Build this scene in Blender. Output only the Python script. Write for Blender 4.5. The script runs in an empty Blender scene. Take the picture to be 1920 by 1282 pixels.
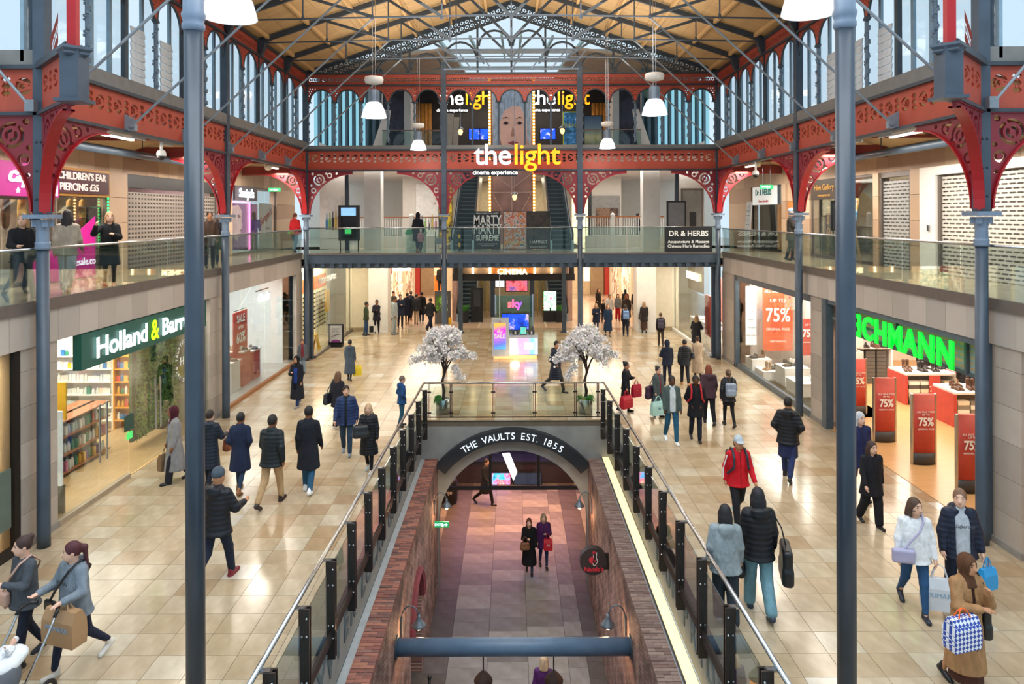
import bpy, bmesh, math, random
import numpy as np
from math import sin, cos, pi, sqrt, atan2, radians as R
from mathutils import Vector, Matrix
random.seed(7)
sc = bpy.context.scene
COL = sc.collection
# ---------------------------------------------------------------- camera, sky, exposure
EYE, F, HZ = 5.8, 1280.0, 403.0          # eye height (m), focal length and horizon row in the 1920 x 1282 frame
cd = bpy.data.cameras.new('camera')
cam = bpy.data.objects.new('camera', cd); COL.objects.link(cam)
cd.sensor_fit = 'HORIZONTAL'; cd.sensor_width = 36.0; cd.lens = 24.0
cd.shift_y = -(641.0 - HZ) / 1920.0
cd.clip_end = 300
cam.matrix_world = Matrix.Translation((0, 0, EYE)) @ Matrix.Rotation(R(90), 4, 'X') @ Matrix.Rotation(R(-0.2), 4, 'Z')
sc.camera = cam
w = bpy.data.worlds.new('overcast_sky'); sc.world = w; w.use_nodes = True
wn = w.node_tree.nodes; bg = wn['Background']
bg.inputs[0].default_value = (0.68, 0.85, 0.97, 1); bg.inputs[1].default_value = 0.85
sc.view_settings.view_transform = 'Standard'; sc.view_settings.look = 'None'
sc.view_settings.gamma = 1.0; sc.view_settings.use_curve_mapping = False
sc.view_settings.exposure = 0.28
sc.cycles.max_bounces = 6; sc.cycles.diffuse_bounces = 3; sc.cycles.glossy_bounces = 3
sc.cycles.transparent_max_bounces = 14; sc.cycles.transmission_bounces = 4
sc.cycles.caustics_reflective = False; sc.cycles.caustics_refractive = False
sc.cycles.sample_clamp_indirect = 6.0
sc.cycles.use_denoising = True; sc.cycles.use_adaptive_sampling = True; sc.cycles.adaptive_threshold = .1; sc.cycles.adaptive_min_samples = 16; sc.cycles.use_light_tree = True
def lamp(name, kind, loc, energy, col=(1, 1, 1), size=1.0, size_y=None, rot=(0, 0, 0), spread=None):
 d = bpy.data.lights.new(name, kind); d.energy = energy; d.color = col
 if kind == 'AREA':
  d.shape = 'RECTANGLE'; d.size = size; d.size_y = size_y or size
  if spread: d.spread = R(spread)
 else:
  d.shadow_soft_size = size
 o = bpy.data.objects.new(name, d); COL.objects.link(o); o.location = loc; o.rotation_euler = rot
 return o
# added area lamps over the crossing and below the roof, then the hall's downlights
lamp('crossing_fill', 'AREA', (0, 6.5, 15.0), 1700, (0.95, 0.97, 1.0), 17, 9)  # added soft fill out of view; no skylight is built here
lamp('roof_fill', 'AREA', (0, 19.8, 11.2), 700, (1.0, 0.93, 0.82), 11, 14, rot=(pi, 0, 0))  # added to brighten the roof boards; the trusses carry no fittings
lamp('hall_downlights', 'AREA', (0, 20.5, 11.9), 450, (1.0, 0.95, 0.88), 6, 12)
# ---------------------------------------------------------------- pixel to place helpers
def P(x, y, Y):
 """point of the hall at depth Y seen at pixel (x, y)"""
 y = y + (x - 960) * 0.0035
 return Vector(((x - 960) / F * Y, Y, EYE - (y - HZ) / F * Y))
def G(x, y, z=0.0):
 """point on the level z seen at pixel (x, y)"""
 yy = y + (x - 960) * 0.0035
 Y = (EYE - z) * F / (yy - HZ)
 return Vector(((x - 960) / F * Y, Y, z))
# ---------------------------------------------------------------- materials
def lin(h):
 if not isinstance(h, str): return tuple(h)
 h = h.lstrip('#'); c = [int(h[i:i + 2], 16) / 255 for i in (0, 2, 4)]
 return tuple(v / 12.92 if v <= .04045 else ((v + .055) / 1.055) ** 2.4 for v in c)
MATS = {}
def M(name, col='#808080', rough=.5, metal=0., var=.1, scale=5., bump=0., bscale=60., emit=0., spec=.5, stretch=None, coat=0.):
 """a procedural material: noise-varied base colour, optional grain relief and emission"""
 if name in MATS: return MATS[name]
 m = bpy.data.materials.new(name); m.use_nodes = True; MATS[name] = m
 nt = m.node_tree; N = nt.nodes; L = nt.links
 b = N['Principled BSDF']; c = lin(col)
 tc = N.new('ShaderNodeTexCoord'); mp = N.new('ShaderNodeMapping')
 L.new(tc.outputs['Object'], mp.inputs['Vector'])
 if stretch: mp.inputs['Scale'].default_value = stretch
 no = N.new('ShaderNodeTexNoise'); no.inputs['Scale'].default_value = scale; no.inputs['Detail'].default_value = 3
 L.new(mp.outputs[0], no.inputs['Vector'])
 ra = N.new('ShaderNodeValToRGB'); L.new(no.outputs['Fac'], ra.inputs[0])
 e = ra.color_ramp.elements
 e[0].position = .3; e[1].position = .7
 e[0].color = (*[v * (1 - var) for v in c], 1); e[1].color = (*[min(1, v * (1 + var)) for v in c], 1)
 L.new(ra.outputs[0], b.inputs['Base Color'])
 b.inputs['Roughness'].default_value = rough; b.inputs['Metallic'].default_value = metal
 b.inputs['Specular IOR Level'].default_value = spec
 if coat: b.inputs['Coat Weight'].default_value = coat
 if emit:
  L.new(ra.outputs[0], b.inputs['Emission Color']); b.inputs['Emission Strength'].default_value = emit
 if bump:
  n2 = N.new('ShaderNodeTexNoise'); n2.inputs['Scale'].default_value = bscale; n2.inputs['Detail'].default_value = 4
  L.new(mp.outputs[0], n2.inputs['Vector'])
  bu = N.new('ShaderNodeBump'); bu.inputs['Strength'].default_value = bump; bu.inputs['Distance'].default_value = .02
  L.new(n2.outputs['Fac'], bu.inputs['Height']); L.new(bu.outputs[0], b.inputs['Normal'])
 return m
def glass(name, tint='#e8f4f2', k=1.0, rough=.02, base=0.0):
 if name in MATS: return MATS[name]
 m = bpy.data.materials.new(name); m.use_nodes = True; MATS[name] = m
 nt = m.node_tree; N = nt.nodes; L = nt.links; N.remove(N['Principled BSDF'])
 tr = N.new('ShaderNodeBsdfTransparent'); tr.inputs[0].default_value = (*lin(tint), 1)
 gl = N.new('ShaderNodeBsdfGlossy'); gl.inputs['Roughness'].default_value = rough
 fr = N.new('ShaderNodeFresnel'); fr.inputs[0].default_value = 1.45
 ma = N.new('ShaderNodeMath'); ma.operation = 'MULTIPLY_ADD'; ma.use_clamp = True
 ma.inputs[1].default_value = k; ma.inputs[2].default_value = base
 L.new(fr.outputs[0], ma.inputs[0])
 mx = N.new('ShaderNodeMixShader'); L.new(ma.outputs[0], mx.inputs[0]); L.new(tr.outputs[0], mx.inputs[1]); L.new(gl.outputs[0], mx.inputs[2])
 L.new(mx.outputs[0], N['Material Output'].inputs[0])
 return m
def attr_mat(name, rough=.5, var=.1, scale=3., bump=0., bscale=30., spec=.5, stain=None):
 """like M() but the base colour comes from the mesh's per-piece colour attribute"""
 m = M(name, '#ffffff', rough, 0, var, scale, bump, bscale, 0, spec)
 nt = m.node_tree; N = nt.nodes; L = nt.links; b = N['Principled BSDF']
 at = N.new('ShaderNodeAttribute'); at.attribute_name = 'tint'
 mx = N.new('ShaderNodeMix'); mx.data_type = 'RGBA'; mx.blend_type = 'MULTIPLY'; mx.inputs[0].default_value = 1
 ra = [n for n in N if n.type == 'VALTORGB'][0]
 ra.color_ramp.elements[0].color = (1 - var, 1 - var * 1.1, 1 - var * 1.3, 1); ra.color_ramp.elements[1].color = (1, 1, 1, 1)
 L.new(ra.outputs[0], mx.inputs[6]); L.new(at.outputs['Color'], mx.inputs[7]); L.new(mx.outputs[2], b.inputs['Base Color'])
 return m
def gradient_mat(name, stops, axis=2, lo=0., hi=1., emit=1.0, diag=0.):
 """flat print with a colour gradient along an object axis (lit posters and screens)"""
 if name in MATS: return MATS[name]
 m = bpy.data.materials.new(name); m.use_nodes = True; MATS[name] = m
 N = m.node_tree.nodes; L = m.node_tree.links; b = N['Principled BSDF']
 tc = N.new('ShaderNodeTexCoord'); sx = N.new('ShaderNodeSeparateXYZ'); L.new(tc.outputs['Object'], sx.inputs[0])
 mr = N.new('ShaderNodeMapRange'); mr.inputs[1].default_value = lo; mr.inputs[2].default_value = hi
 if diag:
  ma = N.new('ShaderNodeMath'); ma.operation = 'MULTIPLY_ADD'; ma.inputs[1].default_value = diag
  L.new(sx.outputs[0], ma.inputs[0]); L.new(sx.outputs[axis], ma.inputs[2]); L.new(ma.outputs[0], mr.inputs[0])
 else:
  L.new(sx.outputs[axis], mr.inputs[0])
 ra = N.new('ShaderNodeValToRGB'); L.new(mr.outputs[0], ra.inputs[0])
 el = ra.color_ramp.elements
 while len(el) < len(stops): el.new(.5)
 for e, (p, c) in zip(el, stops): e.position = p; e.color = (*lin(c), 1)
 L.new(ra.outputs[0], b.inputs['Base Color']); b.inputs['Roughness'].default_value = .3
 L.new(ra.outputs[0], b.inputs['Emission Color']); b.inputs['Emission Strength'].default_value = emit
 return m
def voronoi_print(name, cols, scale=3., emit=0.6):
 """flat print of soft colour patches (film posters, plant walls, screens)"""
 if name in MATS: return MATS[name]
 m = bpy.data.materials.new(name); m.use_nodes = True; MATS[name] = m
 N = m.node_tree.nodes; L = m.node_tree.links; b = N['Principled BSDF']
 tc = N.new('ShaderNodeTexCoord')
 vo = N.new('ShaderNodeTexNoise'); vo.inputs['Scale'].default_value = scale; vo.inputs['Detail'].default_value = 5; vo.inputs['Roughness'].default_value = .7
 L.new(tc.outputs['Object'], vo.inputs['Vector'])
 ra = N.new('ShaderNodeValToRGB'); L.new(vo.outputs['Fac'], ra.inputs[0])
 el = ra.color_ramp.elements
 while len(el) < len(cols): el.new(.5)
 n = len(cols)
 for i, (e, c) in enumerate(zip(el, cols)): e.position = .3 + .4 * i / max(1, n - 1); e.color = (*lin(c), 1)
 L.new(ra.outputs[0], b.inputs['Base Color']); b.inputs['Roughness'].default_value = .45
 if emit:
  L.new(ra.outputs[0], b.inputs['Emission Color']); b.inputs['Emission Strength'].default_value = emit
 return m
# ---------------------------------------------------------------- object helpers
def tag(o, label=None, cat=None, group=None, kind=None):
 if label: o['label'] = label
 if cat: o['category'] = cat
 if group: o['group'] = group
 if kind: o['kind'] = kind
 return o
def thing(name, label, cat, loc=(0, 0, 0), group=None, kind=None, rz=0):
 o = bpy.data.objects.new(name, None); COL.objects.link(o); o.empty_display_size = .1
 o.location = loc; o.rotation_euler = (0, 0, rz)
 return tag(o, label, cat, group, kind)
def inst(name, me, parent=None, loc=(0, 0, 0), rot=(0, 0, 0), scale=(1, 1, 1), mat=None):
 """another object on shared mesh data; loc is relative to the parent"""
 o = bpy.data.objects.new(name, me); COL.objects.link(o)
 o.location = loc; o.rotation_euler = rot; o.scale = scale
 if parent: o.parent = parent
 if mat: o.material_slots[0].link = 'OBJECT'; o.material_slots[0].material = mat
 return o
def rel(p, parent): return Vector(p) - parent.location
class MB:
 """collects shapes and links them as one mesh object"""
 def __init__(s): s.v = []; s.f = []
 def add(s, vs, fs):
  n = len(s.v); s.v += [tuple(p) for p in vs]; s.f += [tuple(i + n for i in f) for f in fs]; return s
 def box(s, x0, x1, y0, y1, z0, z1):
  vs = [(x, y, z) for z in (z0, z1) for y in (y0, y1) for x in (x0, x1)]
  return s.add(vs, [(0, 2, 3, 1), (4, 5, 7, 6), (0, 1, 5, 4), (2, 6, 7, 3), (0, 4, 6, 2), (1, 3, 7, 5)])
 def cbox(s, c, sx, sy, sz, mat=None):
  vs = [Vector((x * sx / 2, y * sy / 2, z * sz / 2)) for z in (-1, 1) for y in (-1, 1) for x in (-1, 1)]
  if mat is not None: vs = [mat @ v for v in vs]
  return s.add([v + Vector(c) for v in vs], [(0, 2, 3, 1), (4, 5, 7, 6), (0, 1, 5, 4), (2, 6, 7, 3), (0, 4, 6, 2), (1, 3, 7, 5)])
 def bar(s, a, b, w, h, up=(0, 0, 1)):
  """rectangular bar from a to b"""
  a = Vector(a); b = Vector(b); d = (b - a).normalized(); u = Vector(up)
  if abs(d.dot(u)) > .98: u = Vector((0, 1, 0))
  x = d.cross(u).normalized() * w / 2; y = x.normalized().cross(d) * h / 2
  vs = [p + i * x + j * y for p in (a, b) for i, j in ((-1, -1), (1, -1), (1, 1), (-1, 1))]
  return s.add(vs, [(3, 2, 1, 0), (4, 5, 6, 7)] + [(k, (k + 1) % 4, 4 + (k + 1) % 4, 4 + k) for k in range(4)])
 def path(s, pts, r, n=8, caps=True):
  pts = [Vector(p) for p in pts]; rr = r if isinstance(r, (list, tuple)) else [r] * len(pts)
  ring = []; base = len(s.v); u = None
  for i, p in enumerate(pts):
   d = (pts[min(i + 1, len(pts) - 1)] - pts[max(i - 1, 0)]).normalized()
   if u is None:
    u = d.cross(Vector((0, 0, 1)))
    if u.length < .05: u = Vector((1, 0, 0))
   u = (u - d * u.dot(d)).normalized(); v = d.cross(u)
   for k in range(n):
    a = 2 * pi * k / n
    s.v.append(tuple(p + rr[i] * (cos(a) * u + sin(a) * v)))
  for i in range(len(pts) - 1):
   for k in range(n):
    a = base + i * n + k; b = base + i * n + (k + 1) % n
    s.f.append((a, b, b + n, a + n))
  if caps:
   s.f.append(tuple(base + k for k in reversed(range(n)))); e = base + (len(pts) - 1) * n
   s.f.append(tuple(e + k for k in range(n)))
  return s
 def tube(s, a, b, r, n=8, r2=None): return s.path([a, b], [r, r if r2 is None else r2], n)
 def lathe(s, prof, o=(0, 0, 0), n=16, sx=1., sy=1.):
  base = len(s.v); o = Vector(o)
  for r, z in prof:
   for k in range(n):
    a = 2 * pi * k / n; s.v.append((o.x + r * cos(a) * sx, o.y + r * sin(a) * sy, o.z + z))
  for i in range(len(prof) - 1):
   for k in range(n):
    a = base + i * n + k; b = base + i * n + (k + 1) % n
    s.f.append((a, b, b + n, a + n))
  s.f.append(tuple(base + k for k in reversed(range(n)))); e = base + (len(prof) - 1) * n
  s.f.append(tuple(e + k for k in range(n)))
  return s
 def prism(s, poly, fn, w0, w1):
  """2-D outline (u, v) extruded between w0 and w1, placed by fn(u, v, w)"""
  n = len(poly); vs = [fn(u, v, w0) for u, v in poly] + [fn(u, v, w1) for u, v in poly]
  return s.add(vs, [tuple(range(n - 1, -1, -1)), tuple(range(n, 2 * n))] + [(k, (k + 1) % n, n + (k + 1) % n, n + k) for k in range(n)])
 def plate(s, f, u0, u1, v0, v1, nu, nv, fn, t):
  """flat plate of thickness t with cut-outs: solid where f(u, v) < 0 (marching squares)"""
  U = np.linspace(u0, u1, nu + 1); V = np.linspace(v0, v1, nv + 1)
  UU, VV = np.meshgrid(U, V, indexing='ij'); D = f(UU, VV)
  vid = {}; pts = []; polys = []
  def vert(key, u, v):
   if key not in vid: vid[key] = len(pts); pts.append((u, v))
   return vid[key]
  for i in range(nu):
   for j in range(nv):
    cs = ((i, j), (i + 1, j), (i + 1, j + 1), (i, j + 1)); po = []
    ds = [D[c] for c in cs]
    if min(ds) >= 0: continue
    for k in range(4):
     a, b = cs[k], cs[(k + 1) % 4]; da, db = ds[k], ds[(k + 1) % 4]
     if da < 0: po.append(vert(a, U[a[0]], V[a[1]]))
     if (da < 0) != (db < 0):
      q = da / (da - db)
      po.append(vert((min(a, b), max(a, b)), U[a[0]] + q * (U[b[0]] - U[a[0]]), V[a[1]] + q * (V[b[1]] - V[a[1]])))
    if len(po) > 2: polys.append(po)
  ec = {}
  for po in polys:
   for k in range(len(po)):
    a, b = po[k], po[(k + 1) % len(po)]; ec[(a, b)] = 1
  n = len(pts)
  vs = [fn(u, v, t / 2) for u, v in pts] + [fn(u, v, -t / 2) for u, v in pts]
  fs = list(map(tuple, polys)) + [tuple(n + i for i in reversed(po)) for po in polys]
  for (a, b) in ec:
   if (b, a) not in ec: fs.append((b, a, n + a, n + b))
  return s.add(vs, fs)
 def mesh(s, name, mat=None, smooth=False):
  me = bpy.data.meshes.new(name); me.from_pydata(s.v, [], s.f); me.update()
  if mat: me.materials.append(mat)
  if smooth: me.shade_smooth()
  return me
 def build(s, name, mat, parent=None, smooth=False, local=False, label=None, kind=None):
  me = s.mesh(name, mat, smooth)
  o = bpy.data.objects.new(name, me); COL.objects.link(o)
  if parent:
   o.parent = parent
   if not local: o.matrix_parent_inverse = Matrix.LocRotScale(parent.location, parent.rotation_euler, None).inverted()
  if label: o['label'] = label
  if kind: o['kind'] = kind
  return o
def auto_smooth(o, ang=35):
 o.data.shade_smooth()
 bm = bmesh.new(); bm.from_mesh(o.data)
 for e in bm.edges:
  if len(e.link_faces) == 2 and e.calc_face_angle(0) > R(ang): e.smooth = False
 bm.to_mesh(o.data); bm.free(); return o
def tint(me, cols):
 """per-piece colour attribute: one colour per vertex list entry or one for all"""
 a = me.color_attributes.new('tint', 'FLOAT_COLOR', 'POINT')
 n = len(me.vertices)
 if isinstance(cols, tuple): cols = [cols] * n
 arr = np.ones((n, 4), np.float32); arr[:, :3] = np.array(cols, np.float32)
 a.data.foreach_set('color', arr.ravel())
def text(body, size, mat, fn_loc, rot=(R(90), 0, 0), name='lettering', parent=None, ext=.01, bold=0., align='CENTER', space=1., shear=0., sx=1.):
 """flat lettering turned into a mesh, standing upright and facing -Y by default"""
 if '\n' in body:
  up = Matrix.Rotation(rot[2], 3, 'Z') @ Matrix.Rotation(rot[1], 3, 'Y') @ Matrix.Rotation(rot[0], 3, 'X') @ Vector((0, 1, 0)); ls = body.split('\n'); o = None
  for k, q in enumerate(ls): o = text(q, size, mat, Vector(fn_loc) + up * size * 1.05 * ((len(ls) - 1) / 2 - k), rot, name, parent, ext, bold, align, space, shear, sx)
  return o
 cu = bpy.data.curves.new(name, 'FONT'); cu.body = body; cu.size = size; cu.extrude = ext; cu.offset = bold
 cu.align_x = align; cu.align_y = 'CENTER'; cu.space_character = space; cu.shear = shear; cu.resolution_u = 3
 t = bpy.data.objects.new('tmp', cu)
 me = bpy.data.meshes.new_from_object(t); me.name = name
 bpy.data.objects.remove(t); bpy.data.curves.remove(cu)
 if sx != 1.: me.transform(Matrix.Scale(sx, 4, (1, 0, 0)))
 me.materials.clear(); me.materials.append(mat)
 o = bpy.data.objects.new(name, me); COL.objects.link(o)
 o.location = fn_loc; o.rotation_euler = rot
 if parent:
  o.parent = parent; o.matrix_parent_inverse = Matrix.LocRotScale(parent.location, parent.rotation_euler, None).inverted()
 return o
FRONT = (R(90), 0, 0)                 # lettering that faces the camera
LEFTW = (R(90), 0, R(90))             # lettering on the west wall, facing +X
RIGHTW = (R(90), 0, R(-90))           # lettering on the east wall, facing -X
# ================================================================ ground floor, opening and vaults
Y1, Y2, Y3 = 12.0, 19.65, 27.35       # the three rows of iron columns
XC = 8.25                             # side columns
XS = 8.55                             # ground-floor shop fronts
GZ = 4.25                             # gallery floor
VZ = -4.8                             # vaults floor
SL, SR, SB = -2.62, 2.75, 19.4        # slab edges round the opening
def xl(Y): return -(2.72 - .0136 * (Y - 7))
def xr(Y): return 2.82 - .016 * (Y - 7)
m_steel = M('blue_grey_painted_iron', '#3e4b59', .42, 0, .14, 3, .05, 90)
m_dark = M('dark_slate_iron', '#363f48', .45, 0, .14, 4)
m_red = M('orange_red_painted_iron', '#b04a35', .5, 0, .10, 3, .03, 60)
m_crim = M('crimson_painted_iron', '#84232f', .42, 0, .10, 3)
m_conc = M('grey_cast_concrete', '#8f908c', .8, 0, .16, 2.2, .12, 30)
m_fasc = M('warm_grey_stone_cladding', '#a39a93', .55, 0, .05, 2, .03, 40)
m_brnz = M('dark_bronze_metal', '#2b2522', .4, .3, .15, 6)
m_chrm = M('brushed_stainless_steel', '#b9bcc0', .22, 1., .05, 8)
m_white = M('white_painted_plaster', '#e6e2dc', .6, 0, .04, 3)
m_black = M('matt_black', '#141416', .45, 0, .15, 6)
m_glass = glass('clear_balustrade_glass', '#eef6f3', .55, .02, .012)
m_shopg = glass('shop_window_glass', '#f8fbfa', .4, .02, .006)
m_tile = attr_mat('polished_limestone', .16, .24, 2.4, .01, 6, .5)
m_grout = M('dark_grout', '#6d6252', .8)
fl = thing('floor', 'polished cream and tan limestone floor of the shopping hall', 'floor', (0, 12, 0), kind='structure')
b = MB()
b.box(-XS - .3, SL, 4, SB, -.32, -.032); b.box(SR, XS + .3, 4, SB, -.32, -.032); b.box(-XS - .3, XS + .3, SB, 35, -.32, -.032)
b.build('screed', m_grout, fl)
TC = [lin(c) for c in ('#bfad92', '#b7a487', '#c3b399', '#c7bba5', '#b19878', '#bfac90', '#d2cbbd')]
TW = [24, 18, 22, 12, 9, 20, 3]
TL, TD = .52, .47
tile_me = []
for k, c in enumerate(TC):
 me = MB().box(0, 1, 0, TD - .006, -.03, 0).mesh('floor_tile', m_tile); tint(me, c); tile_me.append(me)
rt = random.Random(3); far = MB(); farc = []; count = 0
Y = 6.2; row = 0
while Y < 34.7:
 spans = [(-XS, SL), (SR, XS)] if Y + TD < SB else [(-XS, XS)]
 for a, e in spans:
  x = math.floor(a / TL) * TL
  while x < e:
   x0, x1 = max(x, a), min(x + TL - .006, e)
   k = rt.choices(range(7), TW)[0]
   if x1 - x0 > .04:
    vis = Y > 8.0 and abs((x0 + x1) / 2) / Y < .78
    if vis and count < 300:
     inst('floor_tile', tile_me[k], fl, rel((x0, Y, 0), fl), scale=(x1 - x0, 1, 1)); count += 1
    else:
     far.box(x0, x1, Y, Y + TD - .006, -.03, 0); farc += [TC[k]] * 8
   x += TL
 Y += TD; row += 1
o = far.build('distant_floor_tiles', m_tile, fl, kind='stuff'); tint(o.data, farc)
# the paler stone beyond the arcade, laid in big slabs round the escalator foot
f2 = thing('floor', 'pinkish stone floor around the far escalator feet', 'floor', (0, 40, 0), kind='structure')
m_pink = attr_mat('pale_pink_stone', .22, .08, 2.0)
b = MB(); pc = []
for i in range(16):
 for j in range(9):
  x0 = -13.6 + i * 1.7; y0 = 35 + j * 1.7
  b.box(x0, x0 + 1.692, y0, y0 + 1.692, -.05, 0); pc += [random.choice([lin('#c9ad95'), lin('#c2a389'), lin('#cfb8a2')])] * 8
o = b.build('floor_slabs', m_pink, f2, kind='stuff'); tint(o.data, pc)
b = MB(); b.box(-13.6, -XS, 27.6, 35, -.05, 0); b.box(XS, 13.6, 27.6, 35, -.05, 0); o = b.build('shop_floor', m_pink, f2); tint(o.data, lin('#cbb89a'))
b = MB()
for s in (-1, 1):
 b.box(s * 1.1 - .05, s * 1.1 + .05, 35.2, 38.5, 0, .008); b.box(s * 1.75 - .05, s * 1.75 + .05, 35.2, 38.5, 0, .008)
b.build('floor_inlay_strips', M('cream_stone_strip', '#e3d2b4', .25), f2)
# ---------------------------------------------------------------- edge walls of the opening, with sunk lettering
m_lett = M('blue_grey_cast_letter', '#5d6b70', .6)
def edge_wall(name, s, xe, msg, label):
 t = thing(name, label, 'wall', (xe, 12, -1.1), kind='structure')
 MB().box(min(xe, xe + s * .3), max(xe, xe + s * .3), 4, SB, -1.1, -.033).build('concrete_face', m_conc, t)
 ch = [c for c in msg]
 y = 7.6 if s < 0 else 19.0
 for c in ch:
  if c != ' ':
   o = text(c, .62, m_lett, (xe - s * .004, y, -.60), LEFTW if s < 0 else RIGHTW, 'letter', t, .012, .012, sx=.95)
  y += (.46 if c != ' ' else .30) * (1 if s < 0 else -1)
 return t
edge_wall('wall_left', -1, SL, 'CLE YVIER LOCAL GOLD BEHAL', 'concrete edge wall with cast letters below the railing beside the health shop')
edge_wall('wall_right', 1, SR, 'FRESH SULL RD TOUR PRIDE VOUD', 'concrete edge wall with cast letters above the glowing light strip')
# ---------------------------------------------------------------- brick parapets of the vaults
def brick_mat(name, c1, c2, mortar, axis):
 m = bpy.data.materials.new(name); m.use_nodes = True; MATS[name] = m
 N = m.node_tree.nodes; L = m.node_tree.links; bs = N['Principled BSDF']
 tc = N.new('ShaderNodeTexCoord'); sx = N.new('ShaderNodeSeparateXYZ'); cx = N.new('ShaderNodeCombineXYZ')
 L.new(tc.outputs['Object'], sx.inputs[0]); L.new(sx.outputs[axis], cx.inputs[0]); L.new(sx.outputs[2], cx.inputs[1])
 br = N.new('ShaderNodeTexBrick'); L.new(cx.outputs[0], br.inputs['Vector'])
 br.inputs['Scale'].default_value = 1; br.inputs['Brick Width'].default_value = .23; br.inputs['Row Height'].default_value = .078
 br.inputs['Mortar Size'].default_value = .008; br.inputs['Color1'].default_value = (*lin(c1), 1); br.inputs['Color2'].default_value = (*lin(c2), 1); br.inputs['Mortar'].default_value = (*lin(mortar), 1)
 no = N.new('ShaderNodeTexNoise'); no.inputs['Scale'].default_value = 2.5; no.inputs['Detail'].default_value = 6; L.new(cx.outputs[0], no.inputs['Vector'])
 ra = N.new('ShaderNodeValToRGB'); ra.color_ramp.elements[0].position = .35; ra.color_ramp.elements[1].position = .65
 ra.color_ramp.elements[0].color = (.45, .43, .42, 1); ra.color_ramp.elements[1].color = (1.35, 1.3, 1.28, 1); L.new(no.outputs[0], ra.inputs[0])
 mx = N.new('ShaderNodeMix'); mx.data_type = 'RGBA'; mx.blend_type = 'MULTIPLY'; mx.inputs[0].default_value = 1
 L.new(br.outputs['Color'], mx.inputs[6]); L.new(ra.outputs[0], mx.inputs[7]); L.new(mx.outputs[2], bs.inputs['Base Color'])
 bu = N.new('ShaderNodeBump'); bu.inputs['Strength'].default_value = .8; bu.inputs['Distance'].default_value = .02
 L.new(br.outputs['Fac'], bu.inputs['Height']); bu.invert = True; L.new(bu.outputs[0], bs.inputs['Normal'])
 bs.inputs['Roughness'].default_value = .85
 return m
m_brick = brick_mat('worn_red_brickwork', '#8c6558', '#74504a', '#a89c94', 1)
m_cop = attr_mat('coping_brick', .8, .25, 9, .1, 60)
BC = [lin(c) for c in ('#a06a5e', '#925d54', '#a87264', '#845a55', '#987068', '#745652', '#ae7866')]
BCR = [lin(c) for c in ('#8a7470', '#958079', '#7d6864', '#9c8880', '#846a64', '#8d7a76')]
def brick_parapet(name, s, xi, cols, label, hole):
 """wall whose coping bricks lie crosswise; s = side, xi = face towards the alley"""
 t = thing(name, label, 'wall', (s * xi, 12, VZ), kind='structure')
 w = .36; x0 = s * xi
 def f(u, v):
  # alley face in (along, up), with one arched doorway
  d = np.full_like(u, -1.0)
  if hole:
   yc, hw, zs = hole
   inn = np.where(v < zs, np.abs(u - yc) - hw, np.hypot(u - yc, v - zs) - hw)
   d = np.maximum(d, -inn)
  return d
 MB().plate(f, 5.2, SB, VZ, -1.19, 70, 28, lambda u, v, q: (x0 + s * (w / 2 + q), u, v), w).build('wall_body', m_brick, t)
 mes = []
 for L_ in (.235, .115):
  for c in cols:
   me = MB().box(-L_ / 2, L_ / 2, -.034, .034, 0, .085).mesh('brick', m_cop); tint(me, c); mes.append(me)
 n = len(cols); i = 0; y = 9.35; rr = random.Random(5)
 while y < SB - .05 and i < 300:
  order = (0, 1) if int(y / .078) % 2 else (1, 0)
  x = x0
  for q in order:
   L_ = (.235, .115)[q]
   me = mes[q * n + rr.randrange(n)]
   inst('brick', me, t, rel((x + s * L_ / 2, y, -1.19 + rr.uniform(-.004, .004)), t), (0, 0, rr.uniform(-.02, .02))); i += 1
   x += s * (L_ + .008)
  y += .078
 MB().box(min(x0, x0 + s * w), max(x0, x0 + s * w), 5.2, 9.3, -1.19, -1.11).build('near_coping', m_brick, t)
 MB().box(min(x0 + s * .03, x0 + s * (w - .03)), max(x0 + s * .03, x0 + s * (w - .03)), 9.3, SB, -1.19, -1.115).build('mortar_bed', M('coping_mortar', '#7d736c', .9), t)
 if hole:
  yc, hw, zs = hole
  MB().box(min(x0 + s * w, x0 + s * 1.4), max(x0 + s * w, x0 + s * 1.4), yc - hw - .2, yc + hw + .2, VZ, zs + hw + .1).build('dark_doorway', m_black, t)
  pts = [(x0 - s * .02, yc + hw * 1.06 * cos(a), zs + hw * 1.06 * sin(a)) for a in np.linspace(0, pi, 13)]
  MB().path(pts, .09, 6).build('arch_ring', M('plum_brick_arch', '#6e2e34', .8, 0, .2, 8), t)
  MB().box(min(x0 + s * .2, x0 + s * .26), max(x0 + s * .2, x0 + s * .26), yc - hw + .08, yc - .1, VZ, zs + .2).build('door_leaf', M('black_timber_door', '#1b1a1c', .5), t)
 # ledge between parapet and edge wall
 xe = SL if s < 0 else SR
 xa = x0 + s * w
 MB().box(min(xa, xe), max(xa, xe), 5.2, SB, -1.22, -1.12).build('ledge', M('pale_grey_ledge', '#a9b0b4', .6), t)
 return t
bl = brick_parapet('wall_left_brick', -1, 2.13, BC, 'red brick parapet of the vaults with arched doorway, on the health shop side', (15.0, .85, -3.0))
br_ = brick_parapet('wall_right_brick', 1, 2.13, BCR, 'greyish brick parapet of the vaults beside the light strip', None)
# glowing strip along the ledge
t = thing('light_strip', 'long warm glowing light strip along the ledge above the brick parapet', 'light', (2.6, 12, -1.12))
MB().box(2.53, 2.72, 5.2, SB - .02, -1.12, -1.085).build('diffuser', M('warm_led_diffuser', '#ffdf9c', .6, emit=1.15, var=.03), t)
MB().box(2.505, 2.53, 5.2, SB - .02, -1.12, -1.06).build('profile', m_chrm, t)
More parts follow.
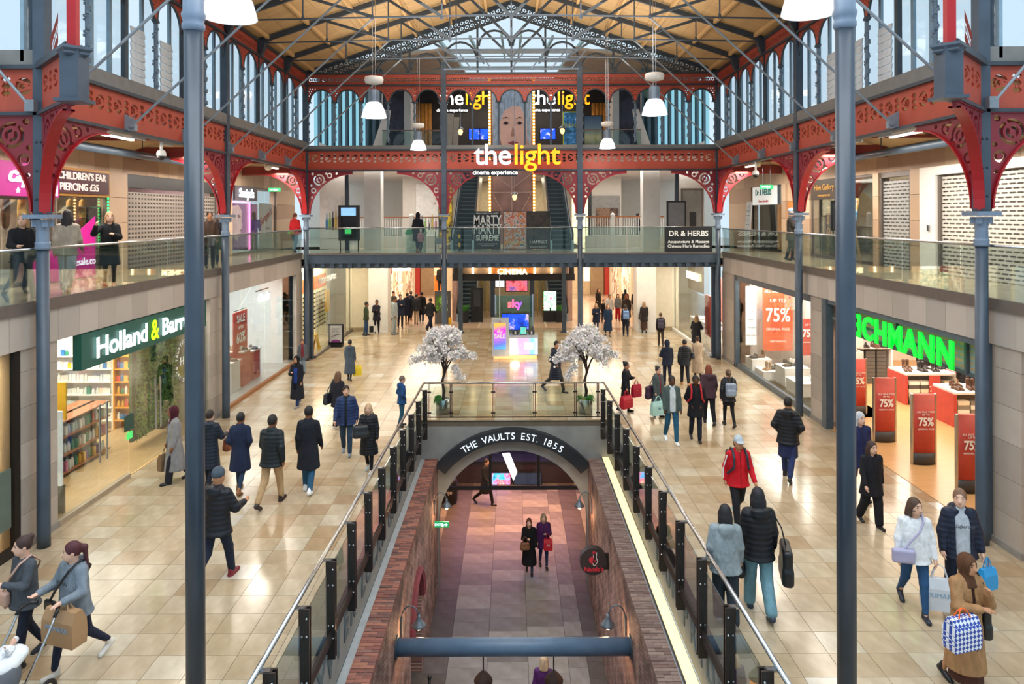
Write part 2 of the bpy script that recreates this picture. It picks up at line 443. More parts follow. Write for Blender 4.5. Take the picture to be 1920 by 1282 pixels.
# ---------------------------------------------------------------- railings round the opening
def side_railing(name, fx, s, label):
 t = thing(name, label, 'railing', (fx(12), 12, 0))
 ya, yb = 5.0, 19.62
 MB().path([(fx(ya), ya, .98), (fx(yb), yb, .98)], .03, 12).build('handrail', m_chrm, t, True)
 ys = [4.95 + 1.167 * k for k in range(13)]
 pm2 = MB().box(-.065, .065, -.05, -.022, -.42, .95).box(-.065, .065, .022, .05, -.42, .95).box(-.02, .02, -.022, .022, -.42, .95).mesh('post', m_brnz)
 bolt = MB().lathe([(.016, 0), (.016, .012), (.008, .018)], n=8).mesh('bolt', m_chrm, True)
 brk = MB().box(-.08, .08, -.035, .035, -.012, .012).mesh('rail_bracket', m_chrm)
 for k, y in enumerate(ys):
  px_ = fx(y) - s * .12
  if y > 19.5: break
  p = inst('post', pm2, t, rel((px_, y, 0), t))
  for z in (.84, .62, .05, -.12):
   inst('bolt', bolt, p, (-s * .035, -.05, z), (R(90), 0, 0))
  inst('rail_bracket', brk, t, rel((px_ + s * .08, y, .945), t))
  if k < len(ys) - 1 and ys[k + 1] < 19.6:
   y2 = ys[k + 1]; x2 = fx(y2) - s * .12
   MB().bar((px_, y + .06, .42), (x2, y2 - .06, .42), .012, .9).build('glass_pane', m_glass, t)
   MB().bar((px_ - s * .01, y + .06, -.09), (x2 - s * .01, y2 - .06, -.09), .03, .15).build('base_rail', m_brnz, t)
 return t
side_railing('railing', xl, -1, 'glass railing with bronze posts along the opening, health shop side')
side_railing('railing', xr, 1, 'glass railing with bronze posts along the opening, shoe shop side')
t = thing('railing', 'short glass railing across the far end of the opening by the blossom trees', 'railing', (0, 19.62, 0))
MB().path([(xl(19.62), 19.62, .98), (xr(19.62), 19.62, .98)], .03, 12).build('handrail', m_chrm, t, True)
xs = [-2.4, -1.77, -.56, .63, 1.8, 2.45]
pm = MB().box(-.035, -.012, -.02, .02, -.35, .95).box(.012, .035, -.02, .02, -.35, .95).mesh('post', m_brnz)
cl = MB().box(-.06, .06, -.015, .015, -.02, .02).mesh('glass_clamp', m_brnz)
for k, x in enumerate(xs):
 p = inst('post', pm, t, rel((x, 19.62, 0), t))
 for z in (.72, .12): inst('glass_clamp', cl, p, (0, 0, z))
 if k < 5: MB().box(x + .05, xs[k + 1] - .05, 19.615, 19.627, .04, .88).build('glass_pane', m_glass, t)
MB().box(-2.5, 2.55, 19.56, 19.66, -.2, .0).build('base_rail', m_brnz, t)
# ---------------------------------------------------------------- arch wall and vaults
ZC, RA = -3.0, 2.12
t = thing('wall_back', 'concrete end wall of the opening with a wide round arch', 'wall', (0, 19.6, VZ), kind='structure')
def farch(u, v):
 inn = np.where(v < ZC, np.abs(u) - RA, np.hypot(u, v - ZC) - RA)
 return -inn
MB().plate(farch, SL, SR, VZ, -.2, 60, 54, lambda u, v, q: (u, 19.62 - q, v), .5).build('concrete_face', m_conc, t)
sg = thing('arch_sign', 'black curved sign reading THE VAULTS EST. 1855 over the arch', 'sign', (0, 19.3, -1))
a0 = R(51)
arc = [(2.79 * sin(a), ZC + 2.79 * cos(a)) for a in np.linspace(-a0, a0, 40)] + [(2.45 * sin(a), ZC + 2.45 * cos(a)) for a in np.linspace(a0, -a0, 40)]
MB().prism(arc, lambda u, v, q: (u, q, v), 19.12, 19.36).build('sign_band', M('anthracite_sign_metal', '#23282e', .5), sg)
m_lit = M('white_lit_letter', '#e4f2fc', .5, emit=1.2, var=.01)
msg = 'THE VAULTS EST. 1855'; wd = {'I': .07, ' ': .13, '.': .08, '1': .1, 'L': .14, 'E': .15, 'T': .155, 'S': .15}
tot = sum(wd.get(c, .175) for c in msg); s_ = -tot / 2
for c in msg:
 wc = wd.get(c, .175); a = (s_ + wc / 2) / 2.62; s_ += wc
 if c != ' ':
  text(c, .27, m_lit, (2.61 * sin(a), 19.10, ZC + 2.61 * cos(a)), (R(90), a, 0), 'letter', sg, .01, -.004)
t = thing('emblem_sign', 'white slanted lit emblem hanging in the vault arch', 'sign', (0, 19.4, -1.2))
em = [(-.26, 0), (-.06, 0), (.2, -.55), (.09, -.82), (-.26, 0)]
em = [(866, 849), (874, 849)]
po = [((x - 960) / F * 19.4, EYE - (y - HZ) / F * 19.4) for x, y in ((940, 850), (954, 849), (968, 884), (961, 900))]
MB().prism(po, lambda u, v, q: (u, q, v), 19.36, 19.42).build('lit_face', M('white_lit_emblem', '#ffffff', .5, emit=2.2, var=.01), t)
MB().prism([(u * 1.0 + (0.012 if u > 0 else -.012), v) for u, v in po], lambda u, v, q: (u, q, v), 19.42, 19.45).build('backing', m_brnz, t)
fv = thing('floor', 'grey stone slab floor of the vaults below', 'floor', (0, 16, VZ), kind='structure')
MB().box(-4.2, 4.2, 5.5, 34, VZ - .2, VZ - .03).build('screed', M('dark_vault_joint', '#3a3634', .9), fv)
m_slab = attr_mat('worn_grey_slab', .38, .35, 2.2, .06, 25)
SCs = [lin(c) for c in ('#8a8684', '#94908e', '#7f7b79', '#9d9995', '#787472')]
sm = []
for c in SCs:
 me = MB().box(0, 1, 0, .594, -.03, 0).mesh('slab', m_slab); tint(me, c); sm.append(me)
edges = [-4.2, -2.35, -1.55, -.62, .35, 1.3, 1.75, 2.4, 4.2]
DK = [lin('#5d5754'), lin('#676160')]; dk = []
for c in DK:
 me = MB().box(0, 1, 0, .594, -.03, 0).mesh('slab', m_slab); tint(me, c); dk.append(me)
for i in range(8):
 y = 10.2 + .2 * (i % 3)
 while y < 30:
  me = random.choice(dk if i in (1, 6) else sm)
  inst('slab', me, fv, rel((edges[i], y, VZ), fv), scale=(edges[i + 1] - edges[i] - .008, 1, 1)); y += .6
# rooms beyond the arch: side walls, ceiling, glazed screen, lit counters
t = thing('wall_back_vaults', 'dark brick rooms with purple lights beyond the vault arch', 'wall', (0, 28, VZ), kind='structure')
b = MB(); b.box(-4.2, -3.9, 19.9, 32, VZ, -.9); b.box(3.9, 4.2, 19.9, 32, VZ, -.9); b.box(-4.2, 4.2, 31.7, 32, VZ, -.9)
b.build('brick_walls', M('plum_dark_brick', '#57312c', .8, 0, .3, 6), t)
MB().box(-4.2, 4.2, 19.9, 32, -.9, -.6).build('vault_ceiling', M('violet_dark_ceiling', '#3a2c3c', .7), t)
b = MB()
for y in (22, 24.5, 27): b.box(-3.9, 3.9, y, y + .3, -1.25, -.9)
b.build('ceiling_ribs', M('plum_ceiling_rib', '#2c2028', .7), t)
for x0, x1, y in ((-3.4, -.9, 24.0), (1.2, 3.6, 24.0), (-2.6, 2.9, 27.5)):
 t2 = thing('violet_light_tube', 'violet glowing tube light under the vault ceiling' if y > 25 else ('violet glowing tube light beyond the arch, by the %s' % ('white food sign' if x0 < 0 else 'opening hours board')), 'light', ((x0 + x1) / 2, y, -1.3), 'violet tube lights of the vaults')
 MB().tube((x0, y, -1.35), (x1, y, -1.35), .03, 8).build('tube', M('violet_neon', '#b68cff', .4, emit=7, var=.02), t2)
 MB().box(x0, x1, y - .03, y + .03, -1.32, -1.25).build('batten', m_black, t2)
lamp('vault_room_light', 'AREA', (0, 24.2, -1.4), 300, (1.0, .48, .22), 6, 4, spread=110)
lamp('vault_violet_light', 'AREA', (0, 28.5, -1.4), 130, (.6, .38, 1.0), 5, 2)
lamp('vault_alley_light', 'AREA', (0, 15.0, -1.4), 45, (.92, .95, 1.0), 2.5, 3)
sc_ = thing('window_1', 'dark framed glass screen hanging in the vault arch', 'window', (0, 20.3, -2.3), kind='structure')
b = MB(); b.box(-2.4, 2.4, 20.27, 20.33, -2.36, -2.26)
for x in (-.67, .76): b.box(x - .04, x + .04, 20.27, 20.33, -2.26, -.9)
b.build('frame', m_black, sc_)
for x0, x1 in ((-2.4, -.71), (-.63, .72), (.8, 2.4)): MB().box(x0, x1, 20.295, 20.305, -2.26, -.9).build('pane', m_shopg, sc_)
def screen(name, label, x0, x1, z0, z1, y, mat, cat='screen', frame=m_black, group=None):
 t = thing(name, label, cat, ((x0 + x1) / 2, y, z0), group)
 MB().box(x0 - .04, x1 + .04, y, y + .07, z0 - .04, z1 + .04).build('casing', frame, t)
 MB().box(x0, x1, y - .012, y, z0, z1).build('display', mat, t)
 return t
screen('menu_screen', 'bright blue and pink picture screen beyond the vault arch', -1.15, -.1, -4.77, -4.33, 26.8, voronoi_print('vault_screen_picture', ['#1a4fd0', '#2fa4e8', '#e03b5a', '#f4e8d8'], 3, 2.0))
screen('menu_screen', 'dark menu board screen with small white lists beyond the vault arch', .05, 1.1, -4.77, -4.33, 26.8, M('dark_blue_menu', '#26344c', .4, emit=.6))
t = thing('counter', 'long low lit bar counter beyond the vault arch', 'counter', (0, 27, VZ))
MB().box(-3.2, 3.2, 27.0, 27.7, VZ, -4.0).build('front', M('warm_timber_counter', '#3a2c34', .5), t)
MB().box(-3.3, 3.3, 26.95, 27.8, -4.0, -3.93).build('top', m_black, t)
# pipe beam across the opening
t = thing('pipe_beam', 'thick blue-grey round steel beam spanning the opening', 'beam', (0, 12.4, -2.04))
MB().tube((-2.13, 12.4, -2.04), (2.13, 12.4, -2.04), .15, 24).build('pipe', M('blue_pipe_paint', '#5a728a', .4), t, True)
for s in (-1, 1): MB().tube((s * 2.13, 12.4, -2.04), (s * 2.10, 12.4, -2.04), .2, 24).build('end_flange', m_dark, t)
# swan-neck wall lamps
m_zinc = M('grey_zinc_shade', '#6b747c', .4, .6, .1)
m_bulb = M('warm_glass_bulb', '#ffd9a0', .4, emit=14, var=.02)
def swan_lamp(s, y, z, label):
 x = s * 2.12
 t = thing('wall_lamp', label, 'lamp', (x, y, z), 'swan-neck wall lamps of the vaults')
 MB().box(min(x, x - s * .03), max(x, x - s * .03), y - .06, y + .06, z - .25, z + .1).build('back_plate', m_zinc, t)
 pts = [(x - s * (.02 + .16 * (1 - cos(a))), y, z + .1 + .16 * sin(a) * 1.4) for a in np.linspace(0, pi, 9)]
 MB().path(pts, .014, 6).build('swan_neck', m_zinc, t, True)
 q = pts[-1]
 MB().lathe([(.03, .06), (.035, 0), (.07, -.06), (.13, -.13), (.14, -.15), (.12, -.14)], q, 16).build('shade', m_zinc, t, True)
 MB().lathe([(.02, -.12), (.045, -.17), (.035, -.22), (.005, -.24)], q, 10).build('bulb', m_bulb, t, True)
 lamp('wall_lamp_light', 'POINT', (q[0], q[1], q[2] - .3), 16, (1, .6, .3), .05)
for s, nm in ((-1, 'on the red brick side'), (1, 'on the grey brick side')):
 swan_lamp(s, 18.3, -1.95, 'swan-neck wall lamp close to the vault arch, ' + nm)
 swan_lamp(s, 12.85, -1.87, 'swan-neck wall lamp just beyond the pipe beam, ' + nm)
# hanging iron lanterns
for x, nm in ((-.55, 'without anyone below'), (.73, 'above the fair-haired person')):
 t = thing('hanging_lantern', 'domed iron lantern hanging from the pipe beam, ' + nm, 'lantern', (x, 12.4, -2.7), 'iron lanterns under the pipe beam')
 MB().path([(x, 12.4, -2.19), (x, 12.4, -2.48)], .012, 6).build('chain', m_black, t)
 MB().lathe([(.02, .1), (.06, .08), (.13, .0), (.17, -.06), (.17, -.09)], (x, 12.4, -2.58), 14).build('dome', M('rusty_dark_iron', '#3b2a24', .7, .4, .3), t, True)
 MB().lathe([(.14, -.09), (.15, -.28), (.09, -.38)], (x, 12.4, -2.58), 14).build('lantern_glass', M('amber_lantern_glass', '#d98a3a', .4, emit=.7), t, True)
# round restaurant sign with a rooster emblem
t = thing('round_sign', 'round dark hanging sign with a red and black rooster on the brick wall', 'sign', (1.78, 15.2, -1.9))
MB().tube((1.78, 15.15, -1.9), (1.78, 15.31, -1.9), .30, 28).build('disc', M('dark_brown_sign', '#2a2224', .5), t)
MB().box(1.95, 2.13, 15.2, 15.26, -2.1, -1.75).build('wall_bracket', m_brnz, t)
m_rr = M('red_sign_print', '#c42838', .5)
def disc(b, x, z, r, y, n=14): b.prism([(x + r * cos(2 * pi * k / n), z + r * sin(2 * pi * k / n)) for k in range(n)], lambda u, v, q: (u, q, v), y, y + .01); return b
b = MB(); disc(b, 1.75, -1.86, .07, 15.135); disc(b, 1.80, -1.72, .035, 15.135); disc(b, 1.78, -1.69, .022, 15.135); disc(b, 1.815, -1.685, .02, 15.135); b.build('rooster_comb_and_tail', m_rr, t)
b = MB(); b.prism([(1.775, -1.685), (1.86, -1.69), (1.85, -1.8), (1.885, -1.88), (1.83, -1.985), (1.775, -1.98), (1.735, -1.88), (1.77, -1.80)], lambda u, v, q: (u, q, v), 15.137, 15.142); b.build('rooster_outline', M('pale_sign_print', '#d8d0c8', .6), t)
b = MB(); b.prism([(1.78, -1.70), (1.82, -1.72), (1.84, -1.70), (1.83, -1.80), (1.86, -1.88), (1.82, -1.96), (1.79, -1.96), (1.76, -1.88), (1.79, -1.80)], lambda u, v, q: (u, q, v), 15.128, 15.136); b.build('rooster_body', m_black, t)
disc(MB(), 1.815, -1.87, .022, 15.12).build('rooster_heart', m_rr, t)
text("Nando's", .13, m_rr, (1.78, 15.13, -2.06), FRONT, 'lettering', t, .006, .003, shear=.2)
t = thing('round_sign', 'dark barrel-shaped sign with pale lettering inside the vault arch', 'sign', (-2.35, 25.2, VZ))
MB().lathe([(.26, .0), (.3, .1), (.32, .45), (.3, .8), (.26, .9)], (-2.35, 25.2, VZ), 18).build('barrel', m_black, t, True)
text('rijo', .2, M('pale_sign_print', '#d8d0c8', .6), (-2.35, 24.86, VZ + .5), FRONT, 'lettering', t, .004)
# emergency exit sign on the brick wall and black posts by the arched doorway
def exit_sign(x, y, z, rot, label, hang=None, w=.38):
 t = thing('exit_sign', label, 'sign', (x, y, z))
 mx = Matrix.Rotation(rot, 3, 'Z')
 MB().cbox((x, y, z), w, .03, .15, mx).build('panel', M('exit_green', '#159a55', .5, emit=.6, var=.03), t)
 d = mx @ Vector((0, -1, 0)) * .02
 text('EXIT', .09, m_lit, Vector((x, y, z)) + d + mx @ Vector((-.10, 0, 0)), (R(90), 0, rot), 'lettering', t, .002)
 b = MB(); a = mx @ Vector((1, 0, 0))
 def q(u, v, k): return Vector((x, y, z)) + d * (1 + k) + a * u + Vector((0, 0, v))
 b.prism([(.06, .015), (.11, .015), (.11, .045), (.16, 0), (.11, -.045), (.11, -.015), (.06, -.015)], lambda u, v, k: q(u, v, k), -.1, .1)
 b.prism([(.0, -.055), (.015, -.055), (.03, .0), (.045, -.055), (.055, -.05), (.04, .03), (.02, .05), (.0, .02)], lambda u, v, k: q(u, v, k), -.1, .1)
 b.build('arrow_and_figure', m_lit, t)
 if hang:
  b = MB()
  for u in (-.14, .14): b.tube(q(u, .07, -1), q(u, .07 + hang, -1), .006, 5)
  b.build('hanger_rods', m_dark, t)
exit_sign(-1.88, 18.0, -2.35, 0, 'green emergency exit sign on the brick wall near the vault arch')
for k, (x, y) in enumerate(((-1.75, 14.2), (-1.72, 12.9), (-1.72, 12.4))):
 t = thing('barrier_post', ('black barrier post with round foot by the arched doorway', 'black barrier post with round foot beyond the pipe beam', 'black barrier post with round foot right under the pipe beam')[k], 'post', (x, y, VZ), 'barrier posts in the vaults')
 MB().lathe([(.2, 0), (.2, .02), (.05, .05)], (x, y, VZ), 18).build('foot', m_black, t, True)
 MB().tube((x, y, VZ + .04), (x, y, VZ + .98), .03, 10).build('pole', m_black, t, True)
 MB().lathe([(.04, .96), (.045, 1.0), (.02, 1.03)], (x, y, VZ), 10).build('cap', m_black, t, True)
# ================================================================ iron arcades, clerestory and roof
CZ = 5.85; BZ0, BZ1 = 7.6, 8.4; CB = 8.72; SPZ = 10.35; UG0, UG1 = 11.0, 11.45
def ring(u, v, cu, cv, r, t): return np.abs(np.hypot(u - cu, v - cv) - r) - t
def bracket_f(u, v):
 e = 1 - np.sqrt(((u - 1.8) / 1.70) ** 2 + (v / 1.6) ** 2)
 d = np.maximum(e, -1.)
 holes = [ring(u, v, .46, 1.38, .20, .034), ring(u, v, .46, 1.38, .085, .03), ring(u, v, .88, 1.55, .085, .026),
    ring(u, v, .24, .95, .085, .026), np.hypot(u - 1.16, v - 1.63) - .05, np.hypot(u - .70, v - 1.30) - .05, np.hypot(u - .17, v - .68) - .045,
    np.hypot(u - .74, v - 1.63) - .05, np.hypot(u - .2, v - 1.62) - .06, np.hypot(u - .15, v - 1.16) - .05]
 for h in holes:
  # small bridges keep the scrolls attached
  h = np.maximum(h, .022 - np.abs(u - .46 + (v - 1.38) * .6))
  d = np.maximum(d, -h)
 return d
me_brk = MB().plate(bracket_f, .0, 1.8, 0, 1.75, 64, 62, lambda u, v, q: (u, q, v), .06).mesh('bracket_web', m_crim)
m_brt = M('bright_red_flange', '#a4161f', .4, 0, .08, 3)
b = MB(); pts = [(1.8 - 1.70 * cos(a), 1.6 * sin(a)) for a in np.linspace(0.02, pi / 2, 16)]
for i in range(15):
 (u0, v0), (u1, v1) = pts[i], pts[i + 1]
 b.bar((u0 - .012, 0, v0), (u1, 0, v1 + .002), .17, .03, up=(0, 0, 1) if i > 7 else (1, 0, 0))
b2 = MB()
n = 16; vs = []; fs = []
for (u, v) in pts:
 du, dv = (u - 1.8) / 1.7, v / 1.6; L_ = sqrt(du * du + dv * dv); nu_, nv_ = du / L_, dv / L_
 for w_ in (-.085, .085):
  vs.append((u, w_, v)); vs.append((u + nu_ * .03, w_, v + nv_ * .03))
for i in range(15):
 a = i * 4; c = a + 4
 fs += [(a, a + 2, c + 2, c), (a + 1, c + 1, c + 3, a + 3), (a, c, c + 1, a + 1), (a + 2, a + 3, c + 3, c + 2)]
me_flg = MB().add(vs, fs).mesh('bracket_flange', m_brt)
me_top = MB().box(0, 1.82, -.06, .06, 1.70, 1.76).mesh('bracket_top', m_crim)
def fret_f(u, v, hw=.28, zc=.47):
 d = np.full_like(u, -1.)
 y = v - zc
 r = np.hypot(u, y)
 holes = [np.maximum(np.abs(r - .115) - .034, .03 - np.hypot(u - .115, y + .02)), np.maximum(np.hypot(u + .02, y) - .05, -(np.hypot(u - .012, y - .012) - .022)),
    np.abs(u - hw) + np.abs(y) * .8 - .055, np.abs(u + hw) + np.abs(y) * .8 - .055,
    np.abs(u - hw) + np.abs(y - .125) - .06, np.abs(u + hw) + np.abs(y - .125) - .06, np.abs(u - hw) + np.abs(y + .125) - .06, np.abs(u + hw) + np.abs(y + .125) - .06]
 holes[0] = np.maximum(holes[0], .015 - np.abs(np.abs(y) - .07 + u * .3))
 for h in holes: d = np.maximum(d, -h)
 return d
me_fret = MB().plate(fret_f, -.31, .31, 0, .76, 40, 48, lambda u, v, q: (u, q, v), .05).mesh('fret_panel', m_red)
def fret2_f(u, v):
 d = np.full_like(u, -1.)
 y = v - .21
 for cu in (-.2, 0, .2):
  d = np.maximum(d, -ring(u, y, cu, 0, .06, .018)); d = np.maximum(d, -(np.hypot(u - cu - .1, y - .05) - .024)); d = np.maximum(d, -(np.hypot(u - cu - .1, y + .05) - .024))
 return d
me_fret2 = MB().plate(fret2_f, -.31, .31, 0, .42, 40, 28, lambda u, v, q: (u, q, v), .05).mesh('fret_panel', m_red)
def spandrel(wd):
 r = wd / 2 - .07
 def f(u, v):
  d = -(np.where(v < 0, np.abs(u) - r, np.hypot(u, v * .95) - r))
  g = .1
  for k in range(-6, 7):
   for j in range(0, 8):
    cu, cv = k * g + (j % 2) * g / 2, .06 + j * g * .9
    if cv < .6 and abs(cu) < wd / 2 - .02 and sqrt(cu * cu + cv * cv * .9) > r + .055: d = np.maximum(d, -(np.hypot(u - cu, v - cv) - .027))
  return d
 web = MB().plate(f, -wd / 2, wd / 2, 0, .66, 44, 30, lambda u, v, q: (u, q, v), .04).mesh('arch_spandrel', m_red)
 pts = [(r * cos(a), 0, r * sin(a) / .95) for a in np.linspace(0, pi, 13)]
 rg = MB().path(pts, .035, 6).mesh('arch_rib', m_dark, True)
 return web, rg
def colonnette():
 b = MB().tube((0, 0, CB), (0, 0, SPZ), .038, 8)
 # twisted shaft: beads set in a spiral
 for k in range(22):
  z = CB + .1 + k * (SPZ - CB - .25) / 22; a = k * 1.2
  b.cbox((.035 * cos(a), .035 * sin(a), z), .06, .06, .05, Matrix.Rotation(a, 3, 'Z'))
 return b.mesh('colonnette', M('backlight_lifted_iron', '#5c6e7e', .4))  # iron colour lightened to make up for the backlight of the windows
me_col = colonnette()
me_cap = MB().lathe([(.04, 0), (.08, .06), (.085, .09), (.05, .12)], (0, 0, SPZ - .1), 8).box(-.13, .13, -.035, .035, SPZ - .05, SPZ - .01).mesh('colonnette_cap', m_steel)
def girder(name, label, a, bb, nf, group=None, low=True):
 """pierced red girder between two columns, from a to bb (plan points)"""
 a = Vector((*a, 0)); bb = Vector((*bb, 0)); d = bb - a; L_ = d.length; rz = atan2(d.y, d.x)
 z0, z1 = (BZ0, BZ1) if low else (UG0, UG1)
 t = thing(name, label, 'girder', (a.x, a.y, z0), group, rz=rz)
 me = me_fret if low else me_fret2
 w = L_ / nf
 for k in range(nf): inst('fret_panel', me, t, ((k + .5) * w, 0, .02), scale=(w / .62, 1, 1))
 MB().box(0, L_, -.11, .11, z1 - z0 - .02, z1 - z0 + .05).build('top_flange', m_dark, t, local=True)
 MB().box(0, L_, -.10, .10, -.03, .03).build('bottom_flange', m_dark, t, local=True)
 return t
me_bolt = MB().lathe([(.02, 0), (.02, .015), (.01, .022)], n=8).mesh('bolt', m_dark, True)
def iron_column(x, y, label, dirs, top=UG1 + .1, base=0.):
 t = thing('iron_column', label, 'column', (x, y, base))
 z = -base
 MB().lathe([(.106, base), (.106, base + .3), (.10, 5.28)], (x, y, 0), 20).build('shaft', m_steel, t, True)
 MB().lathe([(.12, 5.22), (.125, 5.26), (.115, 5.30), (.125, 5.33), (.11, 5.36)], (x, y, 0), 20).build('neck_ring', M('pale_blue_iron', '#74859a', .4), t, True)
 cp = MB().lathe([(.105, 5.36), (.10, 5.55), (.12, 5.66), (.15, 5.74)], (x, y, 0), 8).build('capital', M('pale_blue_iron'), t)
 for a in (0, 90, 180, 270):
  MB().cbox((x + .12 * cos(R(a + 45)), y + .12 * sin(R(a + 45)), 5.68), .09, .09, .12, Matrix.Rotation(R(a + 45), 3, 'Z')).build('capital_leaf', M('pale_blue_iron'), cp, local=False)
 MB().cbox((x, y, 5.80), .42, .42, .07).build('abacus', M('pale_blue_iron'), t)
 MB().cbox((x, y, (5.83 + top) / 2), .2, .2, top - 5.83).build('upper_post', m_steel, t)
 for (dx, dy) in dirs:
  a = atan2(dy, dx)
  o = inst('bracket', me_brk, t, (0.07 * dx, .07 * dy, CZ - base), (0, 0, a))
  inst('bracket_flange', me_flg, o); inst('bracket_top', me_top, o)
 for zz in (6.1, 6.6, 7.1):
  for u in (-.04, .04): inst('bolt', me_bolt, t, (u, -.1, zz - base), (R(90), 0, 0))
 return t
side_nm = {-1: 'health shop side', 1: 'shoe shop side'}
for s in (-1, 1):
 iron_column(s * XC, Y1, 'blue-grey iron column with red brackets, closest to camera on the ' + side_nm[s], [(0, 1), (s, 0), (-s * .707, -.707)])
 iron_column(s * XC, Y2, 'blue-grey iron column with red brackets, midway along the ' + side_nm[s], [(0, 1), (0, -1), (s, 0)])
 iron_column(s * XC, Y3, 'blue-grey corner iron column under the far arcade, ' + side_nm[s], [(0, -1), (-s, 0), (s, 0)])
 iron_column(s * 2.72, Y3, 'blue-grey iron column of the far arcade beside the %s escalator' % ('ascending' if s < 0 else 'descending'), [(1, 0), (-1, 0)], top=11.9)
 # the steel stanchion standing just behind each far column
 for x, nm in ((s * (XC - .05), 'far corner'), (s * 2.55, 'escalator')):
  t = thing('steel_post', 'square dark steel post under the far gallery at the %s column, %s' % (nm, side_nm[s]), 'post', (x, Y3 + (.4 if nm[0] == 'f' else 6.4), 0))
  y_ = t.location.y
  MB().box(x - .1, x + .1, y_ - .1, y_ + .1, 0, 3.75).build('shaft', m_steel, t); MB().box(x - .17, x + .17, y_ - .17, y_ + .17, 0, .03).build('base_plate', m_dark, t)
 for k, (ya, yb) in enumerate(((Y1, Y2), (Y2, Y3))):
  nm = ('near', 'far')[k]
  girder('iron_girder', 'pierced orange-red girder over the %s bay of the %s gallery' % (nm, side_nm[s]), (s * XC, ya + .1), (s * XC, yb - .1), 12)
  girder('iron_girder', 'upper orange-red girder above the windows of the %s bay, %s' % (nm, side_nm[s]), (s * XC, ya + .1), (s * XC, yb - .1), 12, low=False)
  # clerestory windows of the bay
  L_ = yb - ya; n = 6; wd = L_ / n
  t = thing('window_%d' % (2 + k + (2 if s > 0 else 0)), 'row of tall arched windows above the %s bay, %s' % (nm, side_nm[s]), 'window', (s * XC, ya, CB), kind='structure')
  MB().bar((s * (XC - .03), ya + .1, (BZ1 + CB) / 2 + .03), (s * (XC - .03), yb - .1, (BZ1 + CB) / 2 + .03), .12, CB - BZ1 - .05).build('sill', M('grey_lead_sill', '#767573', .55), t)
  web, rg = spandrel(wd)
  for i in range(n + 1):
   yy = ya + i * wd
   if i % 2 == 0:
    if 0 < i < n: MB().box(s * XC - .05, s * XC + .05, yy - .05, yy + .05, CB - .3, UG0 + .3).build('stanchion', m_dark, t)
   else:
    o = inst('colonnette', me_col, t, (0, i * wd, -CB)); inst('colonnette_cap', me_cap, o, (0, 0, 0), (0, 0, R(90)))
   if i < n:
    o = inst('arch_spandrel', web, t, (0, (i + .5) * wd, SPZ - CB), (0, 0, R(90))); inst('arch_rib', rg, o)
  # outer glazing: tall mullions and panes, some bays shut with white louvre boards
  xg = s * (XC + .32); nm_ = 12; wg = L_ / nm_
  for i in range(k, nm_ + 1):
   MB().box(xg - .03, xg + .03, ya + i * wg - .05, ya + i * wg + .05, CB - .2, 11.3).build('mullion', M('backlight_lifted_mullion', '#7f9aab', .4), t)  # mullion colour lifted so the bars do not go black against the panes
  for i in range(nm_):
   if k == 0 and i in (5, 7, 9):
    sl = MB().bar((xg, ya + i * wg + .04, 0), (xg, ya + (i + 1) * wg - .04, 0), .03, .17).mesh('louvre_board', M('white_louvre_board', '#d6dde3', .6))
    for j in range(14): inst('louvre_board', sl, t, Vector((0, 0, CB + .1 + j * .18)) - Vector((s * XC, ya, CB)), (0, R(8) * s, 0))
   else:
    MB().box(xg - .01, xg + .01, ya + i * wg + .045, ya + (i + 1) * wg - .045, CB - .2, 11.3).build('pane', glass('clerestory_glass', '#fafdff', .16, .05), t)
 # end of the nave wall: transept girder, window and corner pendant
 girder('iron_girder', 'pierced orange-red girder running outward from the closest column, ' + side_nm[s], (s * XC if s > 0 else -XC - 3.1, Y1), (XC + 3.1 if s > 0 else -XC, Y1), 5)
 t = thing('window_%d' % (6 if s < 0 else 7), 'tall bright window above the closest column, ' + side_nm[s], 'window', (s * (XC + 1.5), Y1 + .3, CB), kind='structure')
 x0, x1 = sorted((s * (XC + .1), s * (XC + 3.1)))
 MB().box(x0, x1, Y1 - .05, Y1 + .1, BZ1 + .05, CB).build('sill', M('grey_lead_sill'), t)
 for xx in (.35, 1.75, 3.0):
  MB().box(s * (XC + xx) - .07, s * (XC + xx) + .07, Y1 + .2, Y1 + .36, CB, 11.4).build('mullion', m_steel, t)
 MB().box(x0, x1, Y1 + .27, Y1 + .29, CB, 11.4).build('pane', MATS['clerestory_glass'], t)
 xp, yp = s * 6.72, 10.5
 t = thing('corner_pendant', 'square iron pendant box on a diagonal girder at the closest column, ' + side_nm[s], 'pendant', (xp, yp, BZ0))
 MB().box(xp - .14, xp + .14, yp - .14, yp + .14, BZ0, BZ1 - .05).build('box', m_steel, t)
 MB().lathe([(.2, 0), (.24, .03), (.24, .06), (.29, .1), (.29, .14)], (xp, yp, BZ1 - .15), 4).build('cap', m_steel, t)
 MB().box(xp - .2, xp + .2, yp - .2, yp + .2, BZ0 - .05, BZ0).build('base_plate', m_steel, t)
 MB().box(xp - .07 + s * .02, xp + .07 + s * .02, yp - .05, yp + .05, BZ1, 11.6).build('red_strut', m_brt, t)
 d = girder('iron_girder', 'short diagonal pierced girder between the closest column and its pendant, ' + side_nm[s], *(((-XC, Y1), (xp, yp)) if s < 0 else ((xp, yp), (XC, Y1))), 3)
 MB().bar((s * XC, Y1, BZ1 + .08), (xp + s * .1, yp + .1, BZ1 + .08), .2, .05).build('sloped_cap', m_dark, t)
 MB().plate(fret2_f, -.31, .31, 0, .42, 30, 20, lambda u, v, q: (s * (XC - .55) - s * u * .9 * .7, Y1 - .5 - u * .9 * .7, BZ1 + .12 + v * 1.2 + u * .5), .04).build('raked_fret', m_red, t)
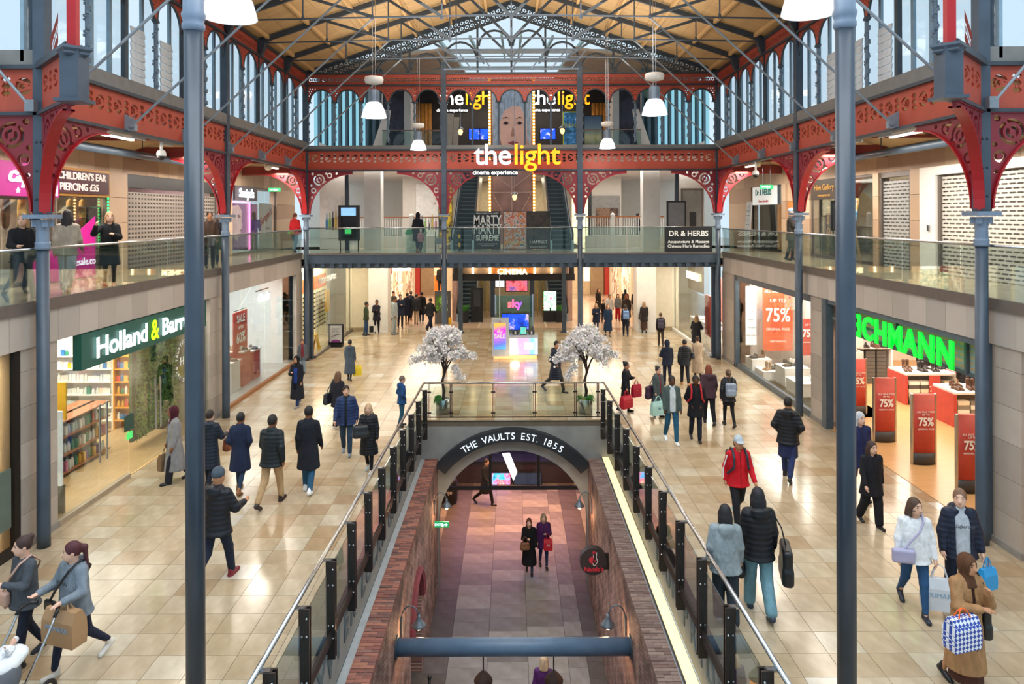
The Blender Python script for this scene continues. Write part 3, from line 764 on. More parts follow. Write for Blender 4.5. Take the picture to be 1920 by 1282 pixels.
# far arcade: three bays
xs3 = [-XC, -2.72, 2.72, XC]; bay = ('bay by the lit wayfinding screen', 'centre bay over the escalators', 'bay by the black herbal sign')
for k in range(3):
 x0, x1 = xs3[k] + .1, xs3[k + 1] - .1
 girder('iron_girder', 'pierced orange-red girder of the far arcade, ' + bay[k], (x0, Y3), (x1, Y3), 10)
 girder('iron_girder', 'upper orange-red girder of the far arcade, ' + bay[k], (x0, Y3), (x1, Y3), 10, low=False)
 t = thing('iron_screen', 'row of five open iron arches above the far arcade, ' + bay[k], 'screen', (x0, Y3, CB))
 MB().box(x0, x1, Y3 - .06, Y3 + .06, BZ1 + .05, BZ1 + .2).build('sill', M('grey_lead_sill'), t)
 wd = (x1 - x0) / 5; web, rg = spandrel(wd)
 thin = MB().tube((0, 0, BZ1 + .2), (0, 0, SPZ), .04, 8).mesh('colonnette', m_steel)
 for i in range(6):
  o = inst('colonnette', me_col if k != 1 else thin, t, (i * wd, 0, -CB), scale=(1, 1, 1)); inst('colonnette_cap', me_cap, o)
  if i < 5:
   o = inst('arch_spandrel', web, t, ((i + .5) * wd, 0, SPZ - CB)); inst('arch_rib', rg, o)
# ---------------------------------------------------------------- roof
ZW, ZA = 11.5, 14.38
def rz_(x): return ZW + (ZA - ZW) * (1 - abs(x) / 8.4)
m_board = M('tan_roof_boarding', '#bd9a6b', .7, 0, .10, 1.2, .05, 20, stretch=(1, 6, 1))
t = thing('ceiling', 'tan boarded pitched roof of the hall with pale purlins', 'ceiling', (0, 19, ZW), kind='structure')
NB = 14
for s in (-1, 1):
 for j in range(NB):
  xa, xb = s * 8.6 * j / NB, s * (8.6 * (j + 1) / NB - .012)
  MB().add([(xa, 11.2, rz_(xa)), (xb, 11.2, rz_(xb)), (xb, Y3 + .2, rz_(xb)), (xa, Y3 + .2, rz_(xa)),
     (xa, 11.2, rz_(xa) + .04), (xb, 11.2, rz_(xb) + .04), (xb, Y3 + .2, rz_(xb) + .04), (xa, Y3 + .2, rz_(xa) + .04)],
     [(0, 1, 2, 3), (7, 6, 5, 4), (0, 4, 5, 1), (1, 5, 6, 2), (2, 6, 7, 3), (3, 7, 4, 0)]).build('board', m_board, t)
 for x in (1.0, 2.4, 3.8, 5.2, 6.6, 7.9):
  MB().bar((s * x, 11.2, rz_(x) - .07), (s * x, Y3 + .1, rz_(x) - .07), .09, .13).build('purlin', M('pale_timber_purlin', '#cfa873', .6, 0, .08), t)
 MB().box(min(s * 8.3, s * 8.65), max(s * 8.3, s * 8.65), 11.2, Y3, UG1 + .02, UG1 + .12).build('wall_plate', m_dark, t)
M_ = {}
b = MB().bar((-8.25, 0, ZW - .05), (0, 0, ZA - .2), .09, .16); M_['rafter_l'] = b.mesh('rafter', m_dark)
b = MB().bar((8.25, 0, ZW - .05), (0, 0, ZA - .2), .09, .16); M_['rafter_r'] = b.mesh('rafter', m_dark)
tie = [(-8.2, 0, 11.42), (-4, 0, 11.5), (0, 0, 11.56), (4, 0, 11.5), (8.2, 0, 11.42)]
M_['tie'] = MB().path(tie, .026, 6).mesh('tie_rod', m_steel)
hang = {}
for x in (-6, -4, -2, 0, 2, 4, 6): hang[x] = MB().tube((x, 0, 11.5), (x, 0, rz_(x) - .2), .022, 6).lathe([(.04, 0), (.05, .05), (.03, .14)], (x, 0, 11.44), 6).mesh('hanger', m_steel)
dg = {}
for s in (-1, 1):
 for a, c in ((6, 4), (4, 2), (2, 0)): dg[(s, a)] = MB().bar((s * a, 0, rz_(a) - .2), (s * c, 0, 11.52), .06, .08).mesh('strut', m_dark)
kn = {s: MB().tube((s * 8.1, 0, 7.72), (s * 4, 0, 11.46), .026, 6).mesh('knee_rod', M('pale_steel_rod', '#7d8790', .4)) for s in (-1, 1)}
sh = {s: MB().prism([(s * 8.24, 7.62), (s * 8.0, 7.62), (s * 8.02, 7.85), (s * 8.24, 7.98)], lambda u, v, q: (u, q, v), -.05, .05).tube((s * 8.06, -.09, 7.72), (s * 8.06, .09, 7.72), .05, 8).mesh('rod_shoe', M('pale_steel_rod')) for s in (-1, 1)}
wh = {s: MB().prism([(s * 8.35, 11.0), (s * 8.12, 11.0), (s * 8.0, 11.25), (s * 8.0, 11.5), (s * 8.35, 11.5)], lambda u, v, q: (u, q, v), -.1, .1).mesh('wall_head', m_dark) for s in (-1, 1)}
for k, y in enumerate((Y1 + .02, 14.55, 17.1, 19.65, 22.2, 24.77)):
 t = thing('roof_truss', 'iron roof truss with tie rods and raking rods, %s' % ('nearest to camera', 'second along the roof', 'third along the roof', 'fourth along the roof', 'fifth along the roof', 'closest to the far gable')[k], 'truss', (0, y, 7.6), 'iron roof trusses')
 zz = (0, 0, -7.6)
 inst('rafter', M_['rafter_l'], t, zz); inst('rafter', M_['rafter_r'], t, zz); inst('tie_rod', M_['tie'], t, zz)
 for x in hang: inst('hanger', hang[x], t, zz)
 for q in dg: inst('strut', dg[q], t, zz)
 for s in (-1, 1):
  inst('knee_rod', kn[s], t, zz); inst('rod_shoe', sh[s], t, zz); inst('wall_head', wh[s], t, zz)
# raking rods of the crossing, from each closest column outward
for s in (-1, 1):
 t = thing('raking_rod', 'single raking rod in front of the closest column, ' + side_nm[s], 'rod', (s * 8.3, 11.85, 7.7))
 MB().tube((s * 8.36, 11.8, 7.75), (s * 11.5, 11.8, 11.4), .026, 6).build('rod', MATS['pale_steel_rod'], t)
 MB().cbox((s * 8.33, 11.85, 7.72), .16, .14, .2).build('rod_shoe', MATS['pale_steel_rod'], t)
# gable screen above the far arcade
t = thing('gable_screen', 'dark iron lacework gable with arches above the far arcade', 'gable', (0, Y3, UG1))
def gab_f(u, v):
 top = ZA - .02 - (ZA - ZW) * np.abs(u) / 8.4
 d = np.maximum(v - top, (top - .62) - v)
 d = np.maximum(d, UG1 - v)
 sl = top - v
 g = .21
 hh = np.full_like(u, 9.)
 ph = u / g; cu = (np.floor(ph) + .5) * g
 for off in (.2, .42):
  hh = np.minimum(hh, ring(u, sl, cu, off, .06, .022)); hh = np.minimum(hh, np.hypot(u - cu - g / 2, sl - off - .1) - .032); hh = np.minimum(hh, np.hypot(u - cu + g / 2, sl - off - .1) - .032)
 return np.maximum(d, -hh)
MB().plate(gab_f, -8.4, 8.4, UG1, ZA + .05, 420, 74, lambda u, v, q: (u, Y3 - q, v), .05).build('lace_band', m_dark, t)
for x in (-5.45, -4.08, -1.36, 0, 1.36, 4.08, 5.45):
 MB().box(x - .04, x + .04, Y3 - .05, Y3 + .05, UG1, rz_(x) - .5).build('gable_post', m_dark, t)
for s in (-1, 1):
 for x in (.68, 2.04, 3.4, 4.77):
  zt = rz_(x + .6) - .75; r = .62; pts = [(s * x + r * cos(a), Y3, max(UG1, zt - r) + r * sin(a)) for a in np.linspace(0, pi, 11)]
  MB().path(pts, .045, 6).build('gable_arch', m_dark, t, True)
b = MB()
for z in (11.62, 12.0, 12.4): b.bar((-2.7, Y3 - .1, z), (2.7, Y3 - .1, z), .05, .06)
b.build('maintenance_rails', M('pale_blue_iron'), t)
for x in np.linspace(-2.4, 2.4, 7): MB().bar((x - .6 * (1 if x < 0 else -1), Y3 - .2, 12.4), (x, Y3 - .2, 11.62), .04, .05).build('rail_strut', MATS['pale_blue_iron'], t)
for s in (-1, 1): MB().bar((s * 8.4, Y3 - .05, ZW), (0, Y3 - .05, ZA + .02), .2, .14).build('gable_rafter', m_dark, t)
# tall smooth steel columns in front of the crossing
for s, x in ((-1, 364), (1, 1585)):
 p = P(x, 700, 7.4)
 t = thing('steel_column', 'tall smooth slate-blue column standing close to camera on the ' + side_nm[s], 'column', (p.x, 7.4, -.0))
 MB().tube((p.x, 7.4, 0), (p.x, 7.4, 7.84), .099, 32).build('shaft', M('slate_blue_gloss_paint', '#34404d', .35, 0, .12, 2.5, .02, 80), t, True)
 MB().lathe([(.10, 7.80), (.118, 7.83), (.118, 7.87), (.105, 7.9), (.115, 7.93), (.125, 7.98), (.108, 8.02), (.108, 8.6)], (p.x, 7.4, 0), 32).build('collar', M('pale_blue_iron'), t, True)
# ================================================================ side galleries
XG, XW = 8.44, 10.85
m_gfl = attr_mat('polished_gallery_stone', .16, .1, 2.)
m_clad = attr_mat('tan_wall_cladding', .55, .06, 2.)
m_trim = M('taupe_metal_trim', '#6f6660', .45, .3, .08)
CLC = [lin(c) for c in ('#bb9f84', '#b3977c', '#c2a88e', '#ad9179')]
FAC = [lin(c) for c in ('#bcb3ab', '#b7aea5', '#c1b8af', '#b1a9a1')]
m_fpan = attr_mat('warm_grey_panel', .5, .05, 2.)
m_stone = attr_mat('grey_beige_stone_block', .6, .08, 4., .05, 60)
for s in (-1, 1):
 sd = side_nm[s]
 def X(a, c): return sorted((s * a, s * c))
 t = thing('gallery_slab', 'gallery floor with warm grey fascia panels, ' + sd, 'gallery', (s * 9.6, 18, GZ), kind='structure')
 x0, x1 = X(XG, 14.0)
 o = MB().box(x0, x1, 9, 34, GZ - .13, GZ).build('floor_finish', m_gfl, t); tint(o.data, lin('#bfae92'))
 x0, x1 = X(XG - .03, XG + .02)
 MB().box(x0, x1, 9, Y3 + .1, GZ - .14, GZ + .06).build('edge_trim', m_trim, t)
 x0, x1 = X(XG + .02, XS + .2)
 y = 9.0; rr = random.Random(11 + s)
 while y < Y3 + .05:
  me = MB().box(x0, x1, y, min(y + .612, Y3 + .1), 3.5, GZ - .14).build('fascia_panel', m_fpan, t); tint(me.data, rr.choice(FAC)); y += .62
 x0, x1 = X(XS + .2, 14.2)
 MB().box(x0, x1, 9, 34, GZ - .5, GZ - .3).build('slab_soffit', m_white, t)
 # balustrade
 t = thing('railing', 'frameless glass balustrade with steel handrail along the gallery, ' + sd, 'railing', (s * XG, 18, GZ))
 ya, yb = 9.0, Y3 + .05
 MB().path([(s * XG, ya, GZ + .98), (s * XG, yb, GZ + .98)], .024, 10).build('handrail', m_chrm, t, True)
 x0, x1 = X(XG - .007, XG + .007); yy = ya
 while yy < yb - .2:
  y2 = min(yy + 1.93, yb); MB().box(x0, x1, yy + .012, y2 - .012, GZ + .06, GZ + .97).build('glass_pane', m_glass, t); yy = y2
 # aisle ceiling, transverse beams, pipe, tube lights
 t = thing('ceiling', 'pale boarded lean-to ceiling over the gallery, ' + sd, 'ceiling', (s * 9.6, 18, 8), kind='structure')
 def slab(xa, za, xb, zb, y0, y1, th): return ([(s * xa, y0, za), (s * xb, y0, zb), (s * xb, y1, zb), (s * xa, y1, za), (s * xa, y0, za + th), (s * xb, y0, zb + th), (s * xb, y1, zb + th), (s * xa, y1, za + th)],
 [(0, 1, 2, 3), (7, 6, 5, 4), (0, 4, 5, 1), (1, 5, 6, 2), (2, 6, 7, 3), (3, 7, 4, 0)])
 for k in range(9): MB().add(*slab(8.3, 8.30, 11.2, 7.62, 12.2 + k * 2.3, 12.2 + (k + 1) * 2.3 - .015, .06)).build('ceiling_board', M('cream_ceiling_board', '#bfa67e', .7, 0, .08), t)
 for y in (14.5, 17.1, Y2, 22.2, 24.8, Y3):
  x0, x1 = X(8.3, 10.8)
  MB().box(x0, x1, y - .05, y + .05, 7.42 if y in (Y2, Y3) else 7.7, 7.78).build('cross_beam', M('dull_red_beam', '#7b2e27', .55), t)
 p = thing('ceiling_pipe', 'long blue-grey pipe under the gallery ceiling, ' + sd, 'pipe', (s * 9.6, 18, 7.4))
 MB().tube((s * 9.9, 13, 7.42), (s * 9.9, 24, 7.42), .1, 14).build('pipe', m_steel, p, True)
 for y in (14.5, 18.3, 22.2): MB().tube((s * 9.9, y, 7.42), (s * 9.9, y, 7.85), .014, 6).build('hanger', m_dark, p)
 for k, y in enumerate((15.6, 20.9, 25.6)):
  l = thing('tube_light', 'bright ceiling tube light over the gallery, %s, %s' % (sd, ('above the first shop', 'above the shutter', 'by the far corner')[k]), 'light', (s * 9.0, y, 7.6), 'gallery tube lights')
  MB().box(s * 9.0 - .07, s * 9.0 + .07, y - .6, y + .6, 7.62, 7.70).build('housing', m_white, l)
  MB().box(s * 9.0 - .055, s * 9.0 + .055, y - .58, y + .58, 7.59, 7.62).build('diffuser', M('white_tube_diffuser', '#fff4de', .5, emit=9, var=.01), l)
  lamp('gallery_light', 'AREA', (s * 9.2, y, 7.5), 190, (1, .93, .82), .5, 3.5)
 # rear wall: stone piers and cladding above the shop fronts
 t = thing('wall_%s_gallery' % ('left' if s < 0 else 'right'), 'tan clad rear wall of the gallery above its shop fronts, ' + sd, 'wall', (s * XW, 18, GZ), kind='structure')
 y = 12.0
 while y < 34:
  x0, x1 = X(XW, XW + .15)
  o = MB().box(x0, x1, y, y + .632, 7.0, 7.75).build('cladding_panel', m_clad, t); tint(o.data, rr.choice(CLC)); y += .64
 piers = ((18.35, 19.2), (25.2, 26.4), (31.4, 34.0)) if s < 0 else ((18.1, 18.55), (20.15, 20.45), (24.8, 25.4), (27.0, 27.4), (30.9, 34.0))
 for a, c in piers:
  x0, x1 = X(XW - .04, XW + .3)
  z = GZ
  while z < 7.0:
   o = MB().box(x0, x1, a, c, z, min(z + .68, 7.0)).build('pier_block', m_clad, t); tint(o.data, rr.choice(CLC)); z += .69
 x0, x1 = X(14.0, 14.2)
 MB().box(x0, x1, 10, 34, GZ, 7.7).build('shop_back', M('shop_back_wall', '#cfc6ba', .7), t)
 MB().box(*X(XW + .1, 14.1), 10, 34, 7.0, 7.1).build('shop_ceiling', m_white, t)
def shutter(name, label, s, y0, y1, z0, z1, col, dark, step=.1, bw_=.24):
 t = thing(name, label, 'shutter', (s * XW, (y0 + y1) / 2, z0))
 m = bpy.data.materials.new(name + '_pierced_slats'); m.use_nodes = True
 N = m.node_tree.nodes; L = m.node_tree.links; bs = N['Principled BSDF']
 tc = N.new('ShaderNodeTexCoord'); sx = N.new('ShaderNodeSeparateXYZ'); cx = N.new('ShaderNodeCombineXYZ')
 L.new(tc.outputs['Object'], sx.inputs[0]); L.new(sx.outputs[1], cx.inputs[0]); L.new(sx.outputs[2], cx.inputs[1])
 br = N.new('ShaderNodeTexBrick'); L.new(cx.outputs[0], br.inputs['Vector']); br.inputs['Scale'].default_value = 1
 br.inputs['Brick Width'].default_value = bw_; br.offset = .5 if s > 0 else 0; br.inputs['Row Height'].default_value = step; br.inputs['Mortar Size'].default_value = step * .32
 br.inputs['Color1'].default_value = br.inputs['Color2'].default_value = (*lin(dark), 1); br.inputs['Mortar'].default_value = (*lin(col), 1); br.inputs['Mortar Smooth'].default_value = .05
 L.new(br.outputs['Color'], bs.inputs['Base Color']); bs.inputs['Roughness'].default_value = .4; bs.inputs['Metallic'].default_value = .1
 z = z0; x0, x1 = sorted((s * (XW + .06), s * (XW + .09)))
 n = int((z1 - z0) / step)
 b = MB()
 for k in range(n): b.box(x0, x1, y0, y1, z0 + k * step + .004, z0 + (k + 1) * step - .004)
 b.build('slats', m, t, kind='stuff')
 MB().box(*sorted((s * (XW + .02), s * (XW + .25))), y0, y1, z1, 7.0).build('roller_box', m_black if s < 0 else m_trim, t)
 for y in (y0, y1): MB().box(*sorted((s * (XW), s * (XW + .12))), y - .05, y + .05, z0, z1).build('guide_rail', m_trim, t)
 return t
shutter('roller_shutter', 'dark closed pierced roller shutter on the gallery above the health shop', -1, 19.25, 25.1, GZ, 6.62, '#8d837a', '#191513', .125, .17)
shutter('roller_shutter', 'grey closed pierced roller shutter beside the art gallery shop', 1, 18.6, 20.1, GZ, 6.85, '#a9aaa9', '#3a3836')
shutter('roller_shutter', 'wide pale closed roller shutter in a white frame', 1, 13.6, 17.35, GZ, 6.75, '#d2ccc4', '#4a4541')
t = thing('shutter_surround', 'broad white frame around the pale roller shutter', 'frame', (XW, 15.6, GZ))
MB().box(XW - .06, XW + .3, 17.4, 18.08, GZ, 7.0).build('jamb', m_white, t); MB().box(XW - .06, XW + .3, 13.0, 17.4, 6.78, 7.0).build('header', m_white, t)
MB().box(XW - .1, XW - .06, 17.62, 17.7, 5.35, 5.5).build('keypad', m_chrm, t)
# --- shop fronts on the gallery, health shop side
def front(name, label, s, y0, y1, zt, n, gl=None, xx=XW, z0=GZ, frame=m_trim):
 t = thing(name, label, 'shop front', (s * xx, (y0 + y1) / 2, z0))
 x0, x1 = sorted((s * (xx + .03), s * (xx + .09)))
 MB().box(x0, x1, y0, y1, z0, z0 + .1).build('bottom_rail', frame, t); MB().box(x0, x1, y0, y1, zt - .07, zt).build('top_rail', frame, t)
 w = (y1 - y0) / n
 for k in range(n):
  xa, xb = sorted((s * (xx + .055), s * (xx + .065)))
  MB().box(xa, xb, y0 + k * w + .015, y0 + (k + 1) * w - .015, z0 + .1, zt - .07).build('glass_pane', gl or m_shopg, t)
 for y in (y0, y1): MB().box(x0, x1, y - .03, y + .03, z0, zt).build('jamb', frame, t)
 return t
front('storefront', 'hair salon window with magenta fascia on the gallery', -1, 13.0, 16.2, 6.25, 2)
front('storefront', 'glass front of the ear piercing shop with hanging hair pieces', -1, 16.3, 18.3, 6.35, 2)
front('storefront', 'beauty shop window with large pink face print', -1, 26.4, 31.4, 7.0, 4)
t = thing('shop_sign', 'magenta lit sign with white script and small stars', 'sign', (-XW, 14.6, 6.25))
MB().box(-XW - .05, -XW + .1, 13.0, 16.2, 6.25, 7.0).build('board', M('magenta_sign', '#8e1268', .5, emit=.5, var=.05), t)
text('capelli', .52, m_lit, (-XW + .12, 15.15, 6.72), LEFTW, 'lettering', t, .02, .004, shear=.3, sx=.95)
text('REMI', .34, m_lit, (-XW + .12, 15.75, 6.4), LEFTW, 'lettering', t, .02, .01)
b = MB()
for y, z in ((14.9, 6.9), (15.4, 6.93), (14.85, 6.38)):
 pts = [((.07 if k % 2 == 0 else .03) * sin(k * pi / 5), (.07 if k % 2 == 0 else .03) * cos(k * pi / 5)) for k in range(10)]
 b.prism([(y + u, z + v) for u, v in pts], lambda u, v, q: (q, u, v), -XW + .1, -XW + .12)
b.build('stars', m_lit, t)
t = thing('shop_sign', 'dark sign in a gold frame reading CHILDREN\'S EAR PIERCING', 'sign', (-XW, 17.3, 6.3))
MB().box(-XW - .05, -XW + .06, 15.9, 18.32, 6.3, 7.0).build('gold_frame', M('gold_frame', '#a87a3c', .4, .5), t)
MB().box(-XW + .06, -XW + .09, 16.0, 18.24, 6.37, 6.94).build('board', M('maroon_board', '#3d1420', .4), t)
m_sil = M('pale_rose_letter', '#d8c4bc', .4, emit=.35)
text("CHILDREN'S EAR", .25, m_sil, (-XW + .1, 17.12, 6.79), LEFTW, 'lettering', t, .008, .004, sx=1.02)
text('PIERCING £35', .25, m_sil, (-XW + .1, 17.0, 6.52), LEFTW, 'lettering', t, .008, .004)
m_gold = M('golden_hair_pieces', '#c79a4a', .6, 0, .4, 8)
for k in range(9):
 y = 13.6 + k * .5 + (.2 if k > 4 else 0)
 nm = 'golden hair piece hanging in the gallery salon window, %s' % ('first', 'second', 'third', 'fourth', 'fifth', 'sixth', 'seventh', 'eighth', 'ninth')[k] + ' along'
 t = thing('hair_piece', nm, 'hair piece', (-XW - .35, y, 5.5), 'hanging hair pieces')
 MB().lathe([(.02, .75), (.1, .7), (.12, .4), (.09, .1), (.02, 0)], (-XW - .35, y, 5.5), 8, .6, 1).build('hair', m_gold if k % 3 else M('brown_hair_piece', '#5a3a22', .7), t, True)
 MB().tube((-XW - .35, y, 6.2), (-XW - .35, y, 6.3), .01, 5).build('hook', m_chrm, t)
t = thing('display_cabinet', 'black framed glass cabinet in the ear piercing shop', 'cabinet', (-11.1, 17.8, GZ))
b = MB()
for y in (17.1, 17.65, 18.2):
 for x in (-11.35, -10.98): b.box(x - .02, x + .02, y - .02, y + .02, GZ, 6.05)
b.build('frame', m_black, t)
for z in (4.5, 4.95, 5.4, 5.75, 6.03): MB().box(-11.35, -10.98, 17.1, 18.2, z, z + .02).build('shelf', m_chrm, t)
t = thing('banner', 'magenta wholesale banner hung low in the ear piercing window', 'banner', (-XW + .1, 16.6, GZ + .3))
MB().prism([(15.2, GZ + .02), (17.6, GZ + .02), (17.6, GZ + 1.55), (16.8, GZ + 1.1), (15.2, GZ + .6)], lambda u, v, q: (q, u, v), -XW + .08, -XW + .11).build('cloth', M('magenta_satin', '#c0158a', .35), t)
text('wholesale.co', .26, m_lit, (-XW + .13, 16.9, GZ + .42), LEFTW, 'lettering', t, .004)
t = thing('neon_strip', 'green dotted light strip on the salon window edge', 'light', (-XW + .05, 18.25, 5.4))
b = MB()
for k in range(16): b.cbox((-XW + .06, 18.24, 5.0 + k * .085), .03, .03, .05)
b.build('light_beads', M('green_led', '#19e070', .4, emit=3), t, kind='stuff')
# pink beauty shop
t = thing('wall_print', 'large print of a woman\'s face in pink and purple inside the beauty shop', 'print', (-11.05, 27.6, GZ))
MB().box(-11.12, -11.08, 26.5, 28.6, GZ + .2, 6.3).build('board', gradient_mat('pink_face_print', [(0, '#b81c92'), (.4, '#d45bb4'), (.7, '#efc7dd'), (1, '#5a2a70')], 1, -1., 1.2, .7, .4), t)
b = MB(); b.prism([(27.0, 5.0), (27.5, 4.8), (27.85, 5.15), (28.02, 5.45), (27.9, 5.55), (27.95, 6.0), (27.6, 6.25), (27.0, 6.2), (26.8, 5.6)], lambda u, v, q: (q, u, v), -11.075, -11.06); b.build('face_shape', M('pale_pink_skin_print', '#f3d3dc', .5), t)
b = MB(); b.prism([(27.45, 5.82), (27.62, 5.72), (27.82, 5.76), (27.65, 5.86)], lambda u, v, q: (q, u, v), -11.06, -11.05); b.prism([(27.7, 5.2), (27.95, 5.28), (27.85, 5.16)], lambda u, v, q: (q, u, v), -11.06, -11.05); b.build('eye_and_lips', M('plum_print', '#6a1a5a', .5), t)
t = thing('neon_light', 'pink neon frame around the face print', 'light', (-11.0, 28.65, GZ))
MB().path([(-11.03, 26.5, 6.36), (-11.03, 28.7, 6.36), (-11.03, 28.7, GZ + .15)], .03, 8).build('tube', M('pink_neon', '#ff6fb8', .4, emit=6), t, True)
t = thing('wall_panel', 'plain lilac panel with window poses in the beauty shop', 'panel', (-11.1, 29.2, GZ)); MB().box(-11.12, -11.06, 28.75, 29.6, GZ + .1, 6.3).build('board', M('lilac_panel', '#d592dc', .5), t)
MB().box(-11.1, -11.05, 29.6, 29.66, GZ + .1, 6.3).build('edge_strip', m_white, t)
t = thing('window_print', 'white window film with red script in the beauty shop', 'print', (-11.0, 30.5, GZ)); MB().box(-11.02, -11.0, 29.7, 31.3, GZ + .1, 6.35).build('film', M('white_window_film', '#e9eef0', .5), t)
text("Saniya's", .5, M('red_script', '#c83a4a', .5), (-10.98, 30.45, 5.75), (R(90), R(-22), R(90)), 'lettering', t, .004, shear=.3)
text('Skincare\nHair', .17, M('grey_print', '#8a9298', .6), (-10.98, 30.7, 5.15), LEFTW, 'lettering', t, .004)
t = thing('shop_sign', 'white lit script sign over the beauty shop window', 'sign', (-XW, 27.7, 6.7)); text("Saniya's", .5, m_lit, (-XW + .1, 27.7, 6.7), LEFTW, 'lettering', t, .02, .006)
MB().box(-XW - .02, -XW + .07, 26.6, 28.9, 6.42, 7.0).build('fascia', M('smoky_fascia', '#5c5560', .3), t)
lamp('beauty_shop_light', 'AREA', (-12, 29, 6.9), 150, (1, .9, .95), 1.5, 4); lamp('salon_light', 'AREA', (-12, 15.8, 6.9), 170, (1, .85, .7), 1.5, 4)
# --- shop fronts on the gallery, shoe shop side
front('storefront', 'black framed entrance of the herbal remedy shop', 1, 27.4, 30.9, 7.0, 3, frame=m_black)
t = thing('shop_interior', 'dark interior of the herbal remedy shop', 'room', (11.6, 29.2, GZ)); MB().box(11.2, 11.25, 27.4, 30.9, GZ, 7.0).build('back_panel', m_black, t)
MB().box(11.15, 11.2, 28.3, 28.7, GZ, 6.2).build('lit_doorway', M('amber_doorway', '#b5793c', .6, emit=.5), t)
t = thing('shop_sign', 'white sign with green and blue herbal shop lettering', 'sign', (XW, 29.2, 6.25))
MB().box(XW - .1, XW, 27.9, 30.5, 6.2, 6.98).build('board', M('white_sign_board', '#e8ebe8', .5, emit=.35, var=.02), t)
text('Dr & HERBS', .36, M('teal_letter', '#0f7e7a', .5), (XW - .11, 29.2, 6.72), RIGHTW, 'lettering', t, .006, .006)
text('Chinese Remedies', .16, M('red_script'), (XW - .11, 29.2, 6.36), RIGHTW, 'lettering', t, .004)
t = thing('price_board', 'tall white leaning price list outside the herbal shop', 'board', (10.3, 29.9, GZ))
MB().cbox((10.35, 29.95, GZ + 1.05), .04, .62, 2.1, Matrix.Rotation(R(4), 3, 'Y')).build('board', M('pale_print_board', '#c9ced0', .5, 0, .03), t)
b = MB()
for k in range(9): b.cbox((10.31 + .004 * k, 29.95, GZ + .3 + k * .2), .02, .42 - .05 * (k % 3), .025)
b.build('printed_lines', M('grey_print'), t, kind='stuff'); MB().box(10.3, 10.55, 29.7, 30.2, GZ, GZ + .03).build('foot', m_chrm, t)
t = thing('door_1', 'orange timber door beside the herbal shop', 'door', (XW, 26.7, GZ), kind='structure')
MB().box(XW + .05, XW + .1, 26.4, 27.0, GZ, 6.3).build('door_leaf', M('orange_oak_door', '#b87838', .5), t); MB().box(XW + .04, XW + .12, 25.5, 27.0, 6.3, 7.0).build('transom_panel', m_clad, t); tint(t.children[1].data, CLC[0]); MB().box(XW, XW + .05, 26.5, 26.55, GZ + 1, GZ + 1.2).build('door_handle', m_chrm, t)
front('storefront', 'art gallery shop window with dark door panel', 1, 20.45, 24.8, 7.0, 3)
t = thing('shop_sign', 'dark brown sign with gold script over the art gallery shop', 'sign', (XW, 23.8, 6.35))
MB().box(XW - .02, XW + .04, 22.7, 24.7, 6.3, 6.98).build('board', M('brown_sign', '#3a2c22', .5), t)
m_gl = M('gold_letter', '#d9a552', .4)
text('Hive Gallery', .3, m_gl, (XW - .03, 23.7, 6.72), RIGHTW, 'lettering', t, .005); text('contemporary art', .13, m_gl, (XW - .03, 23.7, 6.45), RIGHTW, 'lettering', t, .004)
t = thing('pull_up_banner', 'black upright banner with vertical gold lettering in the art gallery shop', 'banner', (11.0, 23.6, GZ))
MB().box(11.02, 11.05, 23.1, 24.3, GZ, 6.2).build('panel', M('charcoal_banner', '#20222a', .5), t); text('Hive Gallery', .34, m_gl, (11.0, 23.75, 5.2), (R(90), R(90), R(-90)), 'lettering', t, .004)
t = thing('easel_painting', 'blue and yellow painting of a figure on a timber easel', 'painting', (10.35, 21.1, GZ))
mr = Matrix.Rotation(R(8), 3, 'Y')
MB().cbox((10.4, 21.05, GZ + 1.45), .04, .82, 1.15, mr).build('canvas', voronoi_print('blue_yellow_painting', ['#1f6fc4', '#3fa6dc', '#e8e4d0', '#e2b93a', '#9a4d9e'], 3.5, 0), t)
b = MB()
for dy in (-.32, .32): b.bar((10.28, 21.05 + dy, GZ), (10.42, 21.05 + dy * .3, GZ + 2.1), .04, .03)
b.bar((10.75, 21.05, GZ), (10.44, 21.05, GZ + 1.9), .04, .03); b.build('legs', M('pale_easel_timber', '#b89a70', .6), t); MB().cbox((10.33, 21.05, GZ + .84), .08, .8, .04).build('ledge', MATS['pale_easel_timber'], t)
t = thing('wall_painting', 'round black and white picture on the art gallery shop wall', 'painting', (12.5, 21.5, 5.6)); MB().tube((12.6, 21.6, 6.0), (12.56, 21.6, 6.0), .6, 24).build('canvas', M('black_white_print', '#4a4a4a', .5, 0, .8, 4), t)
MB().tube((12.62, 21.6, 6.0), (12.6, 21.6, 6.0), .64, 24).build('frame', m_black, t)
lamp('art_shop_light', 'AREA', (12, 22.5, 6.9), 110, (1, .95, .85), 1.5, 3)
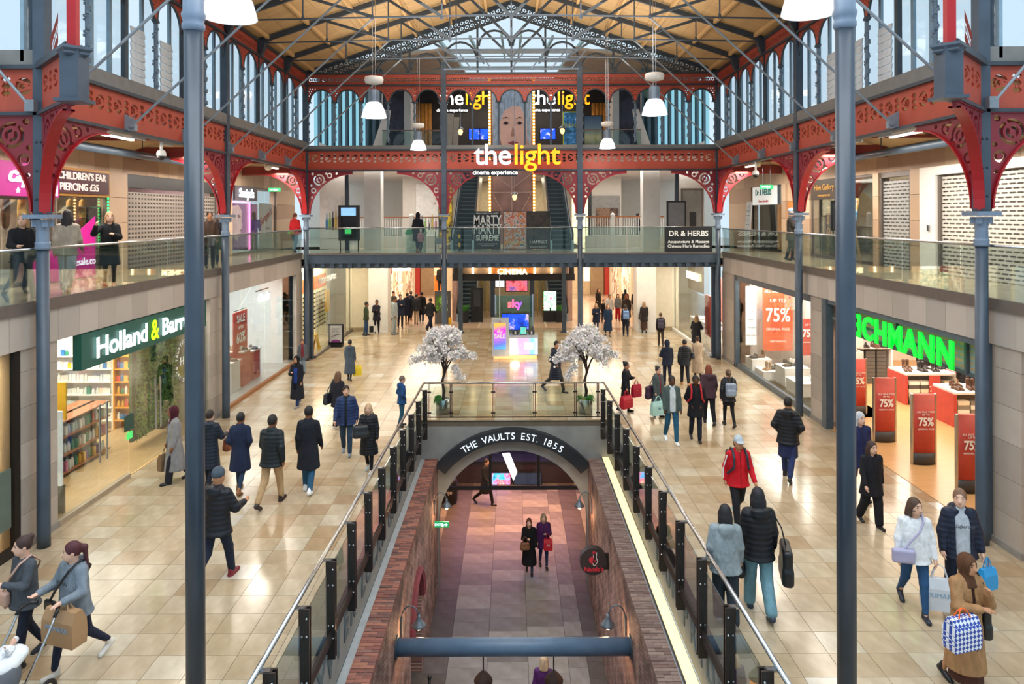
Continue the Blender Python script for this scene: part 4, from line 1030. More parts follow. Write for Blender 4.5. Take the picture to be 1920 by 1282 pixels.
# exit signs and ceiling cameras along the galleries
exit_sign(-9.6, 27.6, 6.85, 0, 'green exit sign hanging over the gallery by the beauty shop', 1.08, .5)
exit_sign(9.55, 25.6, 6.82, 0, 'green exit sign hanging over the gallery by the herbal shop', 1.1, .5)
def dome_cam(p, label):
 t = thing('dome_camera', label, 'camera', p, 'ceiling dome cameras'); x, y, z = p
 MB().tube((x, y, z), (x, y, 7.6), .035, 10).build('stem', m_white, t, True); MB().lathe([(.04, .06), (.09, .02), (.11, -.06), (.10, -.1)], p, 16).build('housing', m_white, t, True)
 MB().lathe([(.09, -.1), (.08, -.16), (.03, -.2)], p, 16).build('dome', m_black, t, True)
for s, a, c in ((-1, 303, 285), (1, 1417, 322)):
 dome_cam(tuple(P(a, c, 16.2 if s < 0 else 23.0)), 'white dome camera hanging under the girder, ' + side_nm[s])
for k, (x, y, Y) in enumerate(((503, 313, 23.6), (1421, 307, 24.2))):
 p = P(x, y, Y); t = thing('loudspeaker', 'round cream loudspeaker fixed under the girder, ' + side_nm[-1 if k == 0 else 1], 'loudspeaker', p)
 MB().lathe([(.03, .12), (.1, .09), (.125, 0), (.1, -.09), (.03, -.12)], p, 14).build('body', M('cream_plastic', '#d9cdb8', .5), t, True); MB().tube(p, p + Vector((0, 0, .3)), .015, 6).build('stem', m_dark, t)
# ================================================================ far gallery, cinema level and far ground floor
t = thing('gallery_slab', 'far gallery floor with blue-grey edge beam and ribbed soffit', 'gallery', (0, 29, GZ), kind='structure')
o = MB().box(-XG, XG, Y3 - .05, 31.2, GZ - .2, GZ).build('floor_finish', m_gfl, t); tint(o.data, lin('#b9b3a4'))
for s in (-1, 1):
 o = MB().box(*sorted((s * 3.35, s * 14)), 31.2, 46, GZ - .2, GZ).build('floor_finish', m_gfl, t); tint(o.data, lin('#c4b8a8'))
for k in range(3):
 x0, x1 = xs3[k] + .12, xs3[k + 1] - .12
 MB().box(x0, x1, Y3 - .1, Y3 + .1, 3.88, GZ).build('edge_beam', m_steel, t)
 MB().box(x0, x1, Y3 - .12, Y3 + .12, GZ - .02, GZ + .04).build('edge_trim', m_trim, t)
 x = x0 + .1
 while x < x1 - .15: MB().box(x, x + .17, Y3 - .08, Y3 + .1, 3.7, 3.88).build('deck_rib', m_steel, t); x += .365
 MB().box(x0, x1, Y3 + .0, Y3 + .1, 3.7, 3.88).build('rib_backing', m_dark, t)
MB().box(-14, 14, Y3 + .1, 36, 3.7, 3.78).build('soffit', M('warm_soffit', '#cfc3b2', .7), t)
for s in (-1, 1): MB().box(*sorted((s * 3.3, s * 14)), 36, 52, 3.7, 3.78).build('soffit', MATS['warm_soffit'], t)
for k in range(3):
 x0, x1 = xs3[k] + .12, xs3[k + 1] - .12
 t = thing('railing', 'clear glass balustrade of the far gallery, ' + bay[k], 'railing', ((x0 + x1) / 2, Y3, GZ))
 MB().path([(x0, Y3, GZ + 1.05), (x1, Y3, GZ + 1.05)], .022, 8).build('handrail', m_chrm, t, True)
 n = 3; w_ = (x1 - x0) / n
 for i in range(n): MB().box(x0 + i * w_ + .01, x0 + (i + 1) * w_ - .01, Y3 - .006, Y3 + .006, GZ + .04, GZ + 1.03).build('glass_pane', glass('far_balustrade_glass', '#e2eeea', .5, .02, .015), t)
t = thing('shop_sign', 'black board reading DR & HERBS on the far gallery balustrade', 'sign', (7.05, Y3 - .05, GZ))
MB().box(6.1, 8.0, Y3 - .06, Y3 - .02, GZ + .05, GZ + 1.03).build('board', m_black, t)
m_wl = M('white_sign_print', '#f2f2ee', .5)
text('DR & HERBS', .3, m_wl, (7.05, Y3 - .07, GZ + .78), FRONT, 'lettering', t, .005, .006, sx=.98)
text('Acupuncture & Massage\nChinese Herb Remedies', .17, m_wl, (7.05, Y3 - .07, GZ + .37), FRONT, 'lettering', t, .004, .003)
# ---------------------------------------------------------------- escalators
m_step = M('grey_ribbed_step', '#84959c', .5, .1, .1, 6); m_inox = M('pale_escalator_steel', '#a9b7ba', .3, .7, .05); m_hand = M('black_rubber', '#17181a', .5)
def escalator(x0, x1, ya, za, zb, label):
 t = thing('escalator', label, 'escalator', ((x0 + x1) / 2, ya, za))
 rise = .205; n = int((zb - za) / rise); run = rise / math.tan(R(30)); L_ = n * run
 me = MB().box(x0, x1, 0, run + .02, -.25, 0).mesh('step', m_step)
 rs = MB().box(x0 + .01, x1 - .01, -.01, 0, -rise + .03, -.03).mesh('riser', M('dark_riser', '#4c5a62', .5, .1))
 for k in range(n):
  o = inst('step', me, t, Vector((0, ya + k * run, za + (k + 1) * rise)) - t.location); inst('riser', rs, o)
 o = MB().box(x0, x1, ya - 1.0, ya, za, za + .012).build('landing_plate', m_inox, t)
 for s, x in ((-1, x0), (1, x1)):
  xa, xb = sorted((x, x + s * .1))
  pr = [(ya - .9, za), (ya - .9, za + .55), (ya - .2, za + .78), (ya + L_, zb + .78), (ya + L_ + .6, zb + .8), (ya + L_ + .6, zb - .6), (ya + .3, za - .3)]
  MB().prism(pr, lambda u, v, q: (q, u, v), xa, xb).build('balustrade', m_inox, t)
  xm = (xa + xb) / 2
  pts = [(xm, ya - .7, za + .35), (xm, ya - 1.0, za + .55), (xm, ya - 1.0, za + .75), (xm, ya - .75, za + .92), (xm, ya - .2, za + .98), (xm, ya + L_, zb + .96), (xm, ya + L_ + .8, zb + .98)]
  MB().path(pts, .04, 8).build('handrail', m_hand, t, True)
 MB().prism([(ya, za - .1), (ya + L_, zb - .1), (ya + L_, zb - .7), (ya + .4, za - .45)], lambda u, v, q: (q, u, v), x0, x1).build('truss_casing', m_inox, t)
 return t
for s in (-1, 1):
 x0, x1 = sorted((s * 1.78, s * 2.62))
 escalator(x0, x1, 31.0, GZ, 8.4, 'upper escalator beside the %s rising to the cinema' % ('white-lettered film poster' if s < 0 else 'dark film poster with a couple'))
 x0, x1 = sorted((s * 2.1, s * 2.95))
 escalator(x0, x1, 38.0, 0, GZ, 'lower escalator beside the %s' % ('black monolith' if s < 0 else 'rainbow screen'))
# ---------------------------------------------------------------- far gallery surroundings
t = thing('wall_back_gallery', 'white walls and ceilings around the far gallery', 'wall', (0, 40, GZ), kind='structure')
m_off = M('warm_white_wall', '#ddd5cb', .65, 0, .03)
MB().box(-14, 14, 46, 46.3, GZ, 8.2).build('rear_wall', m_off, t)
for s in (-1, 1):
 MB().box(*sorted((s * 3.35, s * 11.2)), 29.3, 46, 8.05, 8.3).build('ceiling_slab', M('blush_white_ceiling', '#e0d2ca', .7), t)
 MB().box(*sorted((s * 6.0, s * 6.75)), 31.2, 31.9, GZ, 8.05).build('white_column', m_white, t)
 MB().box(*sorted((s * 7.6, s * 8.9)), 31.6, 31.8, GZ, 8.05).build('side_wall', m_white, t)
 MB().box(*sorted((s * 3.5, s * 6.4)), 40, 40.2, GZ, 8.05).build('inner_wall', m_off, t)
 MB().box(*sorted((s * 7.25, s * 7.42)), 30.3, 30.47, GZ, 8.05).build('steel_pole', m_steel, t)
 MB().box(*sorted((s * 3.2, s * 3.35)), 31.2, 46, 8.0, 8.5).build('well_edge', m_white, t)
MB().box(-3.4, 3.4, 45.8, 46, GZ - .5, 8.0).build('well_back', M('cream_back_wall', '#d8c8a8', .7), t)
MB().box(-3.3, 3.3, 38.6, 46, 8.05, 8.4).build('cinema_landing', M('blush_white_ceiling'), t)
for s in (-1, 1):
 nm = 'by the wayfinding screen' if s < 0 else 'by the herbal sign'
 t = thing('balustrade', 'white painted balustrade with timber rail on a curved plinth, ' + nm, 'balustrade', (s * 5, 33, GZ))
 pts = [Vector((s * x, 32.4 + .16 * (x - 3.5) ** 1.3, 0)) for x in np.linspace(3.5, 7.4, 10)]
 b = MB(); r = MB()
 for i in range(9):
  b.bar(pts[i] + Vector((0, 0, GZ + .28)), pts[i + 1] + Vector((0, 0, GZ + .28)), .25, .56)
  r.bar(pts[i] + Vector((0, 0, GZ + 1.45)), pts[i + 1] + Vector((0, 0, GZ + 1.45)), .1, .06)
 b.build('plinth', m_off, t); r.build('timber_rail', M('red_oak_rail', '#a5663c', .5), t)
 me = MB().box(-.018, .018, -.018, .018, .6, 1.43).mesh('baluster', m_white); mn = MB().box(-.1, .1, -.1, .1, .0, 1.5).lathe([(.1, 1.5), (.12, 1.55), (.02, 1.65)], n=8).mesh('newel', m_white)
 for i in range(34):
  f_ = i / 33 * 8.99; k = int(f_); p = pts[k].lerp(pts[k + 1], f_ - k)
  inst('baluster', me, t, Vector((p.x, p.y, GZ)) - t.location)
 for k in (3, 7): inst('newel', mn, t, Vector((pts[k].x, pts[k].y - .05, GZ)) - t.location)
 # shop hoardings and fronts on the wall behind
t = thing('hoarding', 'white shop hoarding printed with bottles and brushes', 'hoarding', (-4.4, 39.9, GZ))
MB().box(-5.6, -3.6, 39.85, 39.95, GZ + .3, 7.6).build('panel', M('white_hoarding', '#eae7e2', .6), t)
cols = ['#d8703a', '#3a7fae', '#7aa84a', '#2a2a2a', '#c8b040', '#b04a6a']
for k in range(9):
 x = -5.45 + k * .2; h = .5 + .5 * ((k * 37) % 10) / 10
 MB().lathe([(.055, 0), (.06, h * .6), (.025, h * .75), (.025, h)], (x, 39.84, GZ + .7), 8, 1, .2).build('printed_bottle', M('print_' + cols[k % 6], cols[k % 6], .6), t)
text('something\nexciting\nis coming', .24, M('terracotta_print', '#c87860', .6), (-4.1, 39.83, 6.75), FRONT, 'lettering', t, .004)
t = thing('hoarding', 'narrow white hoarding with coloured drawings on the side wall', 'hoarding', (-8.2, 31.5, GZ))
MB().box(-8.7, -7.85, 31.52, 31.58, GZ + .5, 6.7).build('panel', MATS['white_hoarding'], t)
for k in range(5): MB().lathe([(.05, 0), (.055, .4 + .06 * k), (.02, .55), (.02, .75 + .04 * k)], (-8.55 + k * .14, 31.5, GZ + .9), 8, 1, .2).build('printed_bottle', M('print_' + cols[(k + 1) % 6], cols[(k + 1) % 6], .6), t)
t = thing('storefront', 'dark shop window with yellow and black print near the escalators', 'shop front', (-3.5, 38.5, GZ)); MB().box(-4.1, -3.38, 38.4, 38.5, GZ, 7.7).build('window_print', voronoi_print('black_yellow_print', ['#15140f', '#2a2414', '#d9b92c', '#1a1812'], 1.8, 0), t); MB().box(-4.15, -3.36, 38.5, 38.55, GZ, 7.8).build('frame', m_black, t)
t = thing('storefront', 'grey shop window with dark film still behind the balustrade', 'shop front', (5.4, 39.8, GZ)); MB().box(3.9, 6.3, 39.86, 39.95, GZ + .4, 6.9).build('window', M('smoky_window', '#8d8b88', .25), t); MB().box(4.9, 6.2, 39.8, 39.86, GZ + .9, 6.2).build('film_still', voronoi_print('dark_film_still', ['#1a1614', '#3a2c26', '#8a6a54', '#14100e'], 2.2, 0), t)
t = thing('storefront', 'warm lit jewellery window glimpsed beside the escalator', 'shop front', (3.7, 38.6, GZ)); MB().box(3.4, 4.3, 38.6, 38.7, GZ, 7.0).build('lit_window', voronoi_print('warm_glints', ['#b59a5a', '#e8d8a8', '#fff4d0', '#c8a860'], 5, .9), t); MB().box(4.3, 4.5, 38.55, 38.7, GZ, 7.4).build('frame', m_black, t)
t = thing('storefront', 'grey framed shop doorway on the far gallery beside the herbal sign', 'shop front', (8.4, 31.55, GZ)); MB().box(7.9, 8.75, 31.52, 31.6, GZ + .1, 6.9).build('window', M('smoky_window'), t); MB().box(8.2, 8.5, 31.5, 31.52, GZ + .3, 5.9).build('figure_print', m_black, t); MB().box(7.82, 8.83, 31.54, 31.6, GZ, 7.0).build('frame', m_trim, t)
t = thing('wayfinding_screen', 'black wayfinding screen on legs with blue display, far gallery', 'screen', (-7.4, 30.0, GZ))
MB().box(-7.6 - .02, -6.7, 29.95, 30.07, GZ + .45, GZ + 2.0).build('casing', m_black, t)
MB().box(-7.5, -6.85, 29.93, 29.95, GZ + 1.55, GZ + 1.9).build('blue_display', M('pale_blue_display', '#7fb0d8', .4, emit=.9), t)
MB().box(-7.5, -6.85, 29.93, 29.95, GZ + .55, GZ + 1.5).build('dark_display', M('dark_display', '#16191f', .15), t)
MB().box(-7.33, -7.05, 29.92, 29.93, GZ + .75, GZ + .95).build('green_button', M('green_display', '#3fc060', .4, emit=.8), t)
for x in (-7.55, -6.76): MB().box(x - .02, x + .02, 29.98, 30.04, GZ, GZ + .45).build('leg', m_black, t)
t = thing('notice_board', 'black framed blank notice board on the far gallery', 'board', (7.1, 30.2, GZ))
MB().box(6.85, 7.7, 30.2, 30.28, GZ + .8, GZ + 2.15).build('frame', m_black, t); MB().box(6.92, 7.63, 30.18, 30.2, GZ + .87, GZ + 2.08).build('panel', M('grey_notice', '#77777c', .4), t)
for x in (6.95, 7.6): MB().box(x - .025, x + .025, 30.22, 30.27, GZ, GZ + .8).build('leg', m_black, t)
t = thing('litter_bin', 'recycling bin with green sloped lid on the far gallery', 'bin', (-4.35, 29.3, GZ))
MB().box(-4.55, -3.75, 29.3, 29.8, GZ, GZ + .75).build('body', M('pale_bin_print', '#b9c4b4', .5, 0, .25, 6), t); MB().prism([(-4.6, GZ + .75), (-3.7, GZ + .75), (-3.8, GZ + .95), (-4.5, GZ + .95)], lambda u, v, q: (u, q, v), 29.25, 29.85).build('lid', M('green_lid', '#3f9a68', .5), t)
t = thing('sandwich_board', 'small black metal sandwich board on the far gallery', 'sign', (-3.15, 29.4, GZ)); b = MB()
for x in (-3.3, -2.95): b.bar((x, 29.3, GZ), (x, 29.45, GZ + .85), .03, .03); b.bar((x, 29.65, GZ), (x, 29.45, GZ + .85), .03, .03)
b.build('legs', m_black, t); MB().box(-3.3, -2.95, 29.36, 29.39, GZ + .3, GZ + .55).build('panel', M('grey_print'), t)
t = thing('barrier_pole', 'black and yellow striped barrier pole at the escalator foot', 'post', (-2.28, 29.5, GZ))
for k in range(5): MB().tube((-2.28, 29.5, GZ + k * .18), (-2.28, 29.5, GZ + (k + 1) * .18), .045, 10).build('band', m_black if k % 2 == 0 else M('safety_yellow', '#f0b818', .5), t)
# film poster boards
def poster(x, y, z, w, h, label, mat, lines, name='film_poster'):
 t = thing(name, label, 'poster', (x, y, z), 'film posters at the escalator foot')
 MB().box(x - w / 2, x + w / 2, y, y + .06, z, z + h).build('board', m_black, t); MB().box(x - w / 2 + .02, x + w / 2 - .02, y - .006, y, z + .02, z + h - .02).build('print', mat, t)
 for body, sz, zz, m, sx in lines: text(body, sz, m, (x, y - .012, z + zz), FRONT, 'lettering', t, .002, .01 * (sz > .3), sx=sx)
 for sx in (-1, 1): MB().box(x + sx * w * .35 - .03, x + sx * w * .35 + .03, y + .03, y + .4, z, z + .03).build('foot', m_black, t)
poster(-1.1, 30.5, GZ + .02, 1.16, 1.7, 'black film poster with huge white block title', m_black, [('TIMOTHEE CHALAMET', .1, 1.6, m_wl, 1.0), ('MARTY', .62, 1.28, m_wl, .62), ('MARTY', .62, .88, m_wl, .62), ('SUPREME', .36, .5, m_wl, .7), ('A MARTY SUPREME PICTURE\nIN CINEMAS NOW', .07, .2, m_wl, 1)])
poster(.12, 30.5, GZ + .02, 1.06, 1.7, 'crowded colourful film poster between two darker ones', voronoi_print('crowded_film_print', ['#14203a', '#2b6a7a', '#e8d8c8', '#c23a3a', '#e8b04a', '#1c6a5a'], 7, 0), [('INITIAL FAMILY', .13, .3, M('yellow_print', '#e0d040', .5), 1), ('IN CINEMAS NOW', .08, .12, m_wl, 1)])
poster(1.18, 30.5, GZ + .02, 1.04, 1.7, 'dark brown film poster showing a couple, with a serif title', voronoi_print('brown_film_print', ['#16110e', '#2c211a', '#4a382a', '#1a1410'], 3, 0), [('HAMNET', .2, .32, m_wl, 1), ('IN CINEMAS JANUARY 9', .07, .1, m_wl, 1)])
# ---------------------------------------------------------------- lit tower between the upper escalators
t = thing('poster_tower', 'tall lit portrait banner tower rising between the upper escalators', 'banner', (0, 36, GZ))
MB().box(-1.12, 1.12, 36.0, 36.6, GZ, 13.0).build('core', M('bronze_core', '#8a6a5a', .5), t)
pr = MB().box(-1.05, 1.05, 35.97, 36.0, 8.6, 12.75).build('portrait_print', gradient_mat('portrait_print', [(0, '#3a2c30'), (.2, '#8a5f58'), (.55, '#c9a394'), (.8, '#a8b0bc'), (1, '#5f7a94')], 2, 8.6, 12.75, .35, .35), t)
def fp(pts, mat, nm, y=35.955): MB().prism(pts, lambda u, v, q: (u, q, v), y, y + .012).build(nm, mat, pr)
oval = [(.05 + .72 * cos(a), 10.35 + 1.35 * sin(a) * (1 if sin(a) > 0 else 1.05)) for a in np.linspace(0, 2 * pi, 28)[:-1]]
fp(oval, M('print_skin', '#c79c8c', .6, 0, .12, 1.5, emit=.3), 'face_shape')
hair = [(-1.0, 12.7), (.95, 12.7), (1.0, 9.4), (.82, 9.8), (.78, 10.9), (.5, 11.5), (.1, 11.55), (-.4, 11.3), (-.66, 10.6), (-.7, 9.6), (-1.0, 8.9)]
fp(hair, M('print_hair', '#8d99a8', .6, 0, .35, 3, emit=.25, stretch=(4, 1, 1)), 'hair_shape', 35.94)
for x in (-.3, .42):
 fp([(x - .17, 10.62), (x, 10.74), (x + .17, 10.62), (x, 10.55)], M('print_dark', '#2c2224', .6), 'eye_shape', 35.93); fp([(x - .22, 10.86), (x, 10.97), (x + .22, 10.88), (x, 10.91)], MATS['print_dark'], 'brow_shape', 35.93)
fp([(.06, 10.5), (.2, 9.98), (.02, 9.92), (-.06, 9.98)], M('print_nose', '#a87868', .6, emit=.2), 'nose_shape', 35.93); fp([(-.22, 9.6), (.08, 9.7), (.36, 9.6), (.08, 9.46)], M('print_lips', '#8a3f46', .6, emit=.2), 'mouth_shape', 35.93)
MB().box(-1.05, 1.05, 35.97, 36.0, GZ, 8.6).build('lower_print', M('misty_brown_print', '#8c6a60', .5, 0, .35, 1.2, emit=.25), t)
for pts in (((-1.05, 8.0), (0, 7.2), (1.05, 8.0)), ((-1.05, 7.0), (1.05, 7.0)), ((-1.0, 6.9), (-.3, 5.6), (0, 5.4), (.3, 5.6), (1.0, 6.9)), ((0, 8.5), (0, 5.4))):
 b = MB()
 for i in range(len(pts) - 1): b.bar((pts[i][0], 35.95, pts[i][1]), (pts[i + 1][0], 35.95, pts[i + 1][1]), .03, .07, up=(0, 1, 0))
 b.build('printed_rib', M('pale_print_line', '#b9a094', .6, emit=.2), t)
m_blb = M('warm_bulb', '#ffd79a', .4, emit=9, var=.02)
for s in (-1, 1):
 l = thing('bulb_strip', 'vertical strip of warm bulbs on the tower, ' + ('by the ascending escalator' if s < 0 else 'by the descending escalator'), 'light', (s * 1.16, 35.9, GZ))
 MB().box(s * 1.16 - .07, s * 1.16 + .07, 35.9, 36.0, 4.6, 13.0).build('channel', M('amber_channel', '#c98a3a', .4, emit=.5), l)
 b = MB()
 for k in range(48): b.lathe([(.03, -.04), (.05, 0), (.03, .04)], (s * 1.16, 35.88, 4.8 + k * .17), 6)
 b.build('bulbs', m_blb, l, kind='stuff')
# ---------------------------------------------------------------- cinema level
t = thing('wall_back_cinema', 'dark cinema lobby walls with timber drapes behind the upper arches', 'wall', (0, 42, 8.4), kind='structure')
MB().box(-9, 9, 42, 42.2, 8.4, 14.2).build('rear_wall', M('near_black_lobby', '#1d1a1c', .6, 0, .3, 2), t)
MB().box(-9, 9, 38.5, 42, 8.3, 8.4).build('lobby_floor', M('dark_carpet', '#2b2524', .9), t)
for s in (-1, 1):
 MB().box(*sorted((s * 3.35, s * 9)), 29.4, 38.5, 8.3, 8.42).build('lobby_floor', MATS['dark_carpet'], t)
 for k in range(7):
  x = s * (5.0 + k * .22); MB().tube((x, 41.6, 8.4), (x, 41.6, 12.6), .13, 8).build('drape_fold', M('amber_drape', '#a5702c', .7, 0, .25, 4), t, True)
 MB().box(*sorted((s * 5.7, s * 7.3)), 37.9, 38.0, 8.5, 12.7).build('mural_panel', voronoi_print('dusky_mural', ['#2c2a38', '#4a4656', '#3a3440', '#20202a'], 1.2, 0), t)
 MB().box(*sorted((s * 5.4, s * 5.75)), 36.5, 38.5, 8.4, 13).build('white_column', m_white, t)
def light_sign(x, y, z, sc_, nm, label, back=True):
 t = thing('cinema_sign', label, 'sign', (x, y, z - .5), 'lit cinema name signs')
 m_y = M('amber_lit_letter', '#ff9c14', .5, emit=1.3, var=.25, scale=1.5)
 a = text('the', 1.18 * sc_, M('white_glow_letter', '#ffffff', .5, emit=1.8, var=.01), (x - .02 * sc_, y, z), FRONT, 'white_letters', t, .05 * sc_, .006 * sc_, 'RIGHT', .95)
 c = text('light', 1.18 * sc_, m_y, (x + .02 * sc_, y, z), FRONT, 'amber_letters', t, .05 * sc_, .006 * sc_, 'LEFT', .95)
 MB().box(x - 1.55 * sc_, x + .18 * sc_, y - .02, y + .03, z - .82 * sc_, z - .54 * sc_).build('strapline_plate', m_black, t)
 text('cinema experience', .235 * sc_, M('white_glow_letter'), (x - .68 * sc_, y - .04, z - .68 * sc_), FRONT, 'strapline', t, .01, .003)
 MB().box(x - 1.4 * sc_, x + 1.5 * sc_, y + .05, y + .1, z - .05, z + .02).build('mounting_rail', m_black, t)
light_sign(.02, 27.05, 8.16, 1.0, '', 'large lit white and amber cinema sign fixed to the far girder')
light_sign(-2.7, 38.9, 12.45, 1.0, '', 'lit white and amber cinema sign up in the lobby, above the blue screens pair')
light_sign(2.55, 38.9, 12.45, 1.0, '', 'lit white and amber cinema sign up in the lobby, above the yellow framed poster')
screen('lobby_screen', 'bright blue menu screen in the cinema lobby beside the white leaning panel', -2.45, -1.85, 10.15, 10.75, 39.2, voronoi_print('blue_menu_print', ['#0a28c0', '#1c4cf0', '#2048e0', '#e8e0f0'], 4, 1.6))
screen('lobby_screen', 'bright blue menu screen in the cinema lobby close to the portrait tower', -1.8, -1.25, 10.15, 10.75, 39.2, MATS['blue_menu_print'])
screen('lobby_screen', 'bright blue menu screen in the cinema lobby right of the portrait tower', 1.65, 2.5, 10.15, 10.75, 39.2, MATS['blue_menu_print'])
screen('lobby_poster', 'yellow framed film poster in the cinema lobby', 2.75, 3.5, 9.5, 11.2, 36.0, voronoi_print('blue_green_film', ['#1a2a20', '#2a4a5a', '#3a7ab0', '#d0d8d0'], 3, .35), 'poster', M('lime_frame', '#b8c428', .5, emit=.3))
text('GIANT', .34, M('yellow_print'), (3.12, 35.97, 10.5), FRONT, 'lettering', bpy.data.objects['lobby_poster'], .003)
screen('lobby_poster', 'dusky teal film poster in the cinema lobby', 3.85, 4.75, 9.3, 11.0, 36.0, gradient_mat('dusk_film', [(0, '#1c3a3e'), (.35, '#b9a070'), (.6, '#5a6a74'), (1, '#30445a')], 2, 9.3, 11.0, .35), 'poster')
t = thing('neon_sign', 'small green neon symbol in the cinema lobby', 'sign', (7.0, 40.5, 11.9)); b = MB()
for k in range(4): b.bar((6.85 + .06 * k, 40.5, 11.6 + .06 * k), (7.05 + .07 * k, 40.5, 12.0 + .1 * k), .05, .05)
b.build('tubes', M('green_neon', '#20ff60', .4, emit=4), t); MB().box(6.8, 7.4, 40.55, 40.6, 11.5, 12.4).build('back', m_black, t)
t = thing('leaning_panel', 'pair of pale panels leaning in the cinema lobby', 'panel', (-3.5, 37.5, 8.42)); MB().cbox((-3.55, 37.5, 9.9), .55, .05, 3.0, Matrix.Rotation(R(4), 3, 'Y')).build('panel', M('cream_panel', '#ddd0be', .6), t); MB().cbox((-3.1, 37.6, 9.8), .3, .05, 2.8, Matrix.Rotation(R(3), 3, 'Y')).build('panel', M('cream_panel'), t)
for s in (-1, 1):
 nm = 'over the wayfinding screen' if s < 0 else 'over the notice board'
 t = thing('railing', 'glass balustrade at the edge of the cinema level, ' + nm, 'railing', (s * 4.7, 29.5, 8.42))
 x0, x1 = sorted((s * 3.1, s * 5.6))
 for k in range(2): MB().box(x0 + k * (x1 - x0) / 2 + .01, x0 + (k + 1) * (x1 - x0) / 2 - .01, 29.5, 29.512, 8.42, 9.45).build('glass_pane', MATS['far_balustrade_glass'], t)
 MB().tube((x0, 29.5, 9.47), (x1, 29.5, 9.47), .022, 8).build('handrail', m_chrm, t)
 # finned stair wall seen through the outer arches
 t = thing('fin_wall', 'wall of blue-grey vertical fins and pale glass, ' + nm, 'glazing', (s * 7, 30.4, 8.4))
 fin = MB().box(-.055, .055, -.14, .14, 0, 4.4).mesh('fin', M('steel_blue_fin', '#5f7f90', .4)); pn = MB().box(0, .19, -.005, .005, 0, 4.4).mesh('pane', glass('pale_cyan_glass', '#d2eef2', .4, .05))
 for k in range(10):
  x = s * 8.55 - s * k * .3; p = Vector((x, 30.4 + .02 * k, 8.4)) - t.location
  inst('fin', fin, t, p); inst('pane', pn, t, p + Vector((.06 if s > 0 else -.25, 0, 0)))
 t = thing('stair_stringer', 'white sloping stair side beside the fins, ' + nm, 'stair', (s * 6.4, 30, 8.42))
 MB().prism([(s * 8.4, 8.42), (s * 7.1, 8.42), (s * 8.4, 9.0)], lambda u, v, q: (u, q, v), 29.75, 29.95).build('lower_flight', m_white, t)
 MB().prism([(s * 5.3, 10.4), (s * 5.55, 10.4), (s * 6.2, 8.42), (s * 5.6, 8.42)], lambda u, v, q: (u, q, v), 29.8, 30.0).build('upper_flight', m_white, t)
# glazed rear roof beyond the gable
t = thing('ceiling', 'glazed rear roof with pale bars seen through the gable', 'ceiling', (0, 34, 13.5), kind='structure')
for s in (-1, 1):
 for k in range(6):
  x = s * (.4 + k * 1.3); MB().bar((x, 28, 13.2 - .1 * k), (x, 42, 15.4 - .25 * k), .1, .14).build('roof_bar', M('pale_teal_bar', '#a8c8cc', .5), t)
for k in range(6):
 y = 29 + k * 2.2; MB().bar((-8.5, y, 12.75 + k * .12), (8.5, y, 12.75 + k * .12), .1, .16).build('cross_bar', M('grey_white_bar', '#b4b8b6', .5), t)
for s in (-1, 1): MB().add([(s * 2.6, 28, 12.6), (s * 8.6, 28, 11.7), (s * 8.6, 42, 12.9), (s * 2.6, 42, 14.2), (s * 2.6, 28, 12.7), (s * 8.6, 28, 11.8), (s * 8.6, 42, 13.0), (s * 2.6, 42, 14.3)], [(0, 1, 2, 3), (7, 6, 5, 4), (0, 4, 5, 1), (1, 5, 6, 2), (2, 6, 7, 3), (3, 7, 4, 0)]).build('roof_panel', M('cream_roof_panel', '#b9a48e', .7, 0, .15, 1.5), t)
lamp('lobby_light', 'AREA', (0, 39.5, 12.8), 260, (1, .8, .6), 8, 2); lamp('far_gallery_light', 'AREA', (-6, 34.5, 7.95), 330, (1, .93, .86), 5, 7); lamp('far_gallery_light', 'AREA', (6, 34.5, 7.95), 330, (1, .93, .86), 5, 7)
lamp('landing_light', 'AREA', (0, 42, 7.95), 200, (1, .85, .6), 5, 5)
# ---------------------------------------------------------------- far ground floor
t = thing('wall_back_ground', 'cream walls, white columns and lit passages beyond the far columns', 'wall', (0, 45, 0), kind='structure')
m_crm = M('cream_wall', '#d9cdb6', .6, 0, .04)
for s in (-1, 1):
 MB().box(*sorted((s * 7.1, s * 8.2)), 34.3, 34.6, 0, 3.7).build('return_wall', m_crm, t); MB().box(*sorted((s * 7.08, s * 8.2)), 34.26, 34.3, 0, .18).build('skirting', M('buff_skirting', '#a08c6c', .6), t)
 MB().box(*sorted((s * 6.15, s * 7.1)), 33.7, 34.7, 0, 3.7).build('white_column', m_white, t)
 MB().box(*sorted((s * 8.15, s * 8.35)), 34.3, 34.6, 0, 3.7).build('corner', m_crm, t)
 MB().box(*sorted((s * 3.2, s * 8)), 49.8, 50, 0, 3.7).build('end_wall', M('amber_lit_wall', '#dcc8a4', .6), t)
 MB().box(*sorted((s * 3.05, s * 3.3)), 37.5, 47, 0, 3.7).build('escalator_side', M('rose_panel', '#c9a394', .5), t)
MB().box(-13.6, 13.6, 50, 50.2, 0, 3.7).build('rear_wall', m_crm, t)
for s in (-1, 1):
 for k, (x, w_, c) in enumerate(((6.9, .25, '#b4342c'), (6.2, .5, '#9a8468'), (5.0, .12, '#6a5a48'), (4.1, .7, '#e4d4b4'))): MB().box(s * x - w_, s * x + w_, 49.6, 49.8, 0, 3.7).build('wall_panel', M('passage_panel_' + c, c, .5), t)
 MB().box(*sorted((s * 5.2, s * 5.6)), 49.5, 49.6, 1.0, 3.2).build('lit_poster', M('passage_light_box', '#fff4dc', .5, emit=1.5), t)
